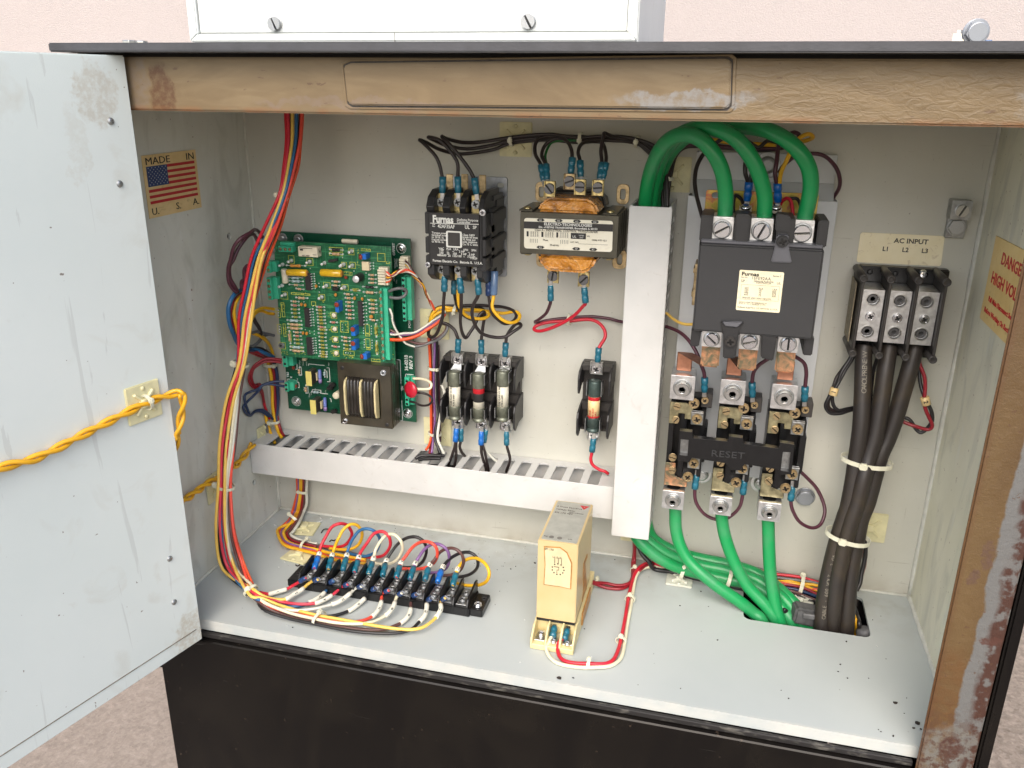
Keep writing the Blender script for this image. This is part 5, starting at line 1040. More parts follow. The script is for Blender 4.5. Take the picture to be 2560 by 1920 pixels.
def green_block(f, x0, y0, x1, y1, n, vert, d0, d1, name='terminal_block', side=True, dd=fd, ridge=True):
    a, b = bp(f, x0, y0, d1), bp(f, x1, y1, d1); X0, X1, Z0, Z1 = min(a.x, b.x), max(a.x, b.x), min(a.z, b.z), max(a.z, b.z)
    m = MB().box(X0, X1, d0, d1, Z0, Z1)
    if ridge:
        if vert: m.box(X1, X1 + .0042, d0, d1 - .0035, Z0 + .0004, Z1 - .0004)
        else: m.box(X0, X1, d0, d1 - .0035, Z1, Z1 + .0030)
    o = m.build(name, M['terminal_green'], cbd, .0003)
    for i in range(n):
        if not side:
            t = (i + .5) / n; MB().lathe([(.0013, .00005), (.0013, .0002), (.0004, .0002)], ((X0 + X1) / 2, -d1, Z1 - (Z1 - Z0) * t), Y_, 14).build('screw_well', M['black_plastic_and_recess_shade'], o); continue
        t = (i + .5) / n; c = (((X0 + X1) / 2), -d1, Z1 - (Z1 - Z0) * t) if vert else (X0 + (X1 - X0) * t, -d1, (Z0 + Z1) / 2)
        MB().lathe([(.0015, .0001), (.0015, .0003)], c, Y_, 12).build('screw_well', M['dark_plastic'], o)
        screw(o, (c[0], -d1 - .0003, c[2]), .0013, 'slot', 'brass' if side else 'dull_steel', random.uniform(0, 90), sz=.6)
    return o
green_block('b7', 290, 290, 590, 425, 3, False, fd, fd + .0075)
green_block('b7', 35, 615, 140, 850, 2, True, fd, fd + .0095); green_block('b7', 45, 945, 175, 1415, 4, True, fd, fd + .0095)
green_block('b8', 902, 1175, 1000, 2520 + 165, 11, True, fd, fd + .0100)
RB = .0126
green_block('b8', 1355, 935, 1460, 1860 - 0, 8, True, RB, RB + .0110, side=False)
green_block('c3', 50, -160, 195, 190, 2, True, RB, RB + .0110, side=False); green_block('c3', 110, 585, 215, 825, 2, True, RB, RB + .0110, side=False)
green_block('b4', 280, 1345, 355, 1640, 3, True, RB, RB + .0080, side=False); green_block('b5', 362, 230, 432, 385, 2, True, RB, RB + .0080, side=False)
# trimmers
def trimmer(f, x0, y0, x1, y1, side='r'):
    a, b = F(f, x0, y0, fd + .009), F(f, x1, y1, fd + .009); o = MB().box(min(a.x, b.x), max(a.x, b.x), fd + .0002, fd + .009, min(a.z, b.z), max(a.z, b.z)).build('trimmer', M['trim_blue'], cbd, .0003)
    if side == 'r': MB().lathe([(.0022, 0), (.0022, .0010), (.0018, .0014)], (min(a.x, b.x) + .0020, -fd - .009, max(a.z, b.z) - .0022), Y_, 14).build('adjuster', M['trim_screw'], o)
    else: MB().lathe([(.0024, 0), (.0024, .0018), (.0018, .0024)], (min(a.x, b.x) - .0002, -fd - .0075, (a.z + b.z) / 2 - .0004), (-.8, -.6, 0), 14).build('adjuster', M['trim_screw'], o)
trimmer('c2', 305, 470, 400, 668); trimmer('c2', 312, 765, 408, 962); trimmer('c2', -28, -40, 60, 180); trimmer('c2', 545, 1030, 640, 1155, 'l'); trimmer('b8', 520, 455, 625, 575, 'l')
for x, y in ((1450, 235), (1465, 520), (1480, 735), (1495, 1022)): p = F('c1', x, y, fd + .002); MB().lathe([(.0021, -.002), (.0022, 0), (.0019, .0006), (.0008, .0007)], p, Y_, 16).build('test_point', M['ceramic'], cbd)
for f, x, y, r in (('c1', 370, 858, .0030), ('c2', 1020, 1085, .0029), ('b7', 178, 378, .0028)): screw(cbd, F(f, x, y, fd + .0001), r, 'phillips', 'dull_steel', 20)
for f, x, y in (('b7', 575, 590), ('b7', 395, 670), ('b7', 955, 610), ('b7', 1265, 640), ('b7', 1640, 680), ('b7', 1300, 1110), ('b7', 440, 1290), ('b7', 1205, 1345), ('b7', 385, 1105), ('b8', 335, 395), ('b8', 165, 665), ('b8', 345, 690), ('b8', 180, 1140)):
    p = F(f, x, y, fd); MB().lathe([(.0017, 0), (.0017, .0016), (.0009, .0018), (.0009, .0052), (.0012, .0054), (.0012, .0070), (.0004, .0071)], p, Y_, 12).build('test_post', M['solder'], cbd)
for f, x, y, dx in (('b7', 1085, 1120, 0), ('c1', 815, 600, 0), ('c1', 890, 610, 0), ('b7', 780, 1500, 0), ('b7', 858, 1512, 0), ('b8', 390, 1370, 0), ('b8', 550, 1385, 0), ('c2', 733, 262, 1), ('b7', 1490, 1300, 0)):
    p = F(f, x, y, fd + .0015); MB().box(p.x - .0010 - dx * .0006, p.x + .0010 + dx * .0006, fd + .0004, fd + .0032, p.z - .0015, p.z + .0015).build('tantalum_capacitor', M['cap_orange'], cbd, .0006, 2)
p = F('b8', 205, 940, fd + .002); MB().lathe([(.0012, -.001), (.0016, 0), (.0012, .001)], p, Y_, 12).build('disc_capacitor', M['disc_brown'], cbd)
p = F('b7', 1430, 590, fd + .003); MB().obox(p, Vector((1, 0, .25)).normalized(), (0, 1, 0), Vector((-.25, 0, 1)).normalized(), .0085, .003, .0022).build('bridge_rectifier', M['ic'], cbd, .0003)
p = F('b7', 1480, 1175, fd + .003); MB().obox(p, (1, 0, 0), (0, 1, 0), (0, 0, 1), .0055, .004, .0040).build('choke', M['cap_black'], cbd, .0008)
# white pin headers
def header(f, x0, y0, x1, y1, n, d0, d1):
    a, b = bp(f, x0, y0, d1), bp(f, x1, y1, d1); X0, X1, Z0, Z1 = min(a.x, b.x), max(a.x, b.x), min(a.z, b.z), max(a.z, b.z); m = MB()
    for i in range(n):
        z = Z0 + (Z1 - Z0) * i / n; m.box(X0, X1, d0, d1, z, z + (Z1 - Z0) / n * .78)
    m.box(X0 + .0004, X1 + .0020, d0, d1 - .002, Z0 - .0005, Z1 + .0012); m.build('pin_header', M['ceramic'], cbd, .0002)
header('b8', 855, 765, 1020, 1105, 6, fd, fd + .0070); header('b8', 1300, 545, 1440, 770, 4, RB, RB + .0080)
# rear board: text, lower parts
def G(f, x, y, d=RB): return bp(f, x, y, d)
p0 = G('c2', 1480, 1385); lettering([('36-021B', 0, 0, .0046, 'LEFT', 1.0)], Vector((p0.x + .0008, -RB - .0001, p0.z)), (0, 0, 1), (-1, 0, 0), M['silk_white'], cbd, bold=.02)
p0 = G('c2', 1575, 1350); lettering([('REV 3', 0, 0, .0046, 'LEFT', 1.15)], Vector((p0.x + .0008, -RB - .0001, p0.z)), (0, 0, 1), (-1, 0, 0), M['silk_white'], cbd, bold=.02)
p0 = G('c2', 1552, 500); p1 = G('c3', 235, 450); p2 = G('c3', 320, 470); p3 = G('b4', 268, 1530); p4 = G('b8', 1235, 490)
lettering([('POWER', 0, 0, .0031, 'LEFT', 1.15)], Vector((p0.x, -RB - .0001, p0.z)), (0, 0, 1), (-1, 0, 0), M['silk_white'], cbd, bold=.02)
lettering([('TB3', 0, 0, .0031, 'LEFT', 1.1)], Vector((p1.x, -RB - .0001, p1.z)), (0, 0, 1), (-1, 0, 0), M['silk_white'], cbd, bold=.02)
lettering([('K', 0, 0, .0031)], Vector((p2.x, -RB - .0001, p2.z)), (0, 0, 1), (-1, 0, 0), M['silk_white'], cbd, bold=.02)
lettering([('TB1', 0, 0, .0031)], Vector((p3.x, -RB - .0001, p3.z)), (0, 0, 1), (-1, 0, 0), M['silk_white'], cbd, bold=.02)
lettering([('OFFSET', 0, 0, .0031, 'LEFT', 1.1)], Vector((p4.x - .0004, -RB - .0001, p4.z)), (0, 0, 1), (-1, 0, 0), M['silk_white'], cbd, bold=.02)
ln = MB()
def wline(f, pts, w=.0003):
    for (xa_, ya_), (xb_, yb_) in zip(pts[:-1], pts[1:]):
        a, b = G(f, xa_, ya_), G(f, xb_, yb_); u_ = (b - a).normalized(); v_ = Vector((-u_.z, 0, u_.x)) * w; n_ = Y_ * .0001
        ln.hexa([a - v_, b - v_, b + v_, a + v_, a - v_ + n_, b - v_ + n_, b + v_ + n_, a + v_ + n_])
wline('c3', [(740, 150), (740, 100), (1150, 140)]); wline('c3', [(1210, 200), (1275, 205), (1300, 565), (1225, 560)]); wline('c3', [(195, 560), (195, 490), (405, 520), (405, 570)]); wline('c3', [(400, 100), (440, 105), (445, 240), (400, 235)])
wline('c3', [(500, 170), (545, 180), (565, 390), (500, 395)]); wline('c3', [(430, 570), (490, 580), (500, 715), (470, 715)]); wline('c3', [(840, 800), (840, 765), (1060, 785), (1060, 830)]); wline('c3', [(660, 640), (720, 640), (730, 860), (660, 860)]); wline('c3', [(1040, 860), (1240, 880)])
wline('c3', [(1180, 285), (1215, 290), (1225, 465)]); wline('b5', [(295, 0), (322, 635), (235, 625)]); wline('b4', [(170, 1098), (222, 1105), (245, 1659)]); wline('b4', [(295, 1345), (300, 1300), (410, 1310)]); wline('c3', [(1290, 1000), (1320, 1005), (1330, 1090)])
for f, x, y, r in (('b8', 1355, 340, .0047), ('c3', 425, 1068, .0050), ('b5', 410, 508, .0048)):
    p = G(f, x, y); ln.prism(circ(r, 28), p, X_, Z_, NL, .00002, .00014, [circ(r * .95, 28)]); screw(cbd, p, r * .55, 'washered', 'bright_screw', 20)
for x, y in ((385, 130), (715, 150)):
    p = G('b7', x, y); ln.prism(circ(.0044, 28), p, X_, Z_, NL, .00002, .00014, [circ(.0042, 28)]); screw(cbd, p, .0032, 'washered', 'dull_steel', 20)
for x0, y0, n in ((500, 20, 6), (590, 40, 5), (680, 50, 5), (400, 20, 4), (610, 710, 4), (750, 860, 5), (800, 850, 3), (1255, 80, 4), (900, 740, 5), (440, 480, 4), (1180, 800, 3)):
    for i in range(n):
        p = G('c3', x0 + rr_.uniform(-5, 5), y0 + i * 24); ln.box(p.x, p.x + .0009, RB, RB + .00014, p.z, p.z + .0003)
for x0, y0, n in ((1210, 560, 12), (1250, 560, 10), (1190, 900, 8), (1240, 1000, 5), (1300, 250, 3)):
    for i in range(n): p = G('b8', x0 + rr_.uniform(-8, 8), y0 + i * 17); ln.box(p.x, p.x + .0011, RB, RB + .00014, p.z, p.z + .0003)
tag(ln.build('silkscreen_lines', M['silk_white'], cbd), None, kind='stuff')
def rb(f, x0, y0, x1, y1, d0, d1, mat, name, bev=.0003):
    a, b = bp(f, x0, y0, d1), bp(f, x1, y1, d1); return MB().box(min(a.x, b.x), max(a.x, b.x), d0, d1, min(a.z, b.z), max(a.z, b.z)).build(name, M[mat], cbd, bev)
for (x0, y0, x1, y1) in ((680, 295, 815, 670), (795, 1040, 930, 1405)):
    o = rb('c3', x0, y0, x1, y1, RB, RB + .0125, 'core', 'pulse_transformer'); p = bp('c3', x0 + 8, y1 - 8, RB + .0126); q = bp('c3', x1 - 8, y0 + 8, RB + .0126)
    MB().box(min(p.x, q.x), max(p.x, q.x), RB + .0126, RB + .0129, min(p.z, q.z), max(p.z, q.z)).build('yellow_label', simple('lemon_label', (.72, .62, .18), .4, var=.1), o)
    lettering([('N-AJ29', 0, 0, .0016), ('9140B', 0, -.0019, .0016)], Vector((min(p.x, q.x) + .0008, -RB - .0130, min(p.z, q.z) + .0010)) + Vector((.0020, 0, 0)) * 0, (0, 0, 1), (-1, 0, 0), M['ink'], o) if False else lettering([('N-AJ29', 0, -.0018, .0017), ('9140B', 0, -.0038, .0017)], Vector((min(p.x, q.x), -RB - .0130, min(p.z, q.z) + .0030)), (0, 0, 1), (1, 0, 0) if False else (-1, 0, 0), M['ink'], o) if False else None
    rb('c3', x1 + 20, y0 + 60, x1 + 120, y1 - 110, RB, RB + .0060, 'cap_black', 'winding'); rb('c3', x1 + 105, y0 + 40, x1 + 150, y1 - 130, RB, RB + .0070, 'bobbin', 'bobbin_flange')
for (x, y0, y1) in ((1035, 245, 600), (1168, 970, 1320)):
    a, b = bp('c3', x + 10, y1, RB + .004), bp('c3', x - 10, y0, RB + .004); n = b - a; L = n.length
    o = MB().lathe([(.0012, 0), (.0017, .0006), (.0017, L * .32), (.0016, L * .33), (.0016, L * .95), (.0008, L)], a, n, 14).build('power_resistor', M['resistor_blue'], cbd)
    MB().lathe([(.00175, L * .04), (.00175, L * .30)], a, n, 14).build('colour_band', M['resistor_violet'], o); MB().lathe([(.00172, L * .34), (.00172, L * .37)], a, n, 14).build('colour_band', M['ink'], o)
for x, y in ((350, 195), (410, 675)): p = bp('c3', x, y, RB + .003); MB().obox(p, X_, (0, 1, 0), Z_, .0022, .0036, .0042).build('disc_capacitor', M['disc_brown'], cbd, .0008, 2)
for x0, y0, x1, y1, mt in ((510, 190, 510, 380, 'res_tan'), (680, 660, 685, 850, 'res_tan'), (830, 820, 1060, 835, 'res_blue'), (1165, 260, 1170, 430, 'res_blue')): resistor('c3', x0, y0, x1, y1, mt, True, RB)
p = bp('c3', 1440, 935, RB + .0125); MB().lathe([(.0033, -.012), (.0034, -.0005), (.003, 0), (.0005, .0002)], p, Y_, 20).build('can_capacitor', M['ceramic'], cbd); 
for x, y in ((1350, 640), (1400, 1330), (1300, 720)): p = bp('c3', x, y, RB + .004); MB().obox(p, Vector((1, 0, .3)).normalized(), (0, 1, 0), Vector((-.3, 0, 1)).normalized(), .0066, .0045, .0040).build('choke', M['cap_black'], cbd, .001, 2)
a, b = bp('b8', 130, 185, RB + .003), bp('b8', 450, 205, RB + .003); n = b - a; MB().lathe([(.0017, 0), (.0021, .0004), (.0021, n.length - .0004), (.0017, n.length)], a, n, 16).build('power_resistor', M['ceramic'], cbd)
p = F('c1', 845, 1140, RB + .004); MB().obox(p, X_, (0, 1, 0), Z_, .0038, .004, .0026).build('film_capacitor', M['opto'], cbd, .0003)
for x, y in ((500, 985), (800, 1130)): pass
for i in range(4): p = bp('z4', 1222, 1075 + i * 65, RB + .001); MB().lathe([(.0009, 0), (.0006, .0008)], p, Y_, 8).build('solder_pin', M['solder'], cbd)
# board transformer
tfd = .0405
P4 = [bp('z4', *q, tfd) for q in ((808, 985), (1188, 1010), (1180, 1440), (835, 1412))]
x0 = (P4[0].x + P4[3].x) / 2; x1 = (P4[1].x + P4[2].x) / 2; z1 = (P4[0].z + P4[1].z) / 2; z0 = (P4[2].z + P4[3].z) / 2
w0, w1 = bp('z4', 862, 1080, tfd), bp('z4', 1112, 1375, tfd)
tr_o = MB().prism([(x0, z0), (x1, z0), (x1, z1), (x0, z1)], (0, 0, 0), X_, Z_, NL, .020, tfd, [[(w0.x, w1.z), (w1.x, w1.z), (w1.x, w0.z), (w0.x, w0.z)]]).build('board_transformer', M['brown_core'], cbd, .0004)
for zz in (.024, .028, .032, .036): MB().box(x1 + .0001, x1 + .0005, zz, zz + .0025, z0 + .001, z1 - .001).build('lamination', M['brown_core'], tr_o)
xs = [bp('z4', q, 1220, tfd).x for q in (885, 990, 1090)]
m = MB()
for i in range(9):
    xc = xs[0] + (xs[2] - xs[0]) * (i + .5) / 9; m.tube([Vector((xc, -tfd + .0015, w1.z + .0005)), Vector((xc, -tfd - .0018, w1.z + .004)), Vector((xc, -tfd - .0028, (w0.z + w1.z) / 2)), Vector((xc, -tfd - .0018, w0.z - .004)), Vector((xc, -tfd + .0015, w0.z - .0005))], (xs[2] - xs[0]) / 9 * .62, 8)
m.build('winding', M['dark_coil'], tr_o)
for xx in xs: MB().prism([(-tfd + .001, w1.z + .0003), (-tfd - .0050, w1.z + .0022), (-tfd - .0072, w1.z + .008), (-tfd - .0075, (w0.z + w1.z) / 2), (-tfd - .0072, w0.z - .008), (-tfd - .0050, w0.z - .0022), (-tfd + .001, w0.z - .0003)], (xx, 0, 0), (0, 1, 0), Z_, X_, -.0009, .0009).build('bobbin_flange', M['bobbin'], tr_o, .0004)
for q in ((1130, 1055), (865, 1388)): screw(tr_o, bp('z4', *q, tfd), .0028, 'phillips', 'bright_screw', 30)
for q in ((845, 1022), (1155, 1415)): MB().lathe([(.0019, .0001), (.0019, .0003), (.0009, .0003)], bp('z4', *q, tfd), Y_, 14).build('bolt_hole', M['dark_plastic'], tr_o)
# red varistor disc with its leads
p = bp('b4', 372, 1515, .030); MB().obox(p, X_, (0, 1, 0), Z_, .0001, .0001, .0001) 
vd_ = thing('varistor', 'bright red disc varistor hanging beside the lower circuit board terminals', 'varistor', p)
MB().lathe([(.0030, -.0024), (.0072, -.0016), (.0080, 0), (.0072, .0016), (.0030, .0024)], p, Vector((-.45, -.88, .05)), 26).build('disc', M['disc_red'], vd_)
m = MB().tube(crom([bp('b4', *q) for q in ((440, 1505, .030), (600, 1508, .030), (652, 1475, .028), (640, 1415, .026), (540, 1370, .024), (400, 1362, .022))]), .0013, 8); m.build('lead_wire', M['w_cream'], vd_)
m = MB().tube(crom([bp('b5', *q) for q in ((560, 150, .028), (700, 165, .028), (800, 215, .026), (830, 290, .026), (770, 360, .024), (650, 372, .022), (530, 320, .020), (440, 300, .018))]), .0011, 8); m.build('lead_wire', M['w_dark'], vd_)
# ================================================================== wires
def sleeve(parent, P, L, r, mat, at_end=True, ring=True, name='crimp_sleeve', over=1.95):
    # insulated terminal over the end of a wire; P = wire path
    Q = list(P) if at_end else list(P)[::-1]
    end = Q[-1]; acc = 0; i = len(Q) - 1
    while i > 0 and acc < L * .6: acc += (Q[i] - Q[i - 1]).length; i -= 1
    n = (end - Q[i]).normalized(); o = end - n * L; R = r * over
    MB().lathe([(R * .62, 0), (R * .98, .0002), (R * 1.0, L * .38), (R * .90, L * .42), (R * .88, L * .55), (R * .98, L * .60), (R * .96, L * .78), (R * .86, L * .84), (R * .84, L - .0002), (R * .5, L)], o, n, 12).build(name, M[mat], parent)
    if ring:
        x, y, _ = frame_of(n, (0, -1, 0)); MB().obox(end + n * .0022, x, y, n, .0036 if r < .002 else .005, .0009, .0052).build('ring_terminal', M['steel'], parent, .0002)
jr = random.Random(8)
def wire(label, colour, r, f, pts, sl=None, group=None, cat='wire', name='wire', k=6, mat=None, nseg=8, ringed=True, thing_name=None):
    K = [PT(f, q, r) for q in pts]
    for i_ in range(1, len(K) - 1): K[i_] = K[i_] + Vector((jr.uniform(-1, 1), jr.uniform(-.4, .4), jr.uniform(-1, 1))) * r * .35
    P = crom(K, k)
    o = MB().tube(P, r, nseg).build(name, M[mat or 'w_' + colour]); tag(o, label, cat, group)
    for s in (sl or []): sleeve(o, P, s[2] if len(s) > 2 else .0130, r, 's_' + s[1], s[0] == 'e', ringed)
    return o, P
R1 = .00150
GT = 'black wires feeding the small contactor and transformer'
# -- black feed wires along the top of the back panel
wire('black wire bending down to the left top terminal of the small contactor', 'dark', R1, 'z2', [(2112, 1290, .030), (2095, 1090, .022), (2050, 950, .014), (1940, 882, .010), (1760, 862, .009), (1590, 872, .009), (1400, 858, .010), (1180, 878, .009), (1060, 925, .012), (870, 945, .020), (740, 922, .034), (655, 880, .046), (612, 856, .052), (640, 885, .056), (715, 975, .058), (748, 1085, .057), (752, 1185, .0565)], [('e', 'teal')], GT)
wire('black wire looping over to the middle top terminal of the small contactor', 'dark', R1, 'z2', [(2124, 1290, .034), (2110, 1080, .026), (2065, 935, .018), (1945, 868, .013), (1760, 850, .012), (1590, 858, .012), (1400, 842, .013), (1180, 862, .012), (1050, 893, .016), (900, 912, .024), (780, 895, .036), (695, 862, .048), (668, 845, .054), (735, 860, .058), (800, 925, .058), (845, 1000, .058), (850, 1085, .057), (850, 1185, .0565)], [('e', 'teal')], GT)
wire('black wire running down to the right top terminal of the small contactor', 'dark', R1, 'z2', [(2136, 1290, .038), (2126, 1080, .030), (2080, 925, .021), (1945, 852, .016), (1760, 838, .015), (1590, 842, .015), (1400, 828, .016), (1180, 846, .015), (1000, 868, .022), (880, 872, .034), (785, 855, .048), (752, 840, .056), (800, 890, .060), (860, 965, .059), (925, 1050, .058), (952, 1110, .057), (962, 1192, .0565)], [('e', 'teal')], GT)
wire('short black jumper wire joining two top terminals of the transformer', 'dark', R1, 'z2', [(1395, 1105, .046), (1385, 1015, .040), (1366, 950, .032), (1392, 888, .026), (1450, 848, .026), (1510, 862, .030), (1542, 915, .038), (1545, 985, .042), (1540, 1070, .045)], [('s', 'teal'), ('e', 'teal')], GT)
wire('black wire leaving the far left top terminal of the transformer', 'dark', R1, 'z2', [(1375, 1108, .044), (1352, 1010, .038), (1322, 945, .028), (1322, 880, .020), (1370, 845, .016), (1500, 835, .014), (1620, 845, .013), (1800, 858, .012), (1945, 875, .012), (2050, 960, .014)], [('s', 'teal')], GT)
wire('thin green wire rising behind the left top terminal of the transformer', 'green_wire', .0011, 'z2', [(1392, 1010, .036), (1382, 960, .028), (1405, 900, .020), (1440, 868, .016), (1560, 860, .013), (1700, 868, .012)])
wire('black wire rising from the third top terminal of the transformer', 'dark', R1, 'z2', [(1602, 1088, .045), (1598, 990, .040), (1588, 935, .032), (1612, 885, .022), (1690, 862, .016), (1800, 862, .014), (1940, 880, .013), (2045, 962, .015)], [('s', 'teal')], GT)
wire('black wire with a sharp peak above the right transformer terminal', 'dark', R1, 'z2', [(1718, 1100, .045), (1732, 1005, .040), (1727, 925, .034), (1738, 840, .030), (1752, 820, .026), (1800, 842, .020), (1880, 855, .016), (1950, 870, .014), (2060, 950, .016)], [('s', 'teal')], GT)
wire('second black wire crimped to the right transformer terminal', 'dark', R1, 'z2', [(1735, 1098, .044), (1758, 1000, .038), (1752, 935, .030), (1732, 882, .022), (1690, 868, .016), (1590, 868, .012), (1500, 850, .011)], [('s', 'teal')], GT)
# -- under the small contactor
GC = 'wires looping below the small contactor'
def P5(x, y, d): return ('f',)  # placeholder
def c5(x, y, d): return (x, y, 'f', 'z5', d)
wire('black wire from the left bottom contactor terminal to the left fuse', 'dark', R1, 'b4', [c5(462, 1205, .0565), c5(464, 1355, .056), (830, 300, .054), (815, 470, .050), (780, 620, .044), (720, 740, .036), (662, 798, .030), (617, 765, .024), (628, 670, .020), (700, 600, .019), (800, 585, .019), (890, 610, .020), (965, 690, .022), (1008, 770, .023), (1020, 840, .023), (1018, 1005, .023)], [('s', 'teal'), ('e', 'teal')], GC)
wire('black wire looping low from the middle contactor terminal to the middle fuse', 'dark', R1, 'a4', [c5(618, 1220, .0565), c5(628, 1370, .056), (337, 60, .054), (333, 170, .050), (345, 270, .044), (378, 312, .038), (415, 275, .034), (450, 205, .030), (495, 125, .026), (525, 100, .024), (534, 140, .022), (524, 240, .022), (512, 335, .023), (510, 445, .023)], [('s', 'teal'), ('e', 'teal')], GC)
wire('black wire swinging right from the contactor down to the right fuse', 'dark', R1, 'a4', [c5(803, 1235, .0565), c5(810, 1388, .056), (438, 40, .054), (430, 120, .052), (455, 210, .048), (520, 278, .042), (620, 312, .036), (710, 300, .032), (785, 262, .028), (832, 222, .024), (835, 200, .022), (800, 202, .020), (750, 245, .020), (722, 300, .021), (708, 370, .022), (705, 470, .0225)], [('s', 'teal'), ('e', 'teal')], GC)
wire('yellow wire looping around from the clear sleeve right of the contactor', 'yellow', .0015, 'a4', [c5(978, 1170, .040), c5(972, 1400, .042), (598, 50, .044), (630, 115, .044), (695, 172, .042), (765, 192, .038), (820, 168, .032), (828, 120, .026), (780, 92, .022), (690, 108, .020), (560, 96, .018), (450, 92, .016), (300, 72, .014), (170, 66, .014), (105, 115, .016), (82, 200, .016)], None, GC)
q0, q1 = bp('z5', 980, 1150, .040), bp('z5', 972, 1400, .042)
cs = thing('clear_sleeve', 'long cloudy blue sleeve hanging at the bottom right of the contactor', 'wire sleeve', q1); MB().lathe([(.0026, 0), (.0032, .001), (.0034, .02), (.0030, (q0 - q1).length)], q1, q0 - q1, 14).build('tube', M['clear'], cs)
wire('yellow wire leaving the middle contactor pole and bending left', 'yellow', .0015, 'a4', [c5(600, 1345, .040), (320, 30, .040), (342, 85, .038), (395, 132, .034), (480, 158, .030), (545, 150, .026), (575, 118, .022), (540, 92, .020), (450, 80, .017), (300, 84, .015), (180, 92, .015), (105, 142, .017), (86, 215, .017)], None, GC)
wire('maroon wire curling below the contactor beside the yellow loop', 'dark', .0014, 'a4', [c5(915, 1250, .042), c5(915, 1395, .042), (578, 40, .042), (595, 100, .042), (640, 160, .040), (700, 200, .036), (760, 182, .032), (798, 138, .026), (772, 85, .022), (690, 60, .018), (590, 52, .015), (480, 48, .013), (300, 50, .012), (180, 52, .012), (105, 95, .013), (70, 215, .014)], [('s', 'navy')], GC)
wire('dark wire crossing behind the middle contactor leads', 'black', .0014, 'a4', [c5(560, 1235, .040), c5(555, 1345, .040), (300, 30, .036), (328, 95, .032), (385, 145, .028), (450, 162, .024), (520, 130, .020), (528, 88, .016), (490, 58, .013), (420, 48, .011), (350, 52, .010)], [('s', 'teal')], GC)
# -- under the transformer
wire('maroon wire from the left bottom transformer terminal into the vertical duct', 'maroon', .0014, 'a4', [('f', ) and (525, 1300, 'f', 'z6', .049), (525, 1455, 'f', 'z6', .048), (1072, 50, .044), (1040, 112, .036), (985, 160, .026), (952, 182, .018), (985, 186, .012), (1060, 165, .008), (1200, 152, .006), (1400, 140, .005), (1550, 152, .005), (1640, 170, .006), (1720, 190, .010)], [('s', 'teal')])
wire('red wire looping from the transformer over to the single fuse', 'red', .0015, 'a4', [(873, 1320, 'f', 'z6', .049), (880, 1478, 'f', 'z6', .048), (1350, 55, .044), (1290, 122, .038), (1190, 185, .032), (1080, 235, .028), (990, 256, .024), (950, 240, .021), (975, 212, .018), (1080, 185, .015), (1240, 172, .013), (1380, 162, .012), (1470, 180, .013), (1530, 240, .016), (1535, 310, .019), (1505, 370, .021), (1485, 410, .0225), (1472, 515, .023)], [('s', 'teal'), ('e', 'teal')])
wire('red wire from under the single fuse into the slotted duct', 'red', .0015, 'a4', [(1440, 1148, .0235), (1425, 1262, .024), (1415, 1320, .024), (1440, 1370, .024), (1490, 1408, .024), (1530, 1425, .024), (1560, 1440, .022)], [('s', 'teal')])
GF = 'wires dropping from the three pole fuse block into the slotted duct'
wire('black wire pair leg under the left fuse, leaning left', 'dark', .0014, 'a4', [(302, 1065, .026), (298, 1178, .027), (285, 1230, .027), (262, 1300, .026), (244, 1352, .024), (236, 1400, .020)], [('s', 'blue')], GF)
wire('black wire under the left fuse, dropping straight', 'dark', .0014, 'a4', [(300, 1165, .026), (298, 1230, .026), (297, 1300, .024), (290, 1360, .022), (288, 1400, .02)], None, GF)
wire('black wire from the teal sleeve behind the left fuse sleeve', 'dark', .0014, 'a4', [(342, 1065, .022), (338, 1165, .022), (330, 1215, .022), (345, 1265, .020), (372, 1295, .016)], [('s', 'teal')], GF)
wire('black wire under the middle fuse, left of two', 'dark', .0014, 'a4', [(510, 1090, .026), (503, 1200, .027), (510, 1270, .027), (528, 1340, .025), (545, 1395, .022), (548, 1430, .018)], [('s', 'blue')], GF)
wire('black wire under the middle fuse, right of two', 'dark', .0014, 'a4', [(516, 1190, .026), (535, 1260, .026), (556, 1330, .024), (568, 1390, .021), (568, 1430, .018)], None, GF)
wire('white wire from behind the middle fuse sleeve into the duct', 'white', .0013, 'a4', [(548, 1075, .022), (535, 1182, .022), (545, 1240, .022), (575, 1290, .021), (625, 1332, .018), (660, 1350, .014)], [('s', 'teal')], GF)
wire('black wire hanging from the right fuse into the duct', 'dark', .0014, 'a4', [(718, 1090, .026), (722, 1205, .027), (738, 1265, .027), (742, 1330, .025), (728, 1385, .022), (715, 1425, .018)], [('s', 'teal')], GF)
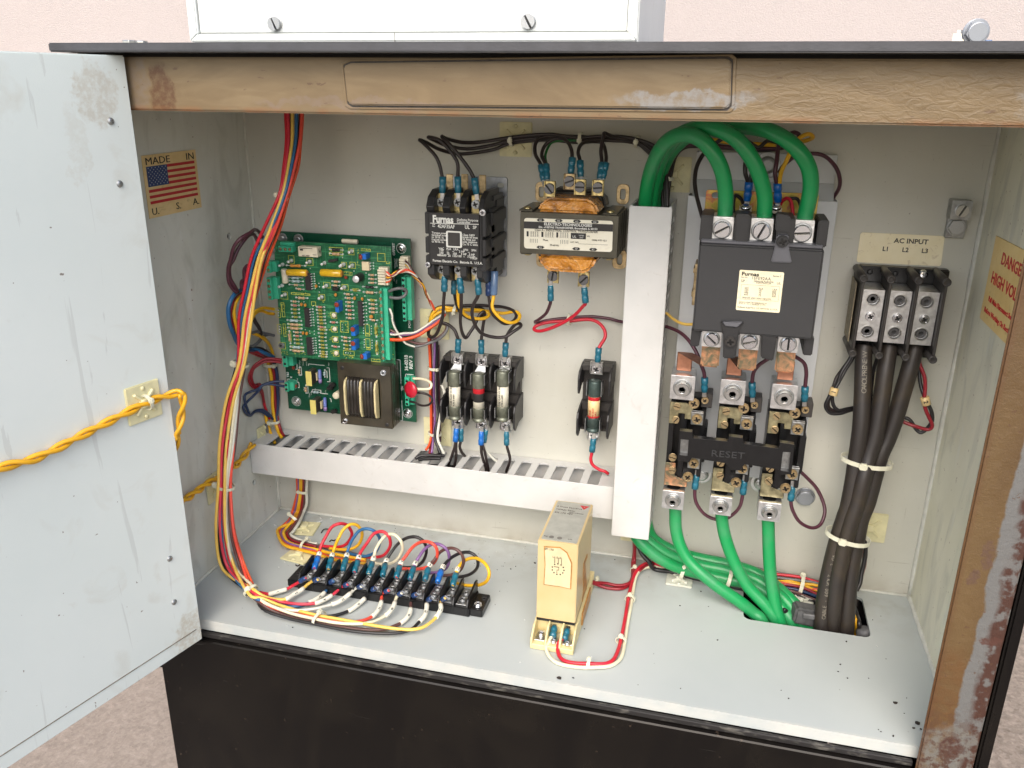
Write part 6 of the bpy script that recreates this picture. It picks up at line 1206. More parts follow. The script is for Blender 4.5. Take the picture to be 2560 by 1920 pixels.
# -- vertical harness between the circuit board and the fuses
GV = 'vertical wires between the circuit board and the three fuses'
for lab, c, pt in (('orange wire at the left edge of the vertical bundle', 'orange', [(615, 800, .012), (628, 1000, .011), (638, 1300, .011), (645, 1600, .011), (810, 400, 'f', 'b5', .011), (818, 700, 'f', 'b5', .012), (815, 900, 'f', 'b5', .014), (780, 1040, 'f', 'b5', .020), (725, 1140, 'f', 'b5', .026)]),
                   ('dark red wire second from the left in the vertical bundle', 'dark_red', [(640, 760, .009), (650, 1000, .008), (655, 1300, .008), (660, 1600, .008), (830, 400, 'f', 'b5', .008), (845, 700, 'f', 'b5', .010), (835, 900, 'f', 'b5', .012), (800, 1080, 'f', 'b5', .018), (790, 1200, 'f', 'b5', .026)]),
                   ('purple wire in the middle of the vertical bundle', 'purple', [(700, 780, .012), (694, 1000, .012), (688, 1300, .012), (685, 1600, .012), (872, 400, 'f', 'b5', .012), (885, 600, 'f', 'b5', .013), (870, 850, 'f', 'b5', .014), (850, 1020, 'f', 'b5', .020), (825, 1200, 'f', 'b5', .026)]),
                   ('white striped wire beside the purple one', 'white', [(722, 820, .010), (712, 960, .009), (700, 1200, .009), (712, 1400, .009), (900, 200, 'f', 'b5', .009), (878, 420, 'f', 'b5', .010), (868, 560, 'f', 'b5', .009)]),
                   ('black wire right of the purple one in the bundle', 'black', [(735, 830, .010), (728, 1000, .010), (726, 1300, .010), (735, 1600, .010), (925, 300, 'f', 'b5', .010), (945, 560, 'f', 'b5', .012), (890, 780, 'f', 'b5', .014), (900, 960, 'f', 'b5', .016), (940, 1120, 'f', 'b5', .022), (960, 1200, 'f', 'b5', .026)]),
                   ('maroon wire at the right edge of the vertical bundle', 'maroon', [(750, 900, .007), (748, 1200, .007), (752, 1500, .007), (950, 200, 'f', 'b5', .007), (970, 500, 'f', 'b5', .007), (972, 800, 'f', 'b5', .008), (970, 1000, 'f', 'b5', .010)])):
    wire(lab, c, .00125, 'b4', pt, None, GV)
wire('white wire curving past the left fuse barrier into the duct', 'white', .0014, 'b5', [(990, 0, .014), (1040, 120, .016), (1050, 250, .017), (1000, 420, .016), (965, 620, .016), (935, 740, .018), (920, 860, .020), (940, 980, .022), (985, 1110, .024), (1040, 1220, .024)], None)
wire('black wire bulging left below the left fuse barrier', 'black', .0014, 'b5', [(960, 600, .014), (905, 720, .017), (878, 830, .019), (885, 960, .021), (930, 1090, .024), (975, 1200, .026)], None)
wire('dark cable bundle lying inside the slotted duct opening', 'black', .0016, 'b5', [(540, 1290, .034), (640, 1250, .032), (800, 1228, .030), (960, 1235, .030), (1040, 1235, .030)], None)
wire('black wire lying lower inside the slotted duct opening', 'black', .0016, 'b5', [(600, 1310, .036), (720, 1285, .036), (850, 1280, .036), (980, 1290, .036)], None)
# -- from the long green terminal
GB = 'wires leaving the long green terminal of the front board'
wire('grey looped jumper wire at the top of the long green terminal', 'grey', .0014, 'b4', [(70, 158, .036), (130, 138, .037), (220, 112, .036), (285, 118, .034), (312, 165, .032), (275, 222, .033), (180, 250, .036), (75, 238, .036)], None, GB)
wire('grey and white wire sagging from the long green terminal', 'grey', .0013, 'b4', [(72, 385, .036), (105, 480, .037), (125, 590, .037), (170, 700, .036), (240, 810, .034), (320, 880, .032), (420, 915, .030), (520, 900, .028), (640, 870, .026), (760, 805, .024), (845, 735, .022), (882, 660, .020), (865, 612, .018), (820, 590, .016)], None, GB)
wire('white wire sagging alongside the grey one below the green terminal', 'white', .0009, 'b4', [(80, 395, .0375), (112, 480, .0385), (122, 570, .0385), (165, 690, .0375), (280, 850, .035), (340, 898, .033), (430, 925, .031)], None, GB)
wire('brown wire curving from the green terminal under the orange wires', 'brown', .0013, 'b4', [(85, 688, .036), (170, 735, .036), (290, 815, .033), (420, 868, .030), (560, 875, .027), (700, 828, .024), (820, 735, .021), (868, 655, .018), (850, 615, .016), (800, 600, .014)], None, GB)
wire('purple wire arching from the green terminal into the yellow loop', 'purple', .0014, 'b4', [(85, 740, .036), (200, 752, .036), (330, 752, .034), (440, 722, .031), (560, 662, .028), (680, 590, .024), (780, 515, .020), (840, 450, .016)], None, GB)
wire('white wire lying on the purple wire', 'white', .0010, 'b4', [(90, 750, .037), (150, 752, .0375), (280, 736, .036), (420, 725, .033), (560, 640, .029), (690, 552, .025), (790, 490, .021), (850, 430, .017)], None, GB)
wire('bright orange wire arching from the green terminal', 'orange', .0016, 'b4', [(88, 825, .036), (230, 825, .036), (360, 800, .034), (480, 752, .031), (600, 690, .028), (710, 615, .024), (790, 550, .020), (840, 470, .016)], None, GB)
# -- ribbon of thin wires between the two white headers
GR = 'thin twisted wires plugged into the white pin headers'
cols = (('orange_red', 0), ('cream', 1), ('dark_red', 2), ('gold', 3), ('maroon', 4), ('white', 5), ('orange', 6))
for c, i in cols:
    ph = i * .9; pts = [(1028, 800 + i * 42, 'f', 'b8', .0345), (1110, 880 + i * 22, 'f', 'b8', .036)]
    for j, (x, y) in enumerate(((1200, 880), (1330, 815), (1470, 800), (1600, 880), (1720, 1010), (1800, 1130), (1880, 1290), (1950, 1430), (2010, 1560), (2070, 1660))):
        pts.append((x + 14 * math.sin(ph + j * 1.25), y + 30 * math.cos(ph + j * 1.25), 'f', 'b8', .034 - j * .0022 + .0012 * math.sin(ph + j)))
    wire(c.replace('_', ' ') + ' thin wire twisted in the ribbon right of the circuit board', c, .00085, 'b8', pts, None, GR)
for i, c in enumerate(('brown', 'white', 'gold')):
    wire(c + ' thin wire dropping from the upper white header', c, .0008, 'b8', [(1435 + i * 5, 600 + i * 40, .020), (1500, 660 + i * 34, .024), (1570 - i * 8, 760 + i * 26, .026), (1640, 880 + i * 10, .024), (1700, 980 + i * 8, .022)], None, GR)

# ================================================================== big left harness: eleven wires from the top down to the strip
def b1c(x, y): return uv('b1', x, y)
ST = [((714, 262), (757, 262), .050), ((714, 290), (754, 290), .052), ((716, 350), (750, 352), .058), ((709, 420), (735, 424), .066), ((698, 484), (716, 492), .074), ((665, 560), (694, 568), .078), ((630, 640), (662, 644), .080), ((612, 720), (644, 722), .083), ((597, 800), (628, 802), .086), ((591, 905), (614, 907), .090), ((566, 1000), (598, 1003), .100), ((549, 1110), (588, 1112), .112), ((546, 1213), (578, 1213), .121), ((540, 1330), (584, 1326), .134), ((555, 1425), (604, 1405), .1385)]
FS = [((620, 1489), (634, 1464), .010), ]
order = {1: ('red', [0, 0, 0, 0, .05, .0, .0, .0, .0, .2, .35, .5, .45, .5, .5]), 2: ('pale_yellow', [.42, .42, .42, .43, .45, .48, .55, .5, .45, .3, .0, .0, .0, .0, .05]), 3: ('blue', [.68, .68, .68, .7, .7, .55, .25, .25, .2, .1, .5, .6, .3, .3, .3]), 4: ('pink_red', [.16, .16, .17, .2, .25, .7, .72, .72, .7, .55, .3, .2, .2, .25, .3]), 5: ('white', [.6, .6, .65, .7, .8, .85, .85, .6, .5, .4, .85, .85, .7, .55, .5]), 6: ('black', [.9, .9, .9, .9, .9, .95, 1, .95, .4, .1, .1, .3, .4, .2, .1]), 7: ('orange_red', [1, 1, 1, 1, 1, .9, .9, .9, .85, .8, .7, .9, .95, 1, 1]),
         8: ('cream', [.4, .4, .4, .4, .7, .6, .65, .75, .85, .75, .75, .7, .6, .6, .6]), 9: ('brown', [.3, .3, .3, .4, .6, .8, .9, .9, .95, .95, 1, 1, .9, .85, .85]), 10: ('black', [.35, .35, .4, .5, .4, .5, .4, .35, .3, .6, .9, .9, .3, .25, .25]), 11: ('pale_yellow', [.65, .65, .7, .75, .75, .75, .8, .85, 1, .9, .55, .45, .5, .55, .6])}
ftop = {1: .004, 2: .005, 3: .0046, 4: .0035, 7: .0030}
front = {1: .004, 2: .005, 3: .002, 4: .0035, 5: .001, 6: -.002, 7: 0, 8: .003, 9: -.001, 10: -.003, 11: .0045}
names = {1: 'red', 2: 'yellow', 3: 'blue', 4: 'red', 5: 'pale', 6: 'black', 7: 'orange red', 8: 'white', 9: 'brown', 10: 'black', 11: 'printed yellow'}
tail = {1: [(0, 1222), (80, 1235), (160, 1215), (245, 1190), (310, 1155), (425, 1085)], 2: [(0, 1240), (120, 1280), (235, 1283), (310, 1240), (385, 1195), (460, 1130), (535, 1100)], 3: [(0, 1290), (150, 1340), (330, 1350), (470, 1308), (560, 1255), (612, 1200), (622, 1150), (680, 1110)], 4: [(0, 1262), (180, 1305), (350, 1328), (505, 1322), (590, 1290), (680, 1235), (750, 1175), (810, 1145)], 5: [(0, 1300), (150, 1365), (330, 1388), (500, 1372), (660, 1332), (740, 1300), (820, 1240), (880, 1185), (935, 1165)],
        6: [(0, 1330), (200, 1400), (400, 1430), (600, 1442), (720, 1425), (830, 1385), (900, 1335), (965, 1275), (1010, 1210), (1062, 1185)], 7: [(0, 1310), (250, 1400), (500, 1450), (780, 1492), (930, 1485), (1030, 1445), (1085, 1390), (1115, 1320), (1130, 1235), (1188, 1200)], 8: [(0, 1290), (250, 1400), (450, 1452), (700, 1500), (900, 1510), (1030, 1495), (1140, 1445), (1190, 1405), (1232, 1345), (1262, 1260), (1308, 1225)],
        9: [(0, 1325), (200, 1420), (500, 1490), (800, 1545), (1000, 1568), (1150, 1560), (1240, 1530), (1305, 1498), (1365, 1440), (1390, 1370), (1392, 1270), (1440, 1240)], 10: [(0, 1360), (250, 1455), (500, 1510), (800, 1570), (1050, 1595), (1260, 1595), (1390, 1562), (1470, 1490), (1520, 1430), (1538, 1350), (1535, 1305), (1578, 1275)], 11: [(0, 1265), (200, 1345), (500, 1425), (800, 1480), (1050, 1525), (1250, 1555), (1400, 1562), (1510, 1538), (1610, 1465), (1650, 1410), (1668, 1370), (1668, 1305), (1708, 1270)]}
mark = {1: ((80, 1235), (245, 1190), '1'), 2: ((235, 1283), (385, 1195), '2'), 3: ((470, 1308), (605, 1215), '3'), 4: ((505, 1322), (655, 1250), '4'), 5: ((660, 1332), (805, 1250), '5'), 6: ((830, 1385), (965, 1275), '6'), 7: ((1030, 1445), (1115, 1325), '7'), 8: ((1140, 1445), (1232, 1345), '8'), 9: ((1305, 1498), (1395, 1370), '9'), 10: ((1470, 1490), (1542, 1350), '10'), 11: ((1610, 1465), (1668, 1365), '11')}
def zt(i, n, j):  # height of the tail above the floor
    t = j / (n - 1); return .0028 + .0018 * (i % 3) + (.0085 if t > .93 else 0) + (.0045 * max(0, (t - .6) / .4))
TL = {1: 'red wire of the tall left bundle landing on the leftmost strip terminal', 2: 'yellow wire of the tall left bundle landing between the red and blue ones', 3: 'blue wire of the tall left bundle landing on the terminal strip', 4: 'red wire of the tall left bundle landing between the blue and pale ones', 5: 'pale wire of the tall left bundle landing just left of a black one', 6: 'black wire of the tall left bundle landing at the middle of the strip', 7: 'orange red wire of the tall left bundle landing on the terminal strip', 8: 'white wire of the tall left bundle landing between orange red and brown ones', 9: 'brown wire of the tall left bundle landing on the terminal strip', 10: 'black wire of the tall left bundle sagging lowest before the strip', 11: 'printed yellow wire of the tall left bundle landing furthest right'}
for i in range(1, 12):
    c, fr_l = order[i]; P = []
    for j, (a, b, d) in enumerate(ST):
        t = fr_l[j]; P.append(PT('s', (a[0] + (b[0] - a[0]) * t, a[1] + (b[1] - a[1]) * t, d + (ftop.get(i, -.003) if j < 6 else front[i] * (1 if j < 13 else .4))), .0016))
    n = len(tail[i])
    tt = (i * .37) % 1.0
    P.append(zp('s', 622 + 11 * tt, 1487 - 21 * tt, .010 + .004 * (front[i] / .005)))
    for j, q in enumerate(tail[i]):
        if q[0] <= 20 and n > 6: P.append(zp('a5', q[0] + 20, q[1] + 8, .006 + .0025 * (1 + front[i] / .005))); continue
        P.append(zp('a5', q[0], q[1], zt(i, n, j)))
    C = crom(P, 5); r = .00140
    o = MB().tube(C, r, 8).build('wire', M['w_' + c]); tag(o, TL[i], 'wire', 'wires of the tall bundle hanging in front of the left wall')
    sleeve(o, C, .0085, r, 's_navy', True, True, over=1.75)
    # white marker sleeve: part of the path nearest to its two ends
    ma, mb_ = mark[i][0], mark[i][1]; ia = min(range(len(C)), key=lambda k: (C[k] - zp('a5', *ma, .005)).length); ib = min(range(len(C)), key=lambda k: (C[k] - zp('a5', *mb_, .005)).length)
    if ib > ia:
        seg = C[ia:ib + 1]; mo = MB().tube(seg, r * 1.45, 10).build('number_marker', M['marker'], o); mid = seg[len(seg) // 2]; u_ = (seg[-1] - seg[0]).normalized(); nrm = (CAM - mid).normalized(); v_ = nrm.cross(u_).normalized(); nn = u_.cross(v_)
        lettering([(mark[i][2], 0, 0, .0030, 'CENTER')], mid + nn * r * 1.5 - v_ * .0001 + u_ * .001, v_ * -1, u_, M['ink'], mo) if False else lettering([(mark[i][2], 0, -.0011, .0034, 'CENTER')], mid + nn * r * 1.48, v_ * -1 if False else v_, nn.cross(v_) , M['ink'], mo)
wire('orange red wire at the right edge of the top of the left bundle', 'orange', .0013, 's', [(756, 262, .048), (755, 300, .050), (752, 360, .056), (744, 420, .062), (722, 492, .070), (702, 566, .072), (672, 640, .074), (640, 740, .074), (618, 820, .076), (600, 905, .084), (588, 1000, .090), (578, 1100, .100), (577, 1213, .112), (584, 1320, .126), (606, 1400, .137), (632, 1462, .150)], None)

# ================================================================== looped wires behind the terminal strip
back = [((555, 570, 545, 870), 'red', '1', [(500, 1000), (545, 870), (560, 800), (610, 700), (660, 620), (730, 588), (800, 600), (848, 680), (800, 770), (730, 800), (640, 798), (560, 790)], 'blue'),
        (None, 'yellow', '2', [(630, 1010), (665, 880), (690, 800), (720, 730), (770, 640), (840, 592), (905, 610), (942, 680), (915, 770), (840, 820), (740, 825), (640, 815)], 'teal'),
        (None, 'blue', '3', [(765, 1015), (800, 880), (820, 800), (860, 720), (920, 650), (1000, 635), (1070, 670), (1105, 740), (1070, 840), (985, 885), (900, 880), (820, 860)], 'teal'),
        (None, 'red', '4', [(870, 1035), (910, 900), (935, 840), (990, 760), (1050, 680), (1130, 660), (1190, 710), (1200, 790), (1150, 870), (1080, 895), (980, 895), (900, 885)], 'teal'),
        (None, 'cream', '5', [(1000, 1050), (1045, 910), (1065, 830), (1110, 750), (1170, 690), (1240, 690), (1300, 750), (1312, 830), (1270, 910), (1210, 950), (1130, 960), (1050, 950)], 'teal'),
        (None, 'black', '6', [(1130, 1070), (1165, 930), (1205, 860), (1270, 775), (1350, 720), (1440, 710), (1510, 755), (1535, 830), (1510, 920), (1450, 975), (1370, 990), (1280, 985)], 'teal'),
        (None, 'orange_red', '7', [(1255, 1085), (1300, 950), (1345, 885), (1410, 800), (1490, 755), (1570, 760), (1625, 810), (1632, 890), (1590, 960), (1500, 1000), (1400, 1005), (1300, 1000)], 'teal'),
        (None, 'purple', '8', [(1380, 1100), (1425, 970), (1465, 895), (1520, 820), (1590, 775), (1660, 780), (1725, 830), (1745, 910), (1720, 990), (1640, 1035), (1540, 1040)], 'teal'),
        (None, 'brown', '9', [(1520, 1110), (1560, 980), (1600, 930), (1660, 850), (1730, 815), (1800, 820), (1860, 870), (1875, 950), (1840, 1020), (1760, 1060), (1660, 1065)], 'teal'),
        (None, 'black', '10', [(1635, 1130), (1680, 1000), (1720, 940), (1780, 890), (1860, 855), (1940, 855), (2000, 905), (2005, 985), (1950, 1045), (1860, 1075), (1760, 1080)], 'blue'),
        (None, 'yellow', '11', [(1775, 1160), (1815, 1025), (1850, 960), (1910, 915), (1990, 905), (2070, 950), (2112, 1030), (2095, 1110), (2030, 1150), (1940, 1158), (1860, 1150), (1800, 1130)], 'teal')]
hh = [.012, .017, .022, .030, .037, .040, .036, .026, .014, .008, .006, .005]
BL = ['red wire loop furthest left behind the terminal strip', 'yellow wire loop between the left red and blue loops behind the strip', 'blue wire loop behind the terminal strip', 'red wire loop between the blue and cream loops behind the strip', 'cream wire loop behind the terminal strip', 'black wire loop between the cream and orange red loops behind the strip', 'orange red wire loop behind the terminal strip', 'purple wire loop behind the terminal strip', 'brown wire loop behind the terminal strip', 'black wire loop between the brown and right yellow loops behind the strip', 'yellow wire loop furthest right behind the terminal strip']
for k, (_, c, num, pts, scol) in enumerate(back):
    C = []
    for j, q in enumerate(pts):
        hz = hh[j]; C.append(zp('a5', q[0], q[1], hz))
    C0 = C; C = crom(C, 6)
    # smooth in depth: keep loop plane behind the strip
    o = MB().tube(C, .0015, 8).build('wire', M['w_' + c]); tag(o, BL[k], 'wire', 'looped wires behind the terminal strip')
    sleeve(o, C, .0135, .0015, 's_' + scol, False, False)
    m_ = min(range(2, len(C) // 2), key=lambda a: abs((C[a] - C[0]).length - .0175)); u_ = (C[m_ + 1] - C[m_ - 1]).normalized(); a_ = C[m_] - u_ * .0020
    ro_ = MB().lathe([(.0016, 0), (.0024, .0001), (.0024, .0038), (.0016, .0040)], a_, u_, 12).build('number_ring', M['marker'], o)
    nrm = (CAM - C[m_]); nrm = (nrm - u_ * nrm.dot(u_)).normalized(); s_ = u_.cross(nrm)
    lettering([(num, 0, -.0012, .0033, 'CENTER')], C[m_] + nrm * .00245, s_, nrm.cross(s_), M['ink'], ro_, bold=.02)

# -- bundle running down the left of the back panel and along the floor behind the strip
GL = 'wires rising from behind the terminal strip into the horizontal duct'
for lab, c, off, end in (('orange', 'orange', 0, 9), ('yellow', 'yellow', 1, 9), ('dark red', 'dark_red', 2, 7), ('white', 'white', 3, 6), ('purple', 'purple', .5, 7), ('second yellow', 'gold', 1.5, 9), ('brown', 'brown', 2.4, 9)):
    base = [((400, 80), (560, 90), .022), ((405, 300), (550, 310), .020), ((370, 480), (545, 490), .018), ((320, 660), (510, 640), .016), ((270, 770), (440, 800), .030), ((140, 900), (350, 940), .052), ((130, 1010), (300, 990), .062), ((220, 1150), (360, 1050), .068), ((480, 1230), (520, 1110), None), ((700, 1280), (720, 1150), None), ((1000, 1370), (1000, 1200), None), ((1500, 1440), (1500, 1330), None), ((2000, 1530), (2000, 1450), None)]
    pts = []
    for a, b, d in base[:12 if end == 9 else 10]:
        t = off / 3.0; 
        if c == 'gold' and a[1] > 800: t = 1.0 if False else .0 - .15
        x, y = a[0] + (b[0] - a[0]) * t, a[1] + (b[1] - a[1]) * t
        if d is None or a[1] >= 880: pts.append(zp('b6', x, y, .0035 + .0016 * (off % 2)))
        elif a[1] >= 760: pts.append(zp('b6', x, y, .0075))
        else: pts.append(PT('b6', (x, y, d * .5), .0015))
    wire(lab + ' wire of the bundle bending forward from the back panel to the strip', c, .0015, 'b6', pts, None, GL)

# ================================================================== left side loops beside the circuit board
GS = 'wires looping out left of the circuit board'
for lab, c, r, pts in (
    ('dark maroon loop wire arching highest left of the circuit board', 'maroon', .0016, [(700, 300, .03), (655, 225, .045), (600, 186, .06), (530, 220, .075), (400, 300, .085), (310, 420, .088), (255, 590, .088), (222, 740, .088), (235, 900, .086), (290, 1000, .083), (350, 1060, .08)]),
    ('second maroon loop wire inside the highest one', 'maroon', .0016, [(640, 380, .035), (605, 300, .045), (560, 250, .06), (480, 300, .072), (370, 460, .08), (290, 600, .084), (245, 700, .086), (258, 860, .084), (305, 960, .082), (360, 1050, .078)]),
    ('blue loop wire bulging furthest left beside the red bundle', 'blue', .0019, [(560, 1010, .04), (430, 1025, .06), (330, 1080, .078), (240, 1180, .086), (222, 1320, .088), (250, 1480, .086), (300, 1640, .08), (350, 1760, .07), (470, 1830, .055), (620, 1850, .04), (740, 1900, .03), (850, 1950, .016)]),
    ('dark red loop wire just inside the blue one', 'dark_red', .0016, [(560, 1040, .04), (420, 1060, .06), (320, 1130, .076), (268, 1240, .083), (262, 1380, .083), (300, 1540, .08), (360, 1700, .07), (450, 1840, .055), (620, 1890, .04), (760, 1950, .02)]),
    ('yellow loop wire inside the blue and red loops', 'yellow', .0016, [(560, 1030, .045), (420, 1085, .062), (345, 1170, .076), (312, 1300, .08), (320, 1460, .08), (355, 1620, .075), (420, 1720, .06)]),
    ('yellow wire passing from the bundle to the board edge', 'yellow', .0015, [(540, 1400, .06), (590, 1320, .05), (690, 1268, .035), (800, 1272, .022), (860, 1290, .018)]),
    ('second yellow wire entering behind the board edge', 'gold', .0015, [(540, 1440, .06), (600, 1350, .05), (680, 1318, .035), (780, 1345, .024), (860, 1355, .018)]),
    ('brown wire dropping behind the red bundle', 'dark', .0018, [(560, 1360, .045), (600, 1450, .04), (640, 1540, .035), (680, 1640, .03)]),
    ('dark wire peeking out left of the red bundle', 'maroon', .0022, [(500, 690, .07), (455, 740, .07), (445, 860, .07), (425, 930, .07), (420, 1010, .07)])):
    wire(lab, c, r, 'b1', pts, None, GS)
for lab, c, r, pts in (
    ('grey wire with white stripe crossing behind the red bundle', 'grey', .0014, [(480, 90, .06), (540, 62, .05), (640, 48, .035), (740, 80, .022), (860, 105, .014)]),
    ('grey wire curving down from the board edge', 'grey', .0016, [(500, 250, .05), (560, 248, .045), (640, 205, .035), (700, 120, .024), (770, 90, .014)]),
    ('yellow wire curving down along the board edge', 'yellow', .0016, [(560, 70, .045), (640, 95, .034), (720, 140, .024), (790, 220, .016), (835, 310, .010), (850, 400, .006)]),
    ('gold wire beside the yellow one at the board edge', 'gold', .0014, [(600, 80, .04), (680, 130, .03), (760, 190, .02), (810, 270, .012), (835, 350, .006)]),
    ('navy wire running down towards the left harness', 'navy', .0020, [(440, 270, .06), (520, 292, .05), (640, 320, .036), (740, 362, .022), (830, 410, .012), (868, 500, .006)]),
    ('black wire above the navy one', 'black', .0018, [(480, 275, .055), (620, 280, .036), (700, 300, .026), (800, 360, .014), (850, 440, .006)]),
    ('dark red wire below the navy one', 'dark_red', .0018, [(470, 300, .055), (560, 345, .042), (660, 385, .030), (760, 415, .02), (830, 470, .008)]),
    ('yellow vertical wire between the two ties of the left harness', 'yellow', .0017, [(775, 430, .008), (790, 520, .008), (812, 650, .008), (828, 850, .008), (842, 1050, .008), (858, 1200, .008), (880, 1310, .009), (920, 1430, .012), (960, 1510, .018)]),
    ('dark red vertical wire beside the yellow one', 'dark_red', .0017, [(820, 450, .006), (845, 560, .006), (866, 700, .006), (872, 900, .006), (885, 1100, .006), (900, 1260, .007), (940, 1400, .010), (985, 1490, .016)]),
    ('navy vertical wire at the right of the left harness', 'navy', .0018, [(860, 500, .005), (888, 620, .005), (903, 800, .005), (903, 1000, .005), (893, 1180, .006), (900, 1300, .008)]),
    ('yellow lower wire entering the duct end', 'yellow', .0016, [(740, 1200, .009), (760, 1300, .010), (800, 1410, .012), (850, 1530, .018), (870, 1590, .022)]),
    ('grey lower wire entering the duct end', 'grey', .0016, [(745, 1330, .006), (762, 1430, .008), (790, 1520, .012), (810, 1580, .016)]),
    ('red wire of the upper twisted pair entering the green terminal', 'dark_red', .0013, [(960, 440, .022), (860, 425, .026), (750, 430, .030), (660, 460, .034), (580, 530, .038), (520, 640, .040), (515, 740, .039), (560, 810, .036), (625, 835, .032), (668, 800, .030), (650, 770, .028), (600, 790, .026)]),
    ('second red wire of the upper pair', 'dark_red', .0013, [(960, 478, .022), (850, 462, .026), (730, 468, .030), (640, 510, .034), (575, 580, .037), (548, 690, .038), (585, 790, .034), (650, 815, .030), (695, 880, .022), (715, 1000, .016), (745, 1120, .012), (790, 1230, .010)]),
    ('bright red wire dropping to the lower tie', 'red', .0014, [(668, 830, .020), (700, 940, .016), (725, 1060, .012), (760, 1170, .010), (800, 1260, .009)]),
    ('blue wire of the lower pair with squared bend', 'navy', .0013, [(1000, 740, .022), (880, 742, .026), (770, 760, .030), (690, 800, .034), (630, 855, .037), (530, 885, .040), (462, 930, .040), (455, 1010, .038), (490, 1120, .034), (530, 1205, .030), (610, 1150, .026), (700, 1135, .022), (800, 1200, .014), (840, 1260, .010)]),
    ('second blue wire of the lower pair', 'navy', .0013, [(1000, 808, .022), (890, 790, .026), (780, 775, .030), (700, 790, .033), (650, 850, .036), (580, 940, .038), (480, 1020, .038), (440, 1100, .036), (465, 1180, .033), (530, 1215, .030), (600, 1160, .027), (690, 1165, .022), (790, 1225, .014)])):
    wire(lab, c, r, 'b2', pts, None, 'wires of the short left harness under the circuit board')

# ================================================================== twisted yellow pair to the door
def twisted(label, c, r, C, pitch, rad, ph, cat='wire', group=None):
    P = []; s = 0
    for i in range(len(C)):
        if i: s += (C[i] - C[i - 1]).length
        t = (C[min(i + 1, len(C) - 1)] - C[max(i - 1, 0)]).normalized(); x = t.cross(Vector((0, 0, 1))).normalized() if abs(t.z) < .9 else t.cross(Vector((0, 1, 0))).normalized(); y = t.cross(x); a = ph + 2 * math.pi * s / pitch
        P.append(C[i] + (x * math.cos(a) + y * math.sin(a)) * rad)
    o = MB().tube(P, r, 8).build('wire', M['w_' + c]); return tag(o, label, cat, group)
cen = crom([dp('a7', *q, .0035) for q in ((-260, 545), (-120, 500), (0, 440), (150, 398), (330, 308), (480, 232), (600, 172), (680, 146))] + [dp('a7', 722, 134, .006), dp('a7', 742, 150, .008), dp('a7', 738, 220, .004), dp('a7', 722, 300, .0), dp('a7', 712, 360, -.010)], 8)
for k in (0, 1): twisted('yellow wire of the twisted pair running across the open door', 'gold', .0016, cen, .036, .0018, k * math.pi, group='twisted yellow wires crossing the open door')
cen = crom([xp('a7', *q, .006) for q in ((715, 600), (750, 572), (800, 535), (850, 500), (885, 485))] + [xp('a7', 930, 455, .006), xp('a7', 975, 415, .006), xp('a7', 1005, 375, .006), xp('a7', 1030, 340, .008)], 8)
for k in (0, 1): twisted('yellow wire of the twisted pair crossing the left inner wall', 'gold', .00165, cen, .030, .0019, k * math.pi, group='twisted yellow wires crossing the left inner wall')

# ================================================================== green power cables
GG = 'green cables looping from the vertical duct to the large contactor'
def cable(label, f, pts, r, mat, group, extra=None, n=16):
    P = [PT(f, q, r * .6) for q in pts]
    if extra: P += extra(P)
    C = crom(P, 7); o = MB().tube(C, r, n).build('power_cable', M[mat]); return tag(o, label, 'power cable', group), C
RG = .0055
cable('green cable with the smallest arch ending at the left contactor lug', 'a1', [(40, 900, .034), (38, 720, .036), (58, 540, .044), (100, 390, .054), (165, 265, .064), (255, 188, .074), (365, 172, .082), (470, 215, .087), (560, 320, .088), (620, 450, .086), (645, 600, .083), (644, 720, .081), (640, 815, .0795)], RG, 'green_cable', GG)
cable('green cable with the middle arch ending at the centre contactor lug', 'a1', [(78, 900, .028), (82, 720, .030), (110, 520, .038), (160, 350, .048), (240, 220, .058), (340, 150, .068), (470, 118, .078), (600, 135, .086), (720, 200, .090), (820, 315, .090), (895, 460, .088), (938, 620, .084), (940, 740, .082), (938, 820, .080)], RG, 'green_cable', GG)
cable('green cable with the widest arch ending at the right contactor lug', 'a1', [(112, 900, .020), (112, 720, .022), (130, 560, .024), (170, 420, .030), (240, 290, .038), (360, 180, .046), (520, 120, .056), (680, 108, .066), (840, 115, .076), (980, 145, .084), (1110, 215, .090), (1210, 310, .092), (1275, 430, .090), (1288, 560, .087), (1270, 680, .084), (1248, 770, .081), (1243, 825, .080)], RG, 'green_cable', GG)
m = MB()
for i in range(9): a = i * .7; q = bp('a1', 1243 + 26 * math.cos(a), 815, .080 + .0025 * math.sin(a)); m.cyl(q + Vector((0, 0, .003)), q - Vector((0, 0, .003)), .0006, 6)
tag(m.build('bare_strands', M['dark_plastic']), 'bare wire strands showing above the right contactor lug', 'wire strands')
GH = 'green cables dropping from the overload relay into the floor hole'
RG2 = .0053
def hole_end(P): q = P[-1]; return [q + Vector((.006, .004, -.03)), q + Vector((.010, .006, -.08))]
cable('left green cable sweeping from the left overload lug to the floor hole', 'b3', [(440, -90, .048), (444, 0, .048), (448, 140, .050), (485, 290, .053), (560, 420, .056), (680, 540, .060), (840, 665, .062), (1000, 775, .062), (1110, 865, 'z', -.0005), (1200, 955, 'z', -.0086)], RG2, 'green_cable', GH, hole_end)
cable('middle green cable dropping from the centre overload lug', 'b3', [(842, -30, .048), (846, 60, .048), (868, 190, .049), (918, 350, .050), (980, 490, .052), (1060, 630, .054), (1150, 730, .056), (1235, 820, 'z', .005), (1310, 940, 'z', -.0064)], RG2, 'green_cable', GH, hole_end)
cable('right green cable dropping nearly straight from the right overload lug', 'b3', [(1243, 20, .050), (1247, 120, .050), (1252, 300, .051), (1262, 500, .052), (1285, 680, .055), (1315, 840, 'z', .004), (1355, 985, 'z', -.0107)], RG2, 'green_cable', GH, hole_end)
GD = 'green cables running from under the vertical duct along the floor'
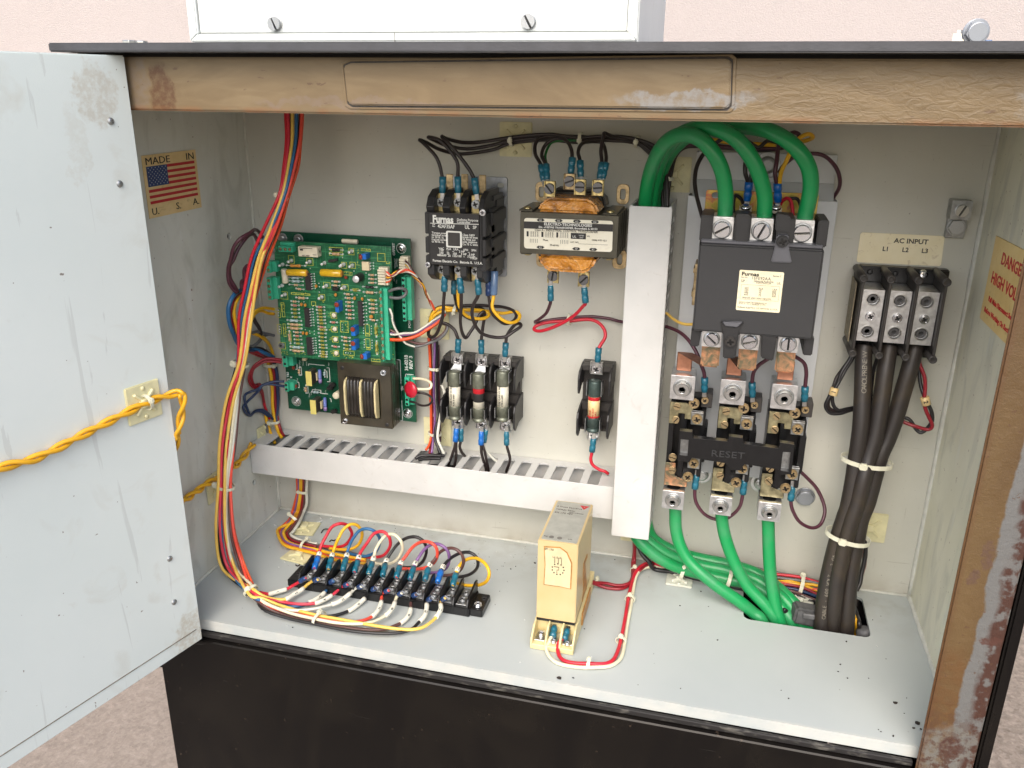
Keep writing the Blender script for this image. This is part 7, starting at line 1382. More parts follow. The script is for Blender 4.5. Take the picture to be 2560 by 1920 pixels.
cable('lowest green cable from the duct running along the floor', 'b3', [(70, 60, .030), (100, 200, .034), (170, 290, .036), (290, 390, .036), (440, 468, .034), (600, 518, .032), (760, 555, .032), (900, 585, .033), (1040, 610, .035), (1180, 670, .040), (1300, 760, 'z', .006), (1390, 860, 'z', -.0005), (1460, 985, 'z', -.0115)], RG2, 'green_cable', GD, hole_end)
cable('middle green cable from the duct running along the floor', 'b3', [(130, 60, .024), (165, 200, .027), (240, 275, .028), (370, 360, .028), (520, 420, .027), (700, 470, .026), (860, 500, .027), (1010, 540, .030), (1150, 590, .034), (1270, 660, .038), (1390, 760, 'z', .0065), (1480, 870, 'z', -.0013), (1540, 1000, 'z', -.0125)], RG2, 'green_cable', GD, hole_end)
cable('upper green cable from the duct running along the floor', 'b3', [(190, 60, .018), (225, 190, .019), (300, 270, .020), (450, 345, .020), (640, 400, .019), (840, 440, .019), (1000, 480, .021), (1130, 525, .025), (1260, 600, .029), (1370, 690, 'z', .0095), (1470, 790, 'z', .0045), (1560, 900, 'z', -.0035), (1620, 1010, 'z', -.013)], RG2, 'green_cable', GD, hole_end)
# ================================================================== black main cables
GK = 'thick black cables from the power block into the floor hole'
RK = .0065
def hole2(P): q = P[-1]; return [q + Vector((-.001, .002, -.04)), q + Vector((-.002, .004, -.10))]
def kp(f, x, y, d): return (x, y, 'f', f, d)
KC = []
for lab, pts in (('left thick black cable printed along its length', [(672, -60, .026), (660, 0, .028), (655, 200, .034), (645, 500, .040), (632, 750, .044), (608, 950, .046), (582, 1120, .047), (548, 1350, .050), (500, 1600, .053), kp('c5', 880, 250, .054), kp('c5', 800, 500, .056), kp('c5', 735, 750, .058), kp('c5', 680, 1000, .060), kp('c5', 640, 1250, .062), (608, 1560, 'f', 'zc5', -.008)]),
                 ('middle thick black cable of the three', [(925, -60, .026), (915, 0, .028), (885, 200, .034), (850, 450, .038), (820, 650, .041), (780, 870, .044), (715, 1080, .047), (660, 1300, .053), (600, 1550, .056), kp('c5', 965, 270, .058), kp('c5', 890, 520, .060), kp('c5', 840, 750, .062), kp('c5', 790, 1000, .064), kp('c5', 758, 1280, .065), (735, 1570, 'f', 'zc5', -.008)]),
                 ('right thick black cable angling in to join the other two', [(1200, -60, .026), (1182, 0, .028), (1130, 200, .032), (1060, 440, .034), (990, 680, .036), (910, 900, .038), (830, 1080, .041), (770, 1300, .043), (700, 1560, .046), kp('c5', 1070, 270, .048), kp('c5', 1020, 520, .051), kp('c5', 975, 750, .054), kp('c5', 940, 1000, .057), kp('c5', 915, 1280, .060), (892, 1582, 'f', 'zc5', -.008)])):
    o, C = cable(lab, 'c6', pts, RK, 'black_cable', GK, hole2, 20); KC.append((o, C))
# printing on the left cable: letters follow the cable
def along(o, C, txt, f, a, b, size, rr):
    ia = min(range(len(C)), key=lambda k: (C[k] - bp(f, *a)).length); ib = min(range(len(C)), key=lambda k: (C[k] - bp(f, *b)).length)
    sg = C[min(ia, ib):max(ia, ib) + 1]
    if ia > ib: sg = sg[::-1]
    L = sum((sg[i + 1] - sg[i]).length for i in range(len(sg) - 1)); n = len(txt); mb = MB()
    for k, ch in enumerate(txt):
        if ch == ' ': continue
        s = L * (k + .5) / n; i = 0
        while i < len(sg) - 2 and s > (sg[i + 1] - sg[i]).length: s -= (sg[i + 1] - sg[i]).length; i += 1
        u_ = (sg[i + 1] - sg[i]).normalized(); p = sg[i] + u_ * s; nr = (CAM + Vector((.1, 0, 0)) - p); nr = (nr - u_ * nr.dot(u_)).normalized(); v_ = nr.cross(u_)
        cu = bpy.data.curves.new('t', 'FONT'); cu.body = ch; cu.size = size; cu.extrude = .0001; cu.align_x = 'CENTER'; ob = bpy.data.objects.new('t', cu); me = bpy.data.meshes.new_from_object(ob)
        q = p + nr * (rr + .00015); mb.add([q + u_ * v.co.x + v_ * (v.co.y - size * .35) + nr * v.co.z for v in me.vertices], [list(f_.vertices) for f_ in me.polygons])
        bpy.data.objects.remove(ob); bpy.data.curves.remove(cu); bpy.data.meshes.remove(me)
    return mb.build('lettering', simple('worn_grey_print', (.20, .18, .14), .6, var=.4, scale=300), o)
along(KC[0][0], KC[0][1], 'CAROLPRENE W', 'c6', (640, 430, .040), (655, 20, .028), .0052, RK)
along(KC[0][0], KC[0][1], 'CABLE - 600 VOLT - 2 GA', 'c5', (625, 1380, .063), (800, 640, .056), .0042, RK)
# small wires around the black cables
GP = 'small control wires wrapped by number tags beside the power block'
for lab, c, f, pts in (('black wire of the pair tagged 1, outer strand', 'black', 'c6', [(575, -10, .020), (540, 60, .022), (480, 180, .026), (410, 290, .030), (350, 400, .032), (290, 480, .033), (270, 560, .033), (320, 628, .032), (420, 640, .030), (500, 610, .026), (600, 585, .020)]),
                    ('black wire of the pair tagged 1, inner strand', 'black', 'c6', [(555, -10, .024), (515, 90, .026), (430, 210, .029), (400, 320, .030), (345, 400, .030), (330, 480, .030), (345, 560, .030), (400, 602, .029), (470, 590, .026), (560, 575, .022)]),
                    ('third black wire of the pair tagged 1, dropping to the left', 'dark', 'c6', [(560, 30, .018), (490, 120, .021), (390, 260, .026), (340, 370, .028), (300, 460, .030), (295, 560, .030), (350, 610, .028), (450, 600, .024)]),
                    ('red wire of the pair tagged 2', 'dark_red', 'c6', [(1235, 60, .022), (1250, 130, .024), (1285, 260, .026), (1302, 380, .027), (1292, 480, .028), (1300, 580, .028), (1340, 680, .027), (1372, 760, .026), (1330, 800, .025), (1200, 775, .024), (1100, 730, .022), (1010, 690, .020)]),
                    ('black wire of the pair tagged 2', 'black', 'c6', [(1230, 60, .018), (1228, 180, .020), (1250, 340, .024), (1285, 450, .027), (1320, 540, .028), (1365, 620, .027), (1370, 700, .026), (1330, 780, .024), (1260, 832, .023), (1200, 800, .022), (1120, 700, .020), (1010, 680, .018)]),
                    ('black wire hanging between the left and middle black cables', 'black', 'c6', [(810, 30, .020), (790, 110, .020), (755, 200, .020), (745, 320, .020), (740, 420, .020), (748, 560, .020), (735, 660, .020)]),
                    ('white wire glimpsed between the left and middle black cables', 'cream', 'c6', [(785, 200, .018), (775, 320, .018), (745, 400, .019), (752, 480, .020), (748, 580, .020)]),
                    ('black wire emerging right of the lower cable bundle', 'black', 'c5', [(1085, 430, .040), (1125, 560, .038), (1130, 660, .038), (1100, 780, .040), (1080, 880, .042), (1050, 1000, .046), (1020, 1090, .050)]),
                    ('red wire glimpsed right of the lower cable bundle', 'dark_red', 'c5', [(1060, 560, .038), (1095, 680, .036), (1115, 770, .036), (1095, 860, .038), (1060, 950, .040)]),
                    ('black wire at the foot of the cable bundle', 'black', 'c5', [(990, 1280, .046), (1030, 1380, .044), (1050, 1480, .044), (1045, 1580, 'h', .046), (1040, 1680, 'h', .048)]),
                    ('gold wire at the foot of the cable bundle', 'gold', 'c5', [(975, 1340, .048), (1000, 1450, .047), (1015, 1560, 'h', .048), (1020, 1640, 'h', .05)])):
    wire(lab, c, .0015 if f == 'c6' else .0019, f, pts, None, GP)
for lab, f, a, b, tx in (('small tan tag numbered 1 around black wires', 'c6', (362, 370, .0315), (338, 448, .0325), '1'), ('small tan tag numbered 2 around red and black wires', 'c6', (1290, 465, .028), (1312, 545, .028), '2')):
    pa, pb_ = bp(f, *a), bp(f, *b); t = thing('wire_tag', lab, 'wire tag', pb_); u_ = (pb_ - pa).normalized()
    MB().lathe([(.0028, 0), (.0034, .0002), (.0034, (pb_ - pa).length), (.0028, (pb_ - pa).length + .0002)], pa, u_, 14).build('tag_sleeve', M['tan_sticker'], t)
    mid = (pa + pb_) / 2; nr = (CAM - mid); nr = (nr - u_ * nr.dot(u_)).normalized(); s_ = u_.cross(nr); lettering([(tx, 0, -.0015, .0046, 'CENTER')], mid + nr * .0035, u_, nr.cross(u_), M['ink'], t, bold=.02)
# ================================================================== overload and contactor control wires
GO = 'maroon control wires around the overload relay'
wire('maroon wire from the duct to the left overload terminal', 'maroon', .0015, 'a2', [(150, 105, .028), (200, 112, .030), (290, 150, .036), (370, 215, .044), (430, 310, .050), (465, 400, .052), (483, 480, .051), (485, 602, .049)], [('e', 'teal')], GO)
wire('maroon wire arching up from the centre overload terminal', 'maroon', .0015, 'a2', [(848, 640, .049), (850, 525, .051), (860, 455, .054), (895, 400, .058), (940, 368, .062), (980, 345, .062)], [('s', 'teal')], GO)
wire('maroon wire arching up from the right overload terminal', 'maroon', .0015, 'a2', [(1240, 672, .049), (1250, 550, .051), (1255, 460, .053), (1235, 395, .056), (1195, 352, .060), (1150, 330, .064)], [('s', 'teal')], GO)
wire('maroon U shaped jumper wire below the left and centre overload poles', 'maroon', .0015, 'a2', [(428, 1228, .050), (415, 1345, .050), (425, 1430, .050), (470, 1508, .049), (540, 1555, .047), (620, 1568, .046), (690, 1540, .046), (745, 1478, .047), (775, 1400, .049), (788, 1268, .050)], [('s', 'teal'), ('e', 'teal')], GO)
wire('maroon wire making a big loop right of the overload relay', 'maroon', .0015, 'a2', [(1150, 1312, .050), (1142, 1430, .050), (1155, 1510, .049), (1205, 1590, .046), (1290, 1630, .040), (1365, 1598, .034), (1395, 1510, .028), (1378, 1420, .024), (1325, 1320, .022), (1240, 1228, .022), (1180, 1180, .022)], [('s', 'teal')], GO)
wire('pale yellow wire from the duct to the contactor side', 'pale_yellow', .0012, 'a2', [(140, 0, .028), (200, 12, .030), (250, 48, .034), (305, 84, .040), (350, 96, .046), (400, 92, .052)])
GA = 'coil and feed wires above the large contactor'
wire('yellow wire sweeping over to the right coil terminal', 'yellow', .0016, 'a1', [(150, 860, .022), (158, 640, .020), (175, 480, .016), (215, 330, .012), (290, 245, .010), (400, 208, .010), (560, 218, .012), (720, 235, .014), (880, 245, .016), (1040, 245, .020), (1160, 232, .026), (1255, 218, .036), (1298, 192, .044), (1270, 170, .050), (1205, 192, .054), (1150, 262, .056), (1105, 370, .054), (1065, 470, .051), (1048, 580, .048)], None, GA)
wire('maroon wire running beside the yellow one behind the green arches', 'maroon', .0016, 'a1', [(182, 860, .024), (190, 640, .022), (208, 470, .018), (245, 345, .014), (310, 275, .012), (430, 245, .012), (600, 258, .013), (780, 272, .014), (930, 275, .016), (1060, 268, .018), (1160, 245, .022), (1205, 185, .030), (1170, 158, .034), (1130, 165, .036)], None, GA)
wire('second maroon wire under the first behind the green arches', 'dark', .0016, 'a1', [(205, 860, .020), (212, 640, .019), (230, 460, .015), (275, 330, .011), (350, 262, .010), (500, 262, .010), (700, 280, .011), (900, 290, .013), (1050, 280, .015)], None, GA)
wire('maroon wire dropping straight to the right coil terminal', 'maroon', .0016, 'a1', [(1040, 680, .046), (1032, 575, .048), (1025, 470, .050), (1028, 360, .048), (1042, 270, .040), (1055, 215, .030)], [('s', 'blue', .0145)], GA)
wire('black wire bowed left of the contactor down to its left lug', 'dark', .0016, 'a1', [(760, 160, .034), (660, 178, .032), (580, 230, .030), (500, 298, .032), (440, 390, .036), (412, 500, .042), (418, 600, .048), (442, 700, .056), (472, 800, .064)], None, GA)
wire('maroon wire looping out to the right of the grey plate', 'maroon', .0015, 'a1', [(1045, 460, .046), (1090, 395, .044), (1180, 330, .042), (1290, 312, .040), (1390, 335, .038), (1470, 400, .034), (1508, 490, .028), (1505, 570, .020), (1460, 645, .010), (1440, 690, .004)], None, GA)
wire('black wire straight into the left coil sleeve', 'dark', .0016, 'a1', [(808, 670, .044), (815, 548, .046), (798, 460, .048), (800, 380, .046), (820, 330, .040)], [('s', 'blue', .0145)], GA)
wire('second black wire bowing into the left coil sleeve', 'black', .0018, 'a1', [(828, 548, .046), (842, 470, .047), (850, 420, .044), (840, 380, .040)], None, GA)
wire('dark wire crossing above the coil behind the centre green arch', 'dark', .0015, 'a1', [(780, 200, .026), (860, 255, .026), (900, 262, .026), (960, 222, .024), (1020, 225, .022), (1060, 240, .020)], None, GA)
wire('short red wire arching beside the right coil terminal', 'red', .0014, 'a1', [(1048, 715, .040), (1070, 672, .042), (1112, 655, .044), (1145, 690, .046), (1155, 790, .050)], None, GA)
wire('short dark wire beside the small red one', 'dark', .0013, 'a1', [(1130, 652, .036), (1180, 660, .036), (1210, 710, .040), (1215, 780, .046)], None, GA)
wire('short dark green wire arching near the left coil terminal', 'dark', .0014, 'a1', [(705, 760, .034), (700, 680, .030), (725, 625, .030), (760, 660, .034), (785, 715, .040)], None, GA)
for q, nm in (((797, 722), 'left'), ((1025, 724), 'right')):
    p = bp('a1', *q, .046); t = thing('coil_terminal', 'brass coil terminal screw on the ' + nm + ' of the large contactor top', 'terminal', p); MB().box(p.x - .0045, p.x + .0045, .030, .046, p.z - .004, p.z).build('terminal_plate', M['ceramic'], t, .0004); MB().lathe([(.0040, 0), (.0038, .0014), (.0022, .0026)], p, (0, -.4, 1), 16).build('screw', M['bright_screw'], t)
# ================================================================== wires around the relay and the floor at the back
GQ = 'red and white wires tied together around the relay'
zq = lambda x, y, h: (x, y, 'z', h)
wire('white wire from the middle relay terminal out along the floor', 'cream', .00150, 'a6', [zq(452, 1215, .011), zq(450, 1265, .009), zq(405, 1325, .006), zq(388, 1400, .0035), zq(420, 1475, .0025), zq(500, 1525, .002), zq(640, 1550, .002), zq(790, 1556, .002), zq(920, 1540, .002), zq(1000, 1470, .002), zq(1035, 1340, .002), zq(1062, 1180, .002), zq(1090, 1020, .002), zq(1108, 890, .003), zq(1135, 790, .004), zq(1190, 738, .004), zq(1280, 718, .003), zq(1380, 735, .003)], [('s', 'teal', .010)], GQ)
wire('red wire from the right relay terminal out along the floor', 'red', .00155, 'a6', [zq(560, 1240, .011), zq(545, 1290, .009), zq(492, 1350, .006), zq(478, 1420, .0035), zq(520, 1488, .0025), zq(610, 1515, .003), zq(740, 1528, .003), zq(860, 1525, .003), zq(935, 1490, .003), zq(985, 1400, .003), zq(1015, 1280, .003), zq(1040, 1120, .003), zq(1070, 960, .003), zq(1092, 850, .004), zq(1130, 760, .006), zq(1190, 706, .006), zq(1270, 695, .005), zq(1360, 720, .005), zq(1450, 760, .003)], [('s', 'teal', .010)], GQ)
wire('red wire dropping from the vertical duct to the wire junction', 'dark_red', .00155, 'a6', [(1112, 440, .020), (1116, 520, .018), (1116, 600, .016), zq(1112, 680, .006), zq(1110, 760, .004), zq(1098, 830, .003), zq(1060, 862, .003), zq(980, 872, .003), zq(880, 862, .004), zq(790, 845, .008), zq(740, 830, .012)], None, GQ)
wire('second dark red wire running to the right side of the relay', 'dark_red', .00150, 'a6', [(1108, 440, .016), (1110, 600, .014), zq(1104, 700, .004), zq(1095, 800, .002), zq(1070, 870, .002), zq(1000, 905, .002), zq(900, 898, .002), zq(810, 868, .005), zq(750, 850, .010)], None, GQ)
wire('red wire running back from the junction beside the white one', 'dark_red', .0014, 'b3', [zq(130, 510, .006), zq(190, 460, .006), zq(270, 450, .005), zq(340, 470, .004), zq(420, 500, .003)], None, GQ)
GE = 'wires running along the floor at the back right'
for lab, c, r, pts in (('black printed wire lying in front of the green floor cables', 'black', .0021, [(120, 290, .020), (150, 370, .022), (210, 430, .024), zq(270, 490, .003), zq(420, 525, .003), zq(600, 572, .003), zq(800, 610, .003), zq(1000, 660, .003), zq(1150, 700, .003), zq(1300, 770, .003), zq(1400, 860, .003)]),
                       ('black wire curving thinly above the green floor cables', 'black', .0009, [(240, 195, .006), (300, 240, .006), (360, 285, .006), (430, 315, .006), (520, 360, .006)]),
                       ('grey wire highest in the floor harness at the back right', 'grey', .0014, [(1000, 455, .006), (1120, 480, .006), (1300, 520, .006), (1500, 560, .006), (1700, 602, .007), (1850, 640, .01)]),
                       ('red wire just under the grey one in the floor harness', 'red', .0014, [(1080, 475, .008), (1200, 510, .008), (1320, 538, .008), (1480, 558, .008), (1620, 590, .009), (1780, 650, .012)]),
                       ('dark grey wire in the middle of the floor harness', 'grey', .0014, [(1150, 510, .010), (1300, 560, .010), (1450, 580, .010), (1600, 600, .010), (1760, 640, .013)]),
                       ('yellow wire in the floor harness at the back right', 'yellow', .0015, [(1180, 560, .012), (1310, 600, .012), (1430, 604, .012), (1520, 622, .012), (1620, 630, .012), (1720, 640, .013), (1820, 660, .016)]),
                       ('gold wire dipping below the yellow one', 'gold', .0015, [(1200, 590, .014), (1330, 610, .014), (1460, 612, .014), (1560, 640, .014), (1640, 672, .015), (1720, 695, .017), (1800, 720, .02)]),
                       ('dark red wire low in the floor harness', 'dark_red', .0014, [(1180, 600, .016), (1300, 625, .016), (1450, 635, .016), (1560, 655, .016), (1680, 715, .018), (1760, 760, .022)]),
                       ('navy wire low in the floor harness', 'navy', .0014, [(1200, 625, .018), (1320, 645, .018), (1450, 660, .018), (1560, 690, .018), (1680, 740, .02), (1760, 790, .024)]),
                       ('brown wire at the bottom of the floor harness', 'brown', .0014, [(1230, 650, .020), (1340, 670, .020), (1460, 690, .020), (1560, 725, .020), (1660, 765, .022), (1740, 830, .026)]),
                       ('orange wire low in the floor harness near the cables', 'orange', .0012, [(1300, 605, .015), (1450, 625, .015), (1600, 660, .015), (1720, 670, .016)]),
                       ('black wire lowest in the floor harness', 'black', .0014, [(1400, 690, .022), (1520, 735, .022), (1600, 765, .022), (1680, 775, .024), (1740, 800, .026)])):
    wire(lab, c, r, 'b3', pts, None, GE)
# ================================================================== cable ties, tie mounts, loose bits
def tie(label, c, axis, a, b, head=None, wdt=.0026, hs=.0042, up=None, N=None):
    # elliptic band: a = half width across, b = half depth, around point c
    axis = Vector(axis).normalized(); nrm = (N or Vector((0, -1, 0))); nrm = (nrm - axis * nrm.dot(axis)).normalized(); s_ = axis.cross(nrm)
    t = thing('cable_tie', label, 'cable tie', c); n = 22; m = MB(); th = .0006; vv = []; fs = []
    for k in range(n):
        an = 2 * math.pi * k / n; d = s_ * math.cos(an) * a + nrm * math.sin(an) * b; dn = d.normalized()
        for w_, q in ((-wdt / 2, 0), (wdt / 2, 0), (wdt / 2, th), (-wdt / 2, th)): vv.append(c + d + dn * q + axis * w_)
    for k in range(n):
        j = (k + 1) % n
        for q in range(4): fs.append((k * 4 + q, j * 4 + q, j * 4 + (q + 1) % 4, k * 4 + (q + 1) % 4))
    m.add(vv, fs); m.build('strap', M['tie'], t)
    an = math.radians(90 if head is None else head); h = c + s_ * math.cos(an) * a + nrm * math.sin(an) * b + nrm * .0012
    MB().obox(h, s_, axis, nrm, hs, hs * .9, .0036).build('head', M['tie'], t, .0008, 2); return t
def tie2(label, f, p, q, d, a, b, head=None, **k):   # axis from p to q in the photo
    P, Q = bp(f, *p, d), bp(f, *q, d); return tie(label, (P + Q) / 2, Q - P, a, b, head, **k)
tie2('cable tie near the top of the tall left bundle', 'z1', (1748, 1180), (1722, 1238), .073, .0042, .0050, 30)
tie2('cable tie at mid height on the tall left bundle', 'b2', (410, 440), (392, 540), .089, .0068, .0060, 55, hs=.0058)
tie2('cable tie low on the tall left bundle by the round hole', 'a7', (918, 480), (915, 545), .120, .0085, .0065, 20, hs=.0056)
P = zp('s', 627, 1476, .011); tie('cable tie where the tall bundle turns onto the floor', P, (.75, -.35, -.4), .0062, .0048, 70, hs=.0052, N=Vector((0, -.5, 1)))
P = zp('a5', 545, 1455, .0055); tie('cable tie around the bundle in front of the terminal strip', P, (.95, -.2, 0), .0078, .0042, 100, hs=.0046, N=Vector((0, 0, 1)))
tie2('cable tie over the black wires on the upper square mount', 'z2', (1155, 866), (1200, 862), .012, .0042, .0052, 95)
tie2('cable tie on the black wires above the transformer', 'z2', (1580, 850), (1620, 850), .012, .0042, .0046, 70)
tie2('cable tie on the black wires just left of the green cables', 'z2', (1925, 866), (1965, 874), .013, .0040, .0048, 90)
tie2('cable tie on the wires entering the top of the vertical duct', 'a1', (196, 480), (190, 515), .020, .0058, .0050, 110)
tie2('cable tie around the three thick black cables at mid height', 'c6', (700, 1090), (680, 1170), .043, .0195, .0125, 78, hs=.0060, wdt=.0036)
tie2('cable tie around the three thick black cables near the square mount', 'c5', (930, 430), (905, 500), .054, .0175, .0125, 72, hs=.0060, wdt=.0036)
tie2('cable tie on the vertical wires level with the fuse tops', 'b4', (690, 1190), (688, 1250), .010, .0052, .0042, 150, hs=.0032)
tie2('cable tie on the vertical wires at the lower square mount', 'b5', (880, 830), (878, 880), .013, .0060, .0050, 130, hs=.0034)
tie2('upper cable tie on the short left harness', 'b2', (800, 480), (808, 540), .009, .0066, .0048, 150, hs=.0040)
tie2('lower cable tie on the short left harness', 'b2', (835, 1270), (838, 1310), .010, .0068, .0048, 85, hs=.0038)
tie2('cable tie on the orange and yellow wires under the duct', 'b6', (490, 285), (488, 335), .011, .0046, .0030, 45, hs=.0036)
P = zp('b6', 345, 735, .0085); tie('cable tie where the orange and yellow wires meet the floor', P, (-.45, -.65, -.6), .0062, .0040, 40, N=Vector((0, -.6, .8)))
P = zp('b6', 530, 1155, .0048); tie('cable tie on the coloured wires at the front floor mount', P, (.95, -.15, 0), .0072, .0045, 120, N=Vector((0, 0, 1)), hs=.0036)
tie2('cable tie holding the yellow wires below the contactor', 'a4', (275, 75), (315, 85), .016, .0040, .0050, 60, hs=.0034)
tie2('cable tie where the maroon and red transformer wires cross', 'a4', (1215, 160), (1265, 165), .016, .0046, .0070, 90, hs=.0030)
for lab, x, y, ax in (('cable tie at the junction of the red and white relay wires', 1120, 752, (0.1, .9, 0)), ('cable tie in the middle of the red and white relay wires', 1080, 985, (.12, .95, 0)), ('cable tie low on the red and white relay wires', 1005, 1332, (.2, .95, 0)), ('cable tie on the red and white wires in front of the relay', 735, 1525, (1, .03, 0)), ('cable tie on the two red wires right of the relay', 805, 848, (1, -.1, 0))):
    P = zp('a6', x, y, .0032); tie(lab, P, ax, .0040, .0030, 95, N=Vector((0, 0, 1)), hs=.0038)
P = zp('b3', 505, 520, .007); 
for lab, x, y, d, a, b in (('cable tie over the lower green floor cables by the floor mount', 505, 505, .032, .0068, .0062), ('cable tie around the green floor cables further right', 905, 580, .034, .0078, .0065), ('cable tie around the coloured floor harness at the back right', 1520, 640, .013, .0100, .0080)):
    P = bp('b3', x, y, d); tie(lab, P, (.97, 0, -.2), a, b, 110 if a < .009 else 175, hs=.0036 if a < .009 else .0050, N=Vector((0, -.8, .6)), wdt=.0032)
def mount(label, c, N, up, s=.0280, mat='mount', h=.0042):
    x, y, n = frame_of(N, up); t = thing('tie_mount', label, 'tie mount', c)
    MB().obox(c + n * .0011, x, y, n, s, s, .0018).build('base', M[mat], t, .0006, 2)
    m = MB()
    for sx, sy in ((1, 1), (1, -1)):
        u_ = (x * sx + y * sy).normalized(); v_ = n.cross(u_)
        m.obox(c + n * .0026, u_, v_, n, s * .80, .0022, .0022)
    m.obox(c + n * .0032, x, y, n, s * .26, s * .22, h)
    m.build('bridge', M[mat], t, .0005)
    for a, b in ((0, .38), (0, -.38)): MB().lathe([(.0018, 0), (.0014, .0010), (.0004, .0012)], c + n * .0019 + x * a * s + y * b * s, n, 12).build('stud', M[mat], t)
    return t
U = (0, 0, 1); BN = (0, -1, 0)
def mb_(f, x, y, label, **k): return mount(label, bp(f, x, y, 0), BN, U, **k)
mb_('z2', 1205, 856, 'square tie mount high on the back panel under the beam')
mb_('a1', 252, 470, 'square tie mount half hidden beside the top of the vertical duct')
mb_('b4', 705, 605, 'square tie mount behind the wires right of the circuit board')
mb_('b5', 935, 815, 'square tie mount just above the horizontal duct by the fuses')
mb_('c5', 1165, 348, 'square tie mount behind the thick black cables')
mb_('b3', 105, 140, 'square tie mount hidden behind the foot of the vertical duct')
for f, x, y, lab in (('a7', 872, 512, 'square tie mount on the left inner wall holding the twisted yellow wires'), ('b2', 720, 1500, 'square tie mount on the left inner wall above the duct end')):
    mount(lab, xp(f, x, y, 0), (1, 0, 0), U, s=.0265)
mount('square tie mount on the open door holding the twisted yellow wires', dp('a7', 580, 170, 0), DN, (0, 0, 1))
P = dp('a7', 598, 172, .004); tie('cable tie around the yellow wires on the open door', P, DD * -1 + Vector((0, 0, -.2)), .0052, .0052, 60, N=DN, hs=.0040)
mount('square tie mount on the floor behind the left end of the terminal strip', zp('b6', 450, 1335, 0), (0, 0, 1), (.15, 1, 0), s=.0270)
mount('square tie mount on the floor under the bend of the coloured wires', zp('b6', 520, 915, 0), (0, 0, 1), (-.15, 1, 0), s=.0260)
mount('small white tie mount on the floor under the green cables', zp('b3', 480, 590, 0), (0, 0, 1), (.02, 1, 0), s=.0235, mat='mount_white')
mount('white tie mount on the floor beside the thick black cables', zp('b3', 1520, 790, 0), (0, 0, 1), (.25, 1, 0), s=.0210, mat='mount_white')
P = bp('b3', 1585, 885, .055); t = thing('clamp_block', 'grey metal clamp block in the floor hole beside the black cables', 'clamp', P); MB().obox(P, Vector((.95, .2, -.2)).normalized(), Vector((-.2, .97, 0)).normalized(), (0.1, 0, 1), .026, .014, .016).build('body', M['grimy_grey'], t, .002, 2); MB().obox(P + Vector((0, -.009, .004)), X_, (0, 1, 0), Z_, .010, .003, .005).build('jaw', M['grimy_grey'], t, .001)
P = bp('c5', 1100, 1520, .058); t = thing('cable_grommet', 'ragged grey grommet piece at the right end of the floor hole', 'grommet', P); MB().lathe([(.004, -.02), (.006, -.01), (.0065, .001), (.004, .004)], P + Vector((.001, 0, -.004)), (-.2, 0, 1), 12).build('body', M['grimy_grey'], t)
# debris on the floor
db = MB(); r2 = random.Random(3)
def crumb(p, s): 
    x, y, n = frame_of((r2.uniform(-.3, .3), r2.uniform(-.3, .3), 1)); k = r2.uniform(.5, 1)
    pts = [((s * r2.uniform(.5, 1)) * math.cos(a * 1.047 + .3), (s * k * r2.uniform(.5, 1)) * math.sin(a * 1.047 + .3)) for a in range(6)]
    db.prism(pts, p, x, y, n, 0, s * r2.uniform(.3, .7))
for f, x, y, s in (('a8', 765, 1330, .0022), ('a8', 875, 1435, .0022), ('a8', 857, 1458, .0013), ('a8', 518, 1020, .0007), ('a8', 487, 1135, .0008), ('a8', 475, 1172, .0008), ('a8', 523, 1205, .0009), ('a8', 718, 1107, .0006), ('a8', 810, 1383, .0006), ('a8', 755, 1497, .0010), ('a8', 680, 1465, .0007), ('a8', 692, 1475, .0007), ('a8', 650, 910, .0006), ('a8', 630, 1205, .0006), ('a8', 225, 1308, .0008), ('a8', 895, 1463, .001), ('a8', 822, 1305, .0006), ('a6', 490, 1645, .0022), ('a6', 608, 1643, .0012), ('a6', 90, 738, .0010), ('a6', 290, 690, .0014), ('a6', 148, 512, .0008), ('a6', 310, 1385, .0010), ('a6', 952, 662, .0007), ('a6', 1492, 1043, .0008), ('a6', 1730, 1050, .0007), ('a6', 1275, 1442, .0005), ('a6', 1805, 1328, .0008), ('a6', 700, 1235, .0009), ('a6', 1665, 925, .0010), ('b3', 485, 810, .0008), ('b3', 808, 1107, .0008), ('b3', 1922, 1120, .0009), ('a5', 300, 1545, .0008)):
    crumb(zp(f, x, y, .0002), s)
for _ in range(130):
    x = r2.uniform(.01, .3); y = -abs(r2.gauss(0, .06)) - .002
    if y < -.185: continue
    crumb(Vector((x, y, .0002)), r2.uniform(.0002, .0006))
for _ in range(25): crumb(Vector((r2.uniform(.3, .61), -r2.uniform(.005, .19), .0002)), r2.uniform(.0002, .0006))
tag(db.build('debris', M['debris_m']), 'dark crumbs of dirt scattered over the cabinet floor', 'debris', kind='stuff')
for lab, pts in (('thin black insulation shaving on the floor left of the red loop', [(785, 968), (815, 925), (850, 910), (900, 912)]), ('small black shaving on the floor under the red loop', [(920, 1108), (945, 1085), (985, 1095), (1010, 1080)]), ('curled black shaving in front of the left floor mount', [(375, 1480), (400, 1498), (430, 1490), (440, 1475)])):
    o = MB().tube(crom([zp('b6', *p, .0008) for p in pts], 4), .0006, 5).build('wire_shaving', M['debris_m']); tag(o, lab, 'shaving')
sc_ = MB()
for f, pts in (('b6', [(720, 800), (745, 800), (790, 780), (810, 765)]), ('b6', [(30, 838), (50, 850), (75, 855)]), ('b6', [(765, 730), (785, 748)]), ('b6', [(925, 748), (955, 740)]), ('b6', [(390, 1440), (420, 1432), (445, 1440)])):
    sc_.tube(crom([zp(f, *p, .0006) for p in pts], 3), .0005, 5)
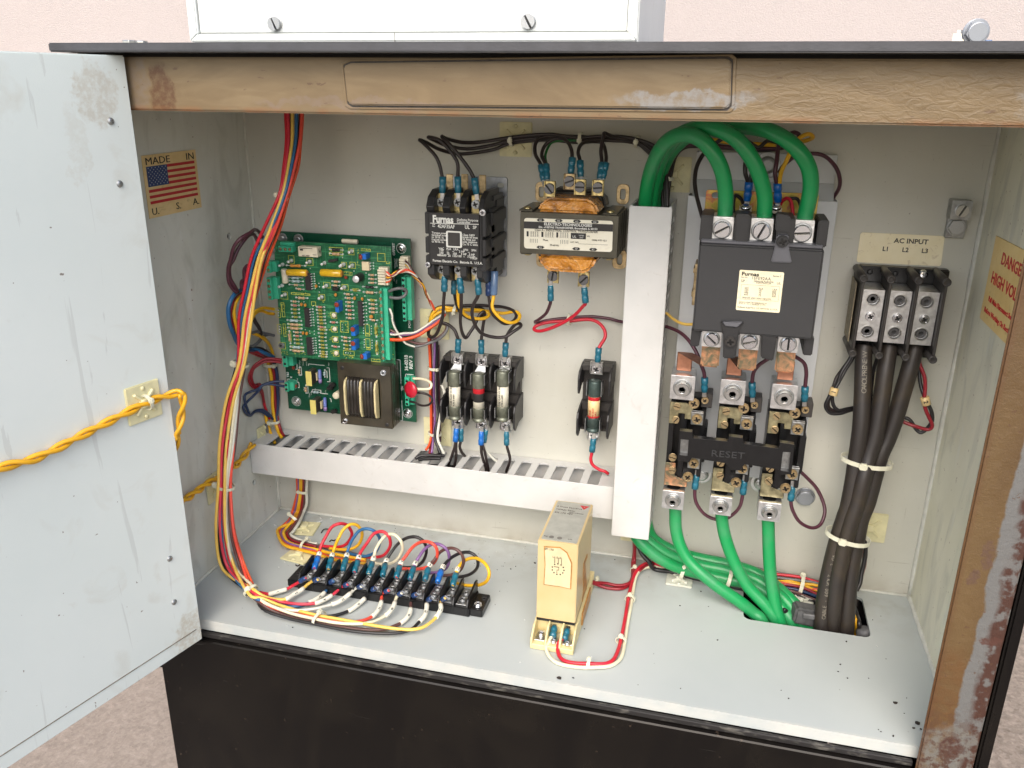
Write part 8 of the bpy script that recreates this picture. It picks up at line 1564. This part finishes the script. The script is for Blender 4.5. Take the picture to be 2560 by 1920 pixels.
for f, x, y in (('a6', 205, 1160), ('a6', 167, 1512), ('a6', 192, 568), ('a6', 90, 630), ('a8', 672, 1043), ('a5', 1425, 685), ('a5', 2180, 845), ('a5', 1130, 1540), ('a5', 250, 1525), ('b6', 110, 1518), ('b6', 205, 1435), ('a6', 758, 1468)):
    p = zp(f, x, y, .0004); sc_.lathe([(.0004, -.0003), (.0007, 0), (.0003, .0004)], p, (.2, .1, 1), 6)
tag(sc_.build('plastic_scraps', M['chip_white']), 'tiny white plastic scraps and shavings on the cabinet floor', 'scraps', kind='stuff')
# fuse block rail visible in the duct, small bits of wire inside the duct
for lab, c, pts in (('brown wire lying inside the left half of the slotted duct', 'brown', [(.012, -.012, .070), (.08, -.018, .068), (.16, -.014, .069), (.20, -.024, .068)]), ('yellow wire lying inside the slotted duct', 'gold', [(.014, -.018, .066), (.10, -.024, .066), (.20, -.018, .066), (.30, -.020, .067), (.356, -.024, .068)]), ('black wire lying inside the right half of the slotted duct', 'black', [(.17, -.022, .072), (.24, -.016, .072), (.31, -.026, .070), (.356, -.020, .07)]), ('dark grey wire lying deep inside the slotted duct', 'dark', [(.014, -.030, .068), (.12, -.034, .068), (.24, -.032, .067), (.355, -.036, .067)]), ('black wire snaking under the left slots of the duct', 'black', [(.010, -.020, .074), (.06, -.034, .075), (.11, -.022, .076), (.17, -.036, .075), (.215, -.030, .076)]), ('dark wire snaking under the front slots of the duct', 'dark', [(.012, -.036, .074), (.09, -.028, .073), (.18, -.038, .074), (.28, -.030, .072), (.355, -.034, .072)]), ('black wire at the back of the duct on the left', 'black', [(.012, -.010, .076), (.07, -.008, .076), (.13, -.014, .075), (.20, -.009, .077)]), ('second black wire inside the middle of the slotted duct', 'black', [(.10, -.010, .074), (.16, -.028, .074), (.22, -.020, .078), (.27, -.010, .074)])):
    o = MB().tube(crom([Vector(p) for p in pts], 6), .0024, 6).build('wire', M['w_' + c]); tag(o, lab, 'wire', 'wires lying inside the horizontal slotted duct')
bpy.context.view_layer.update()
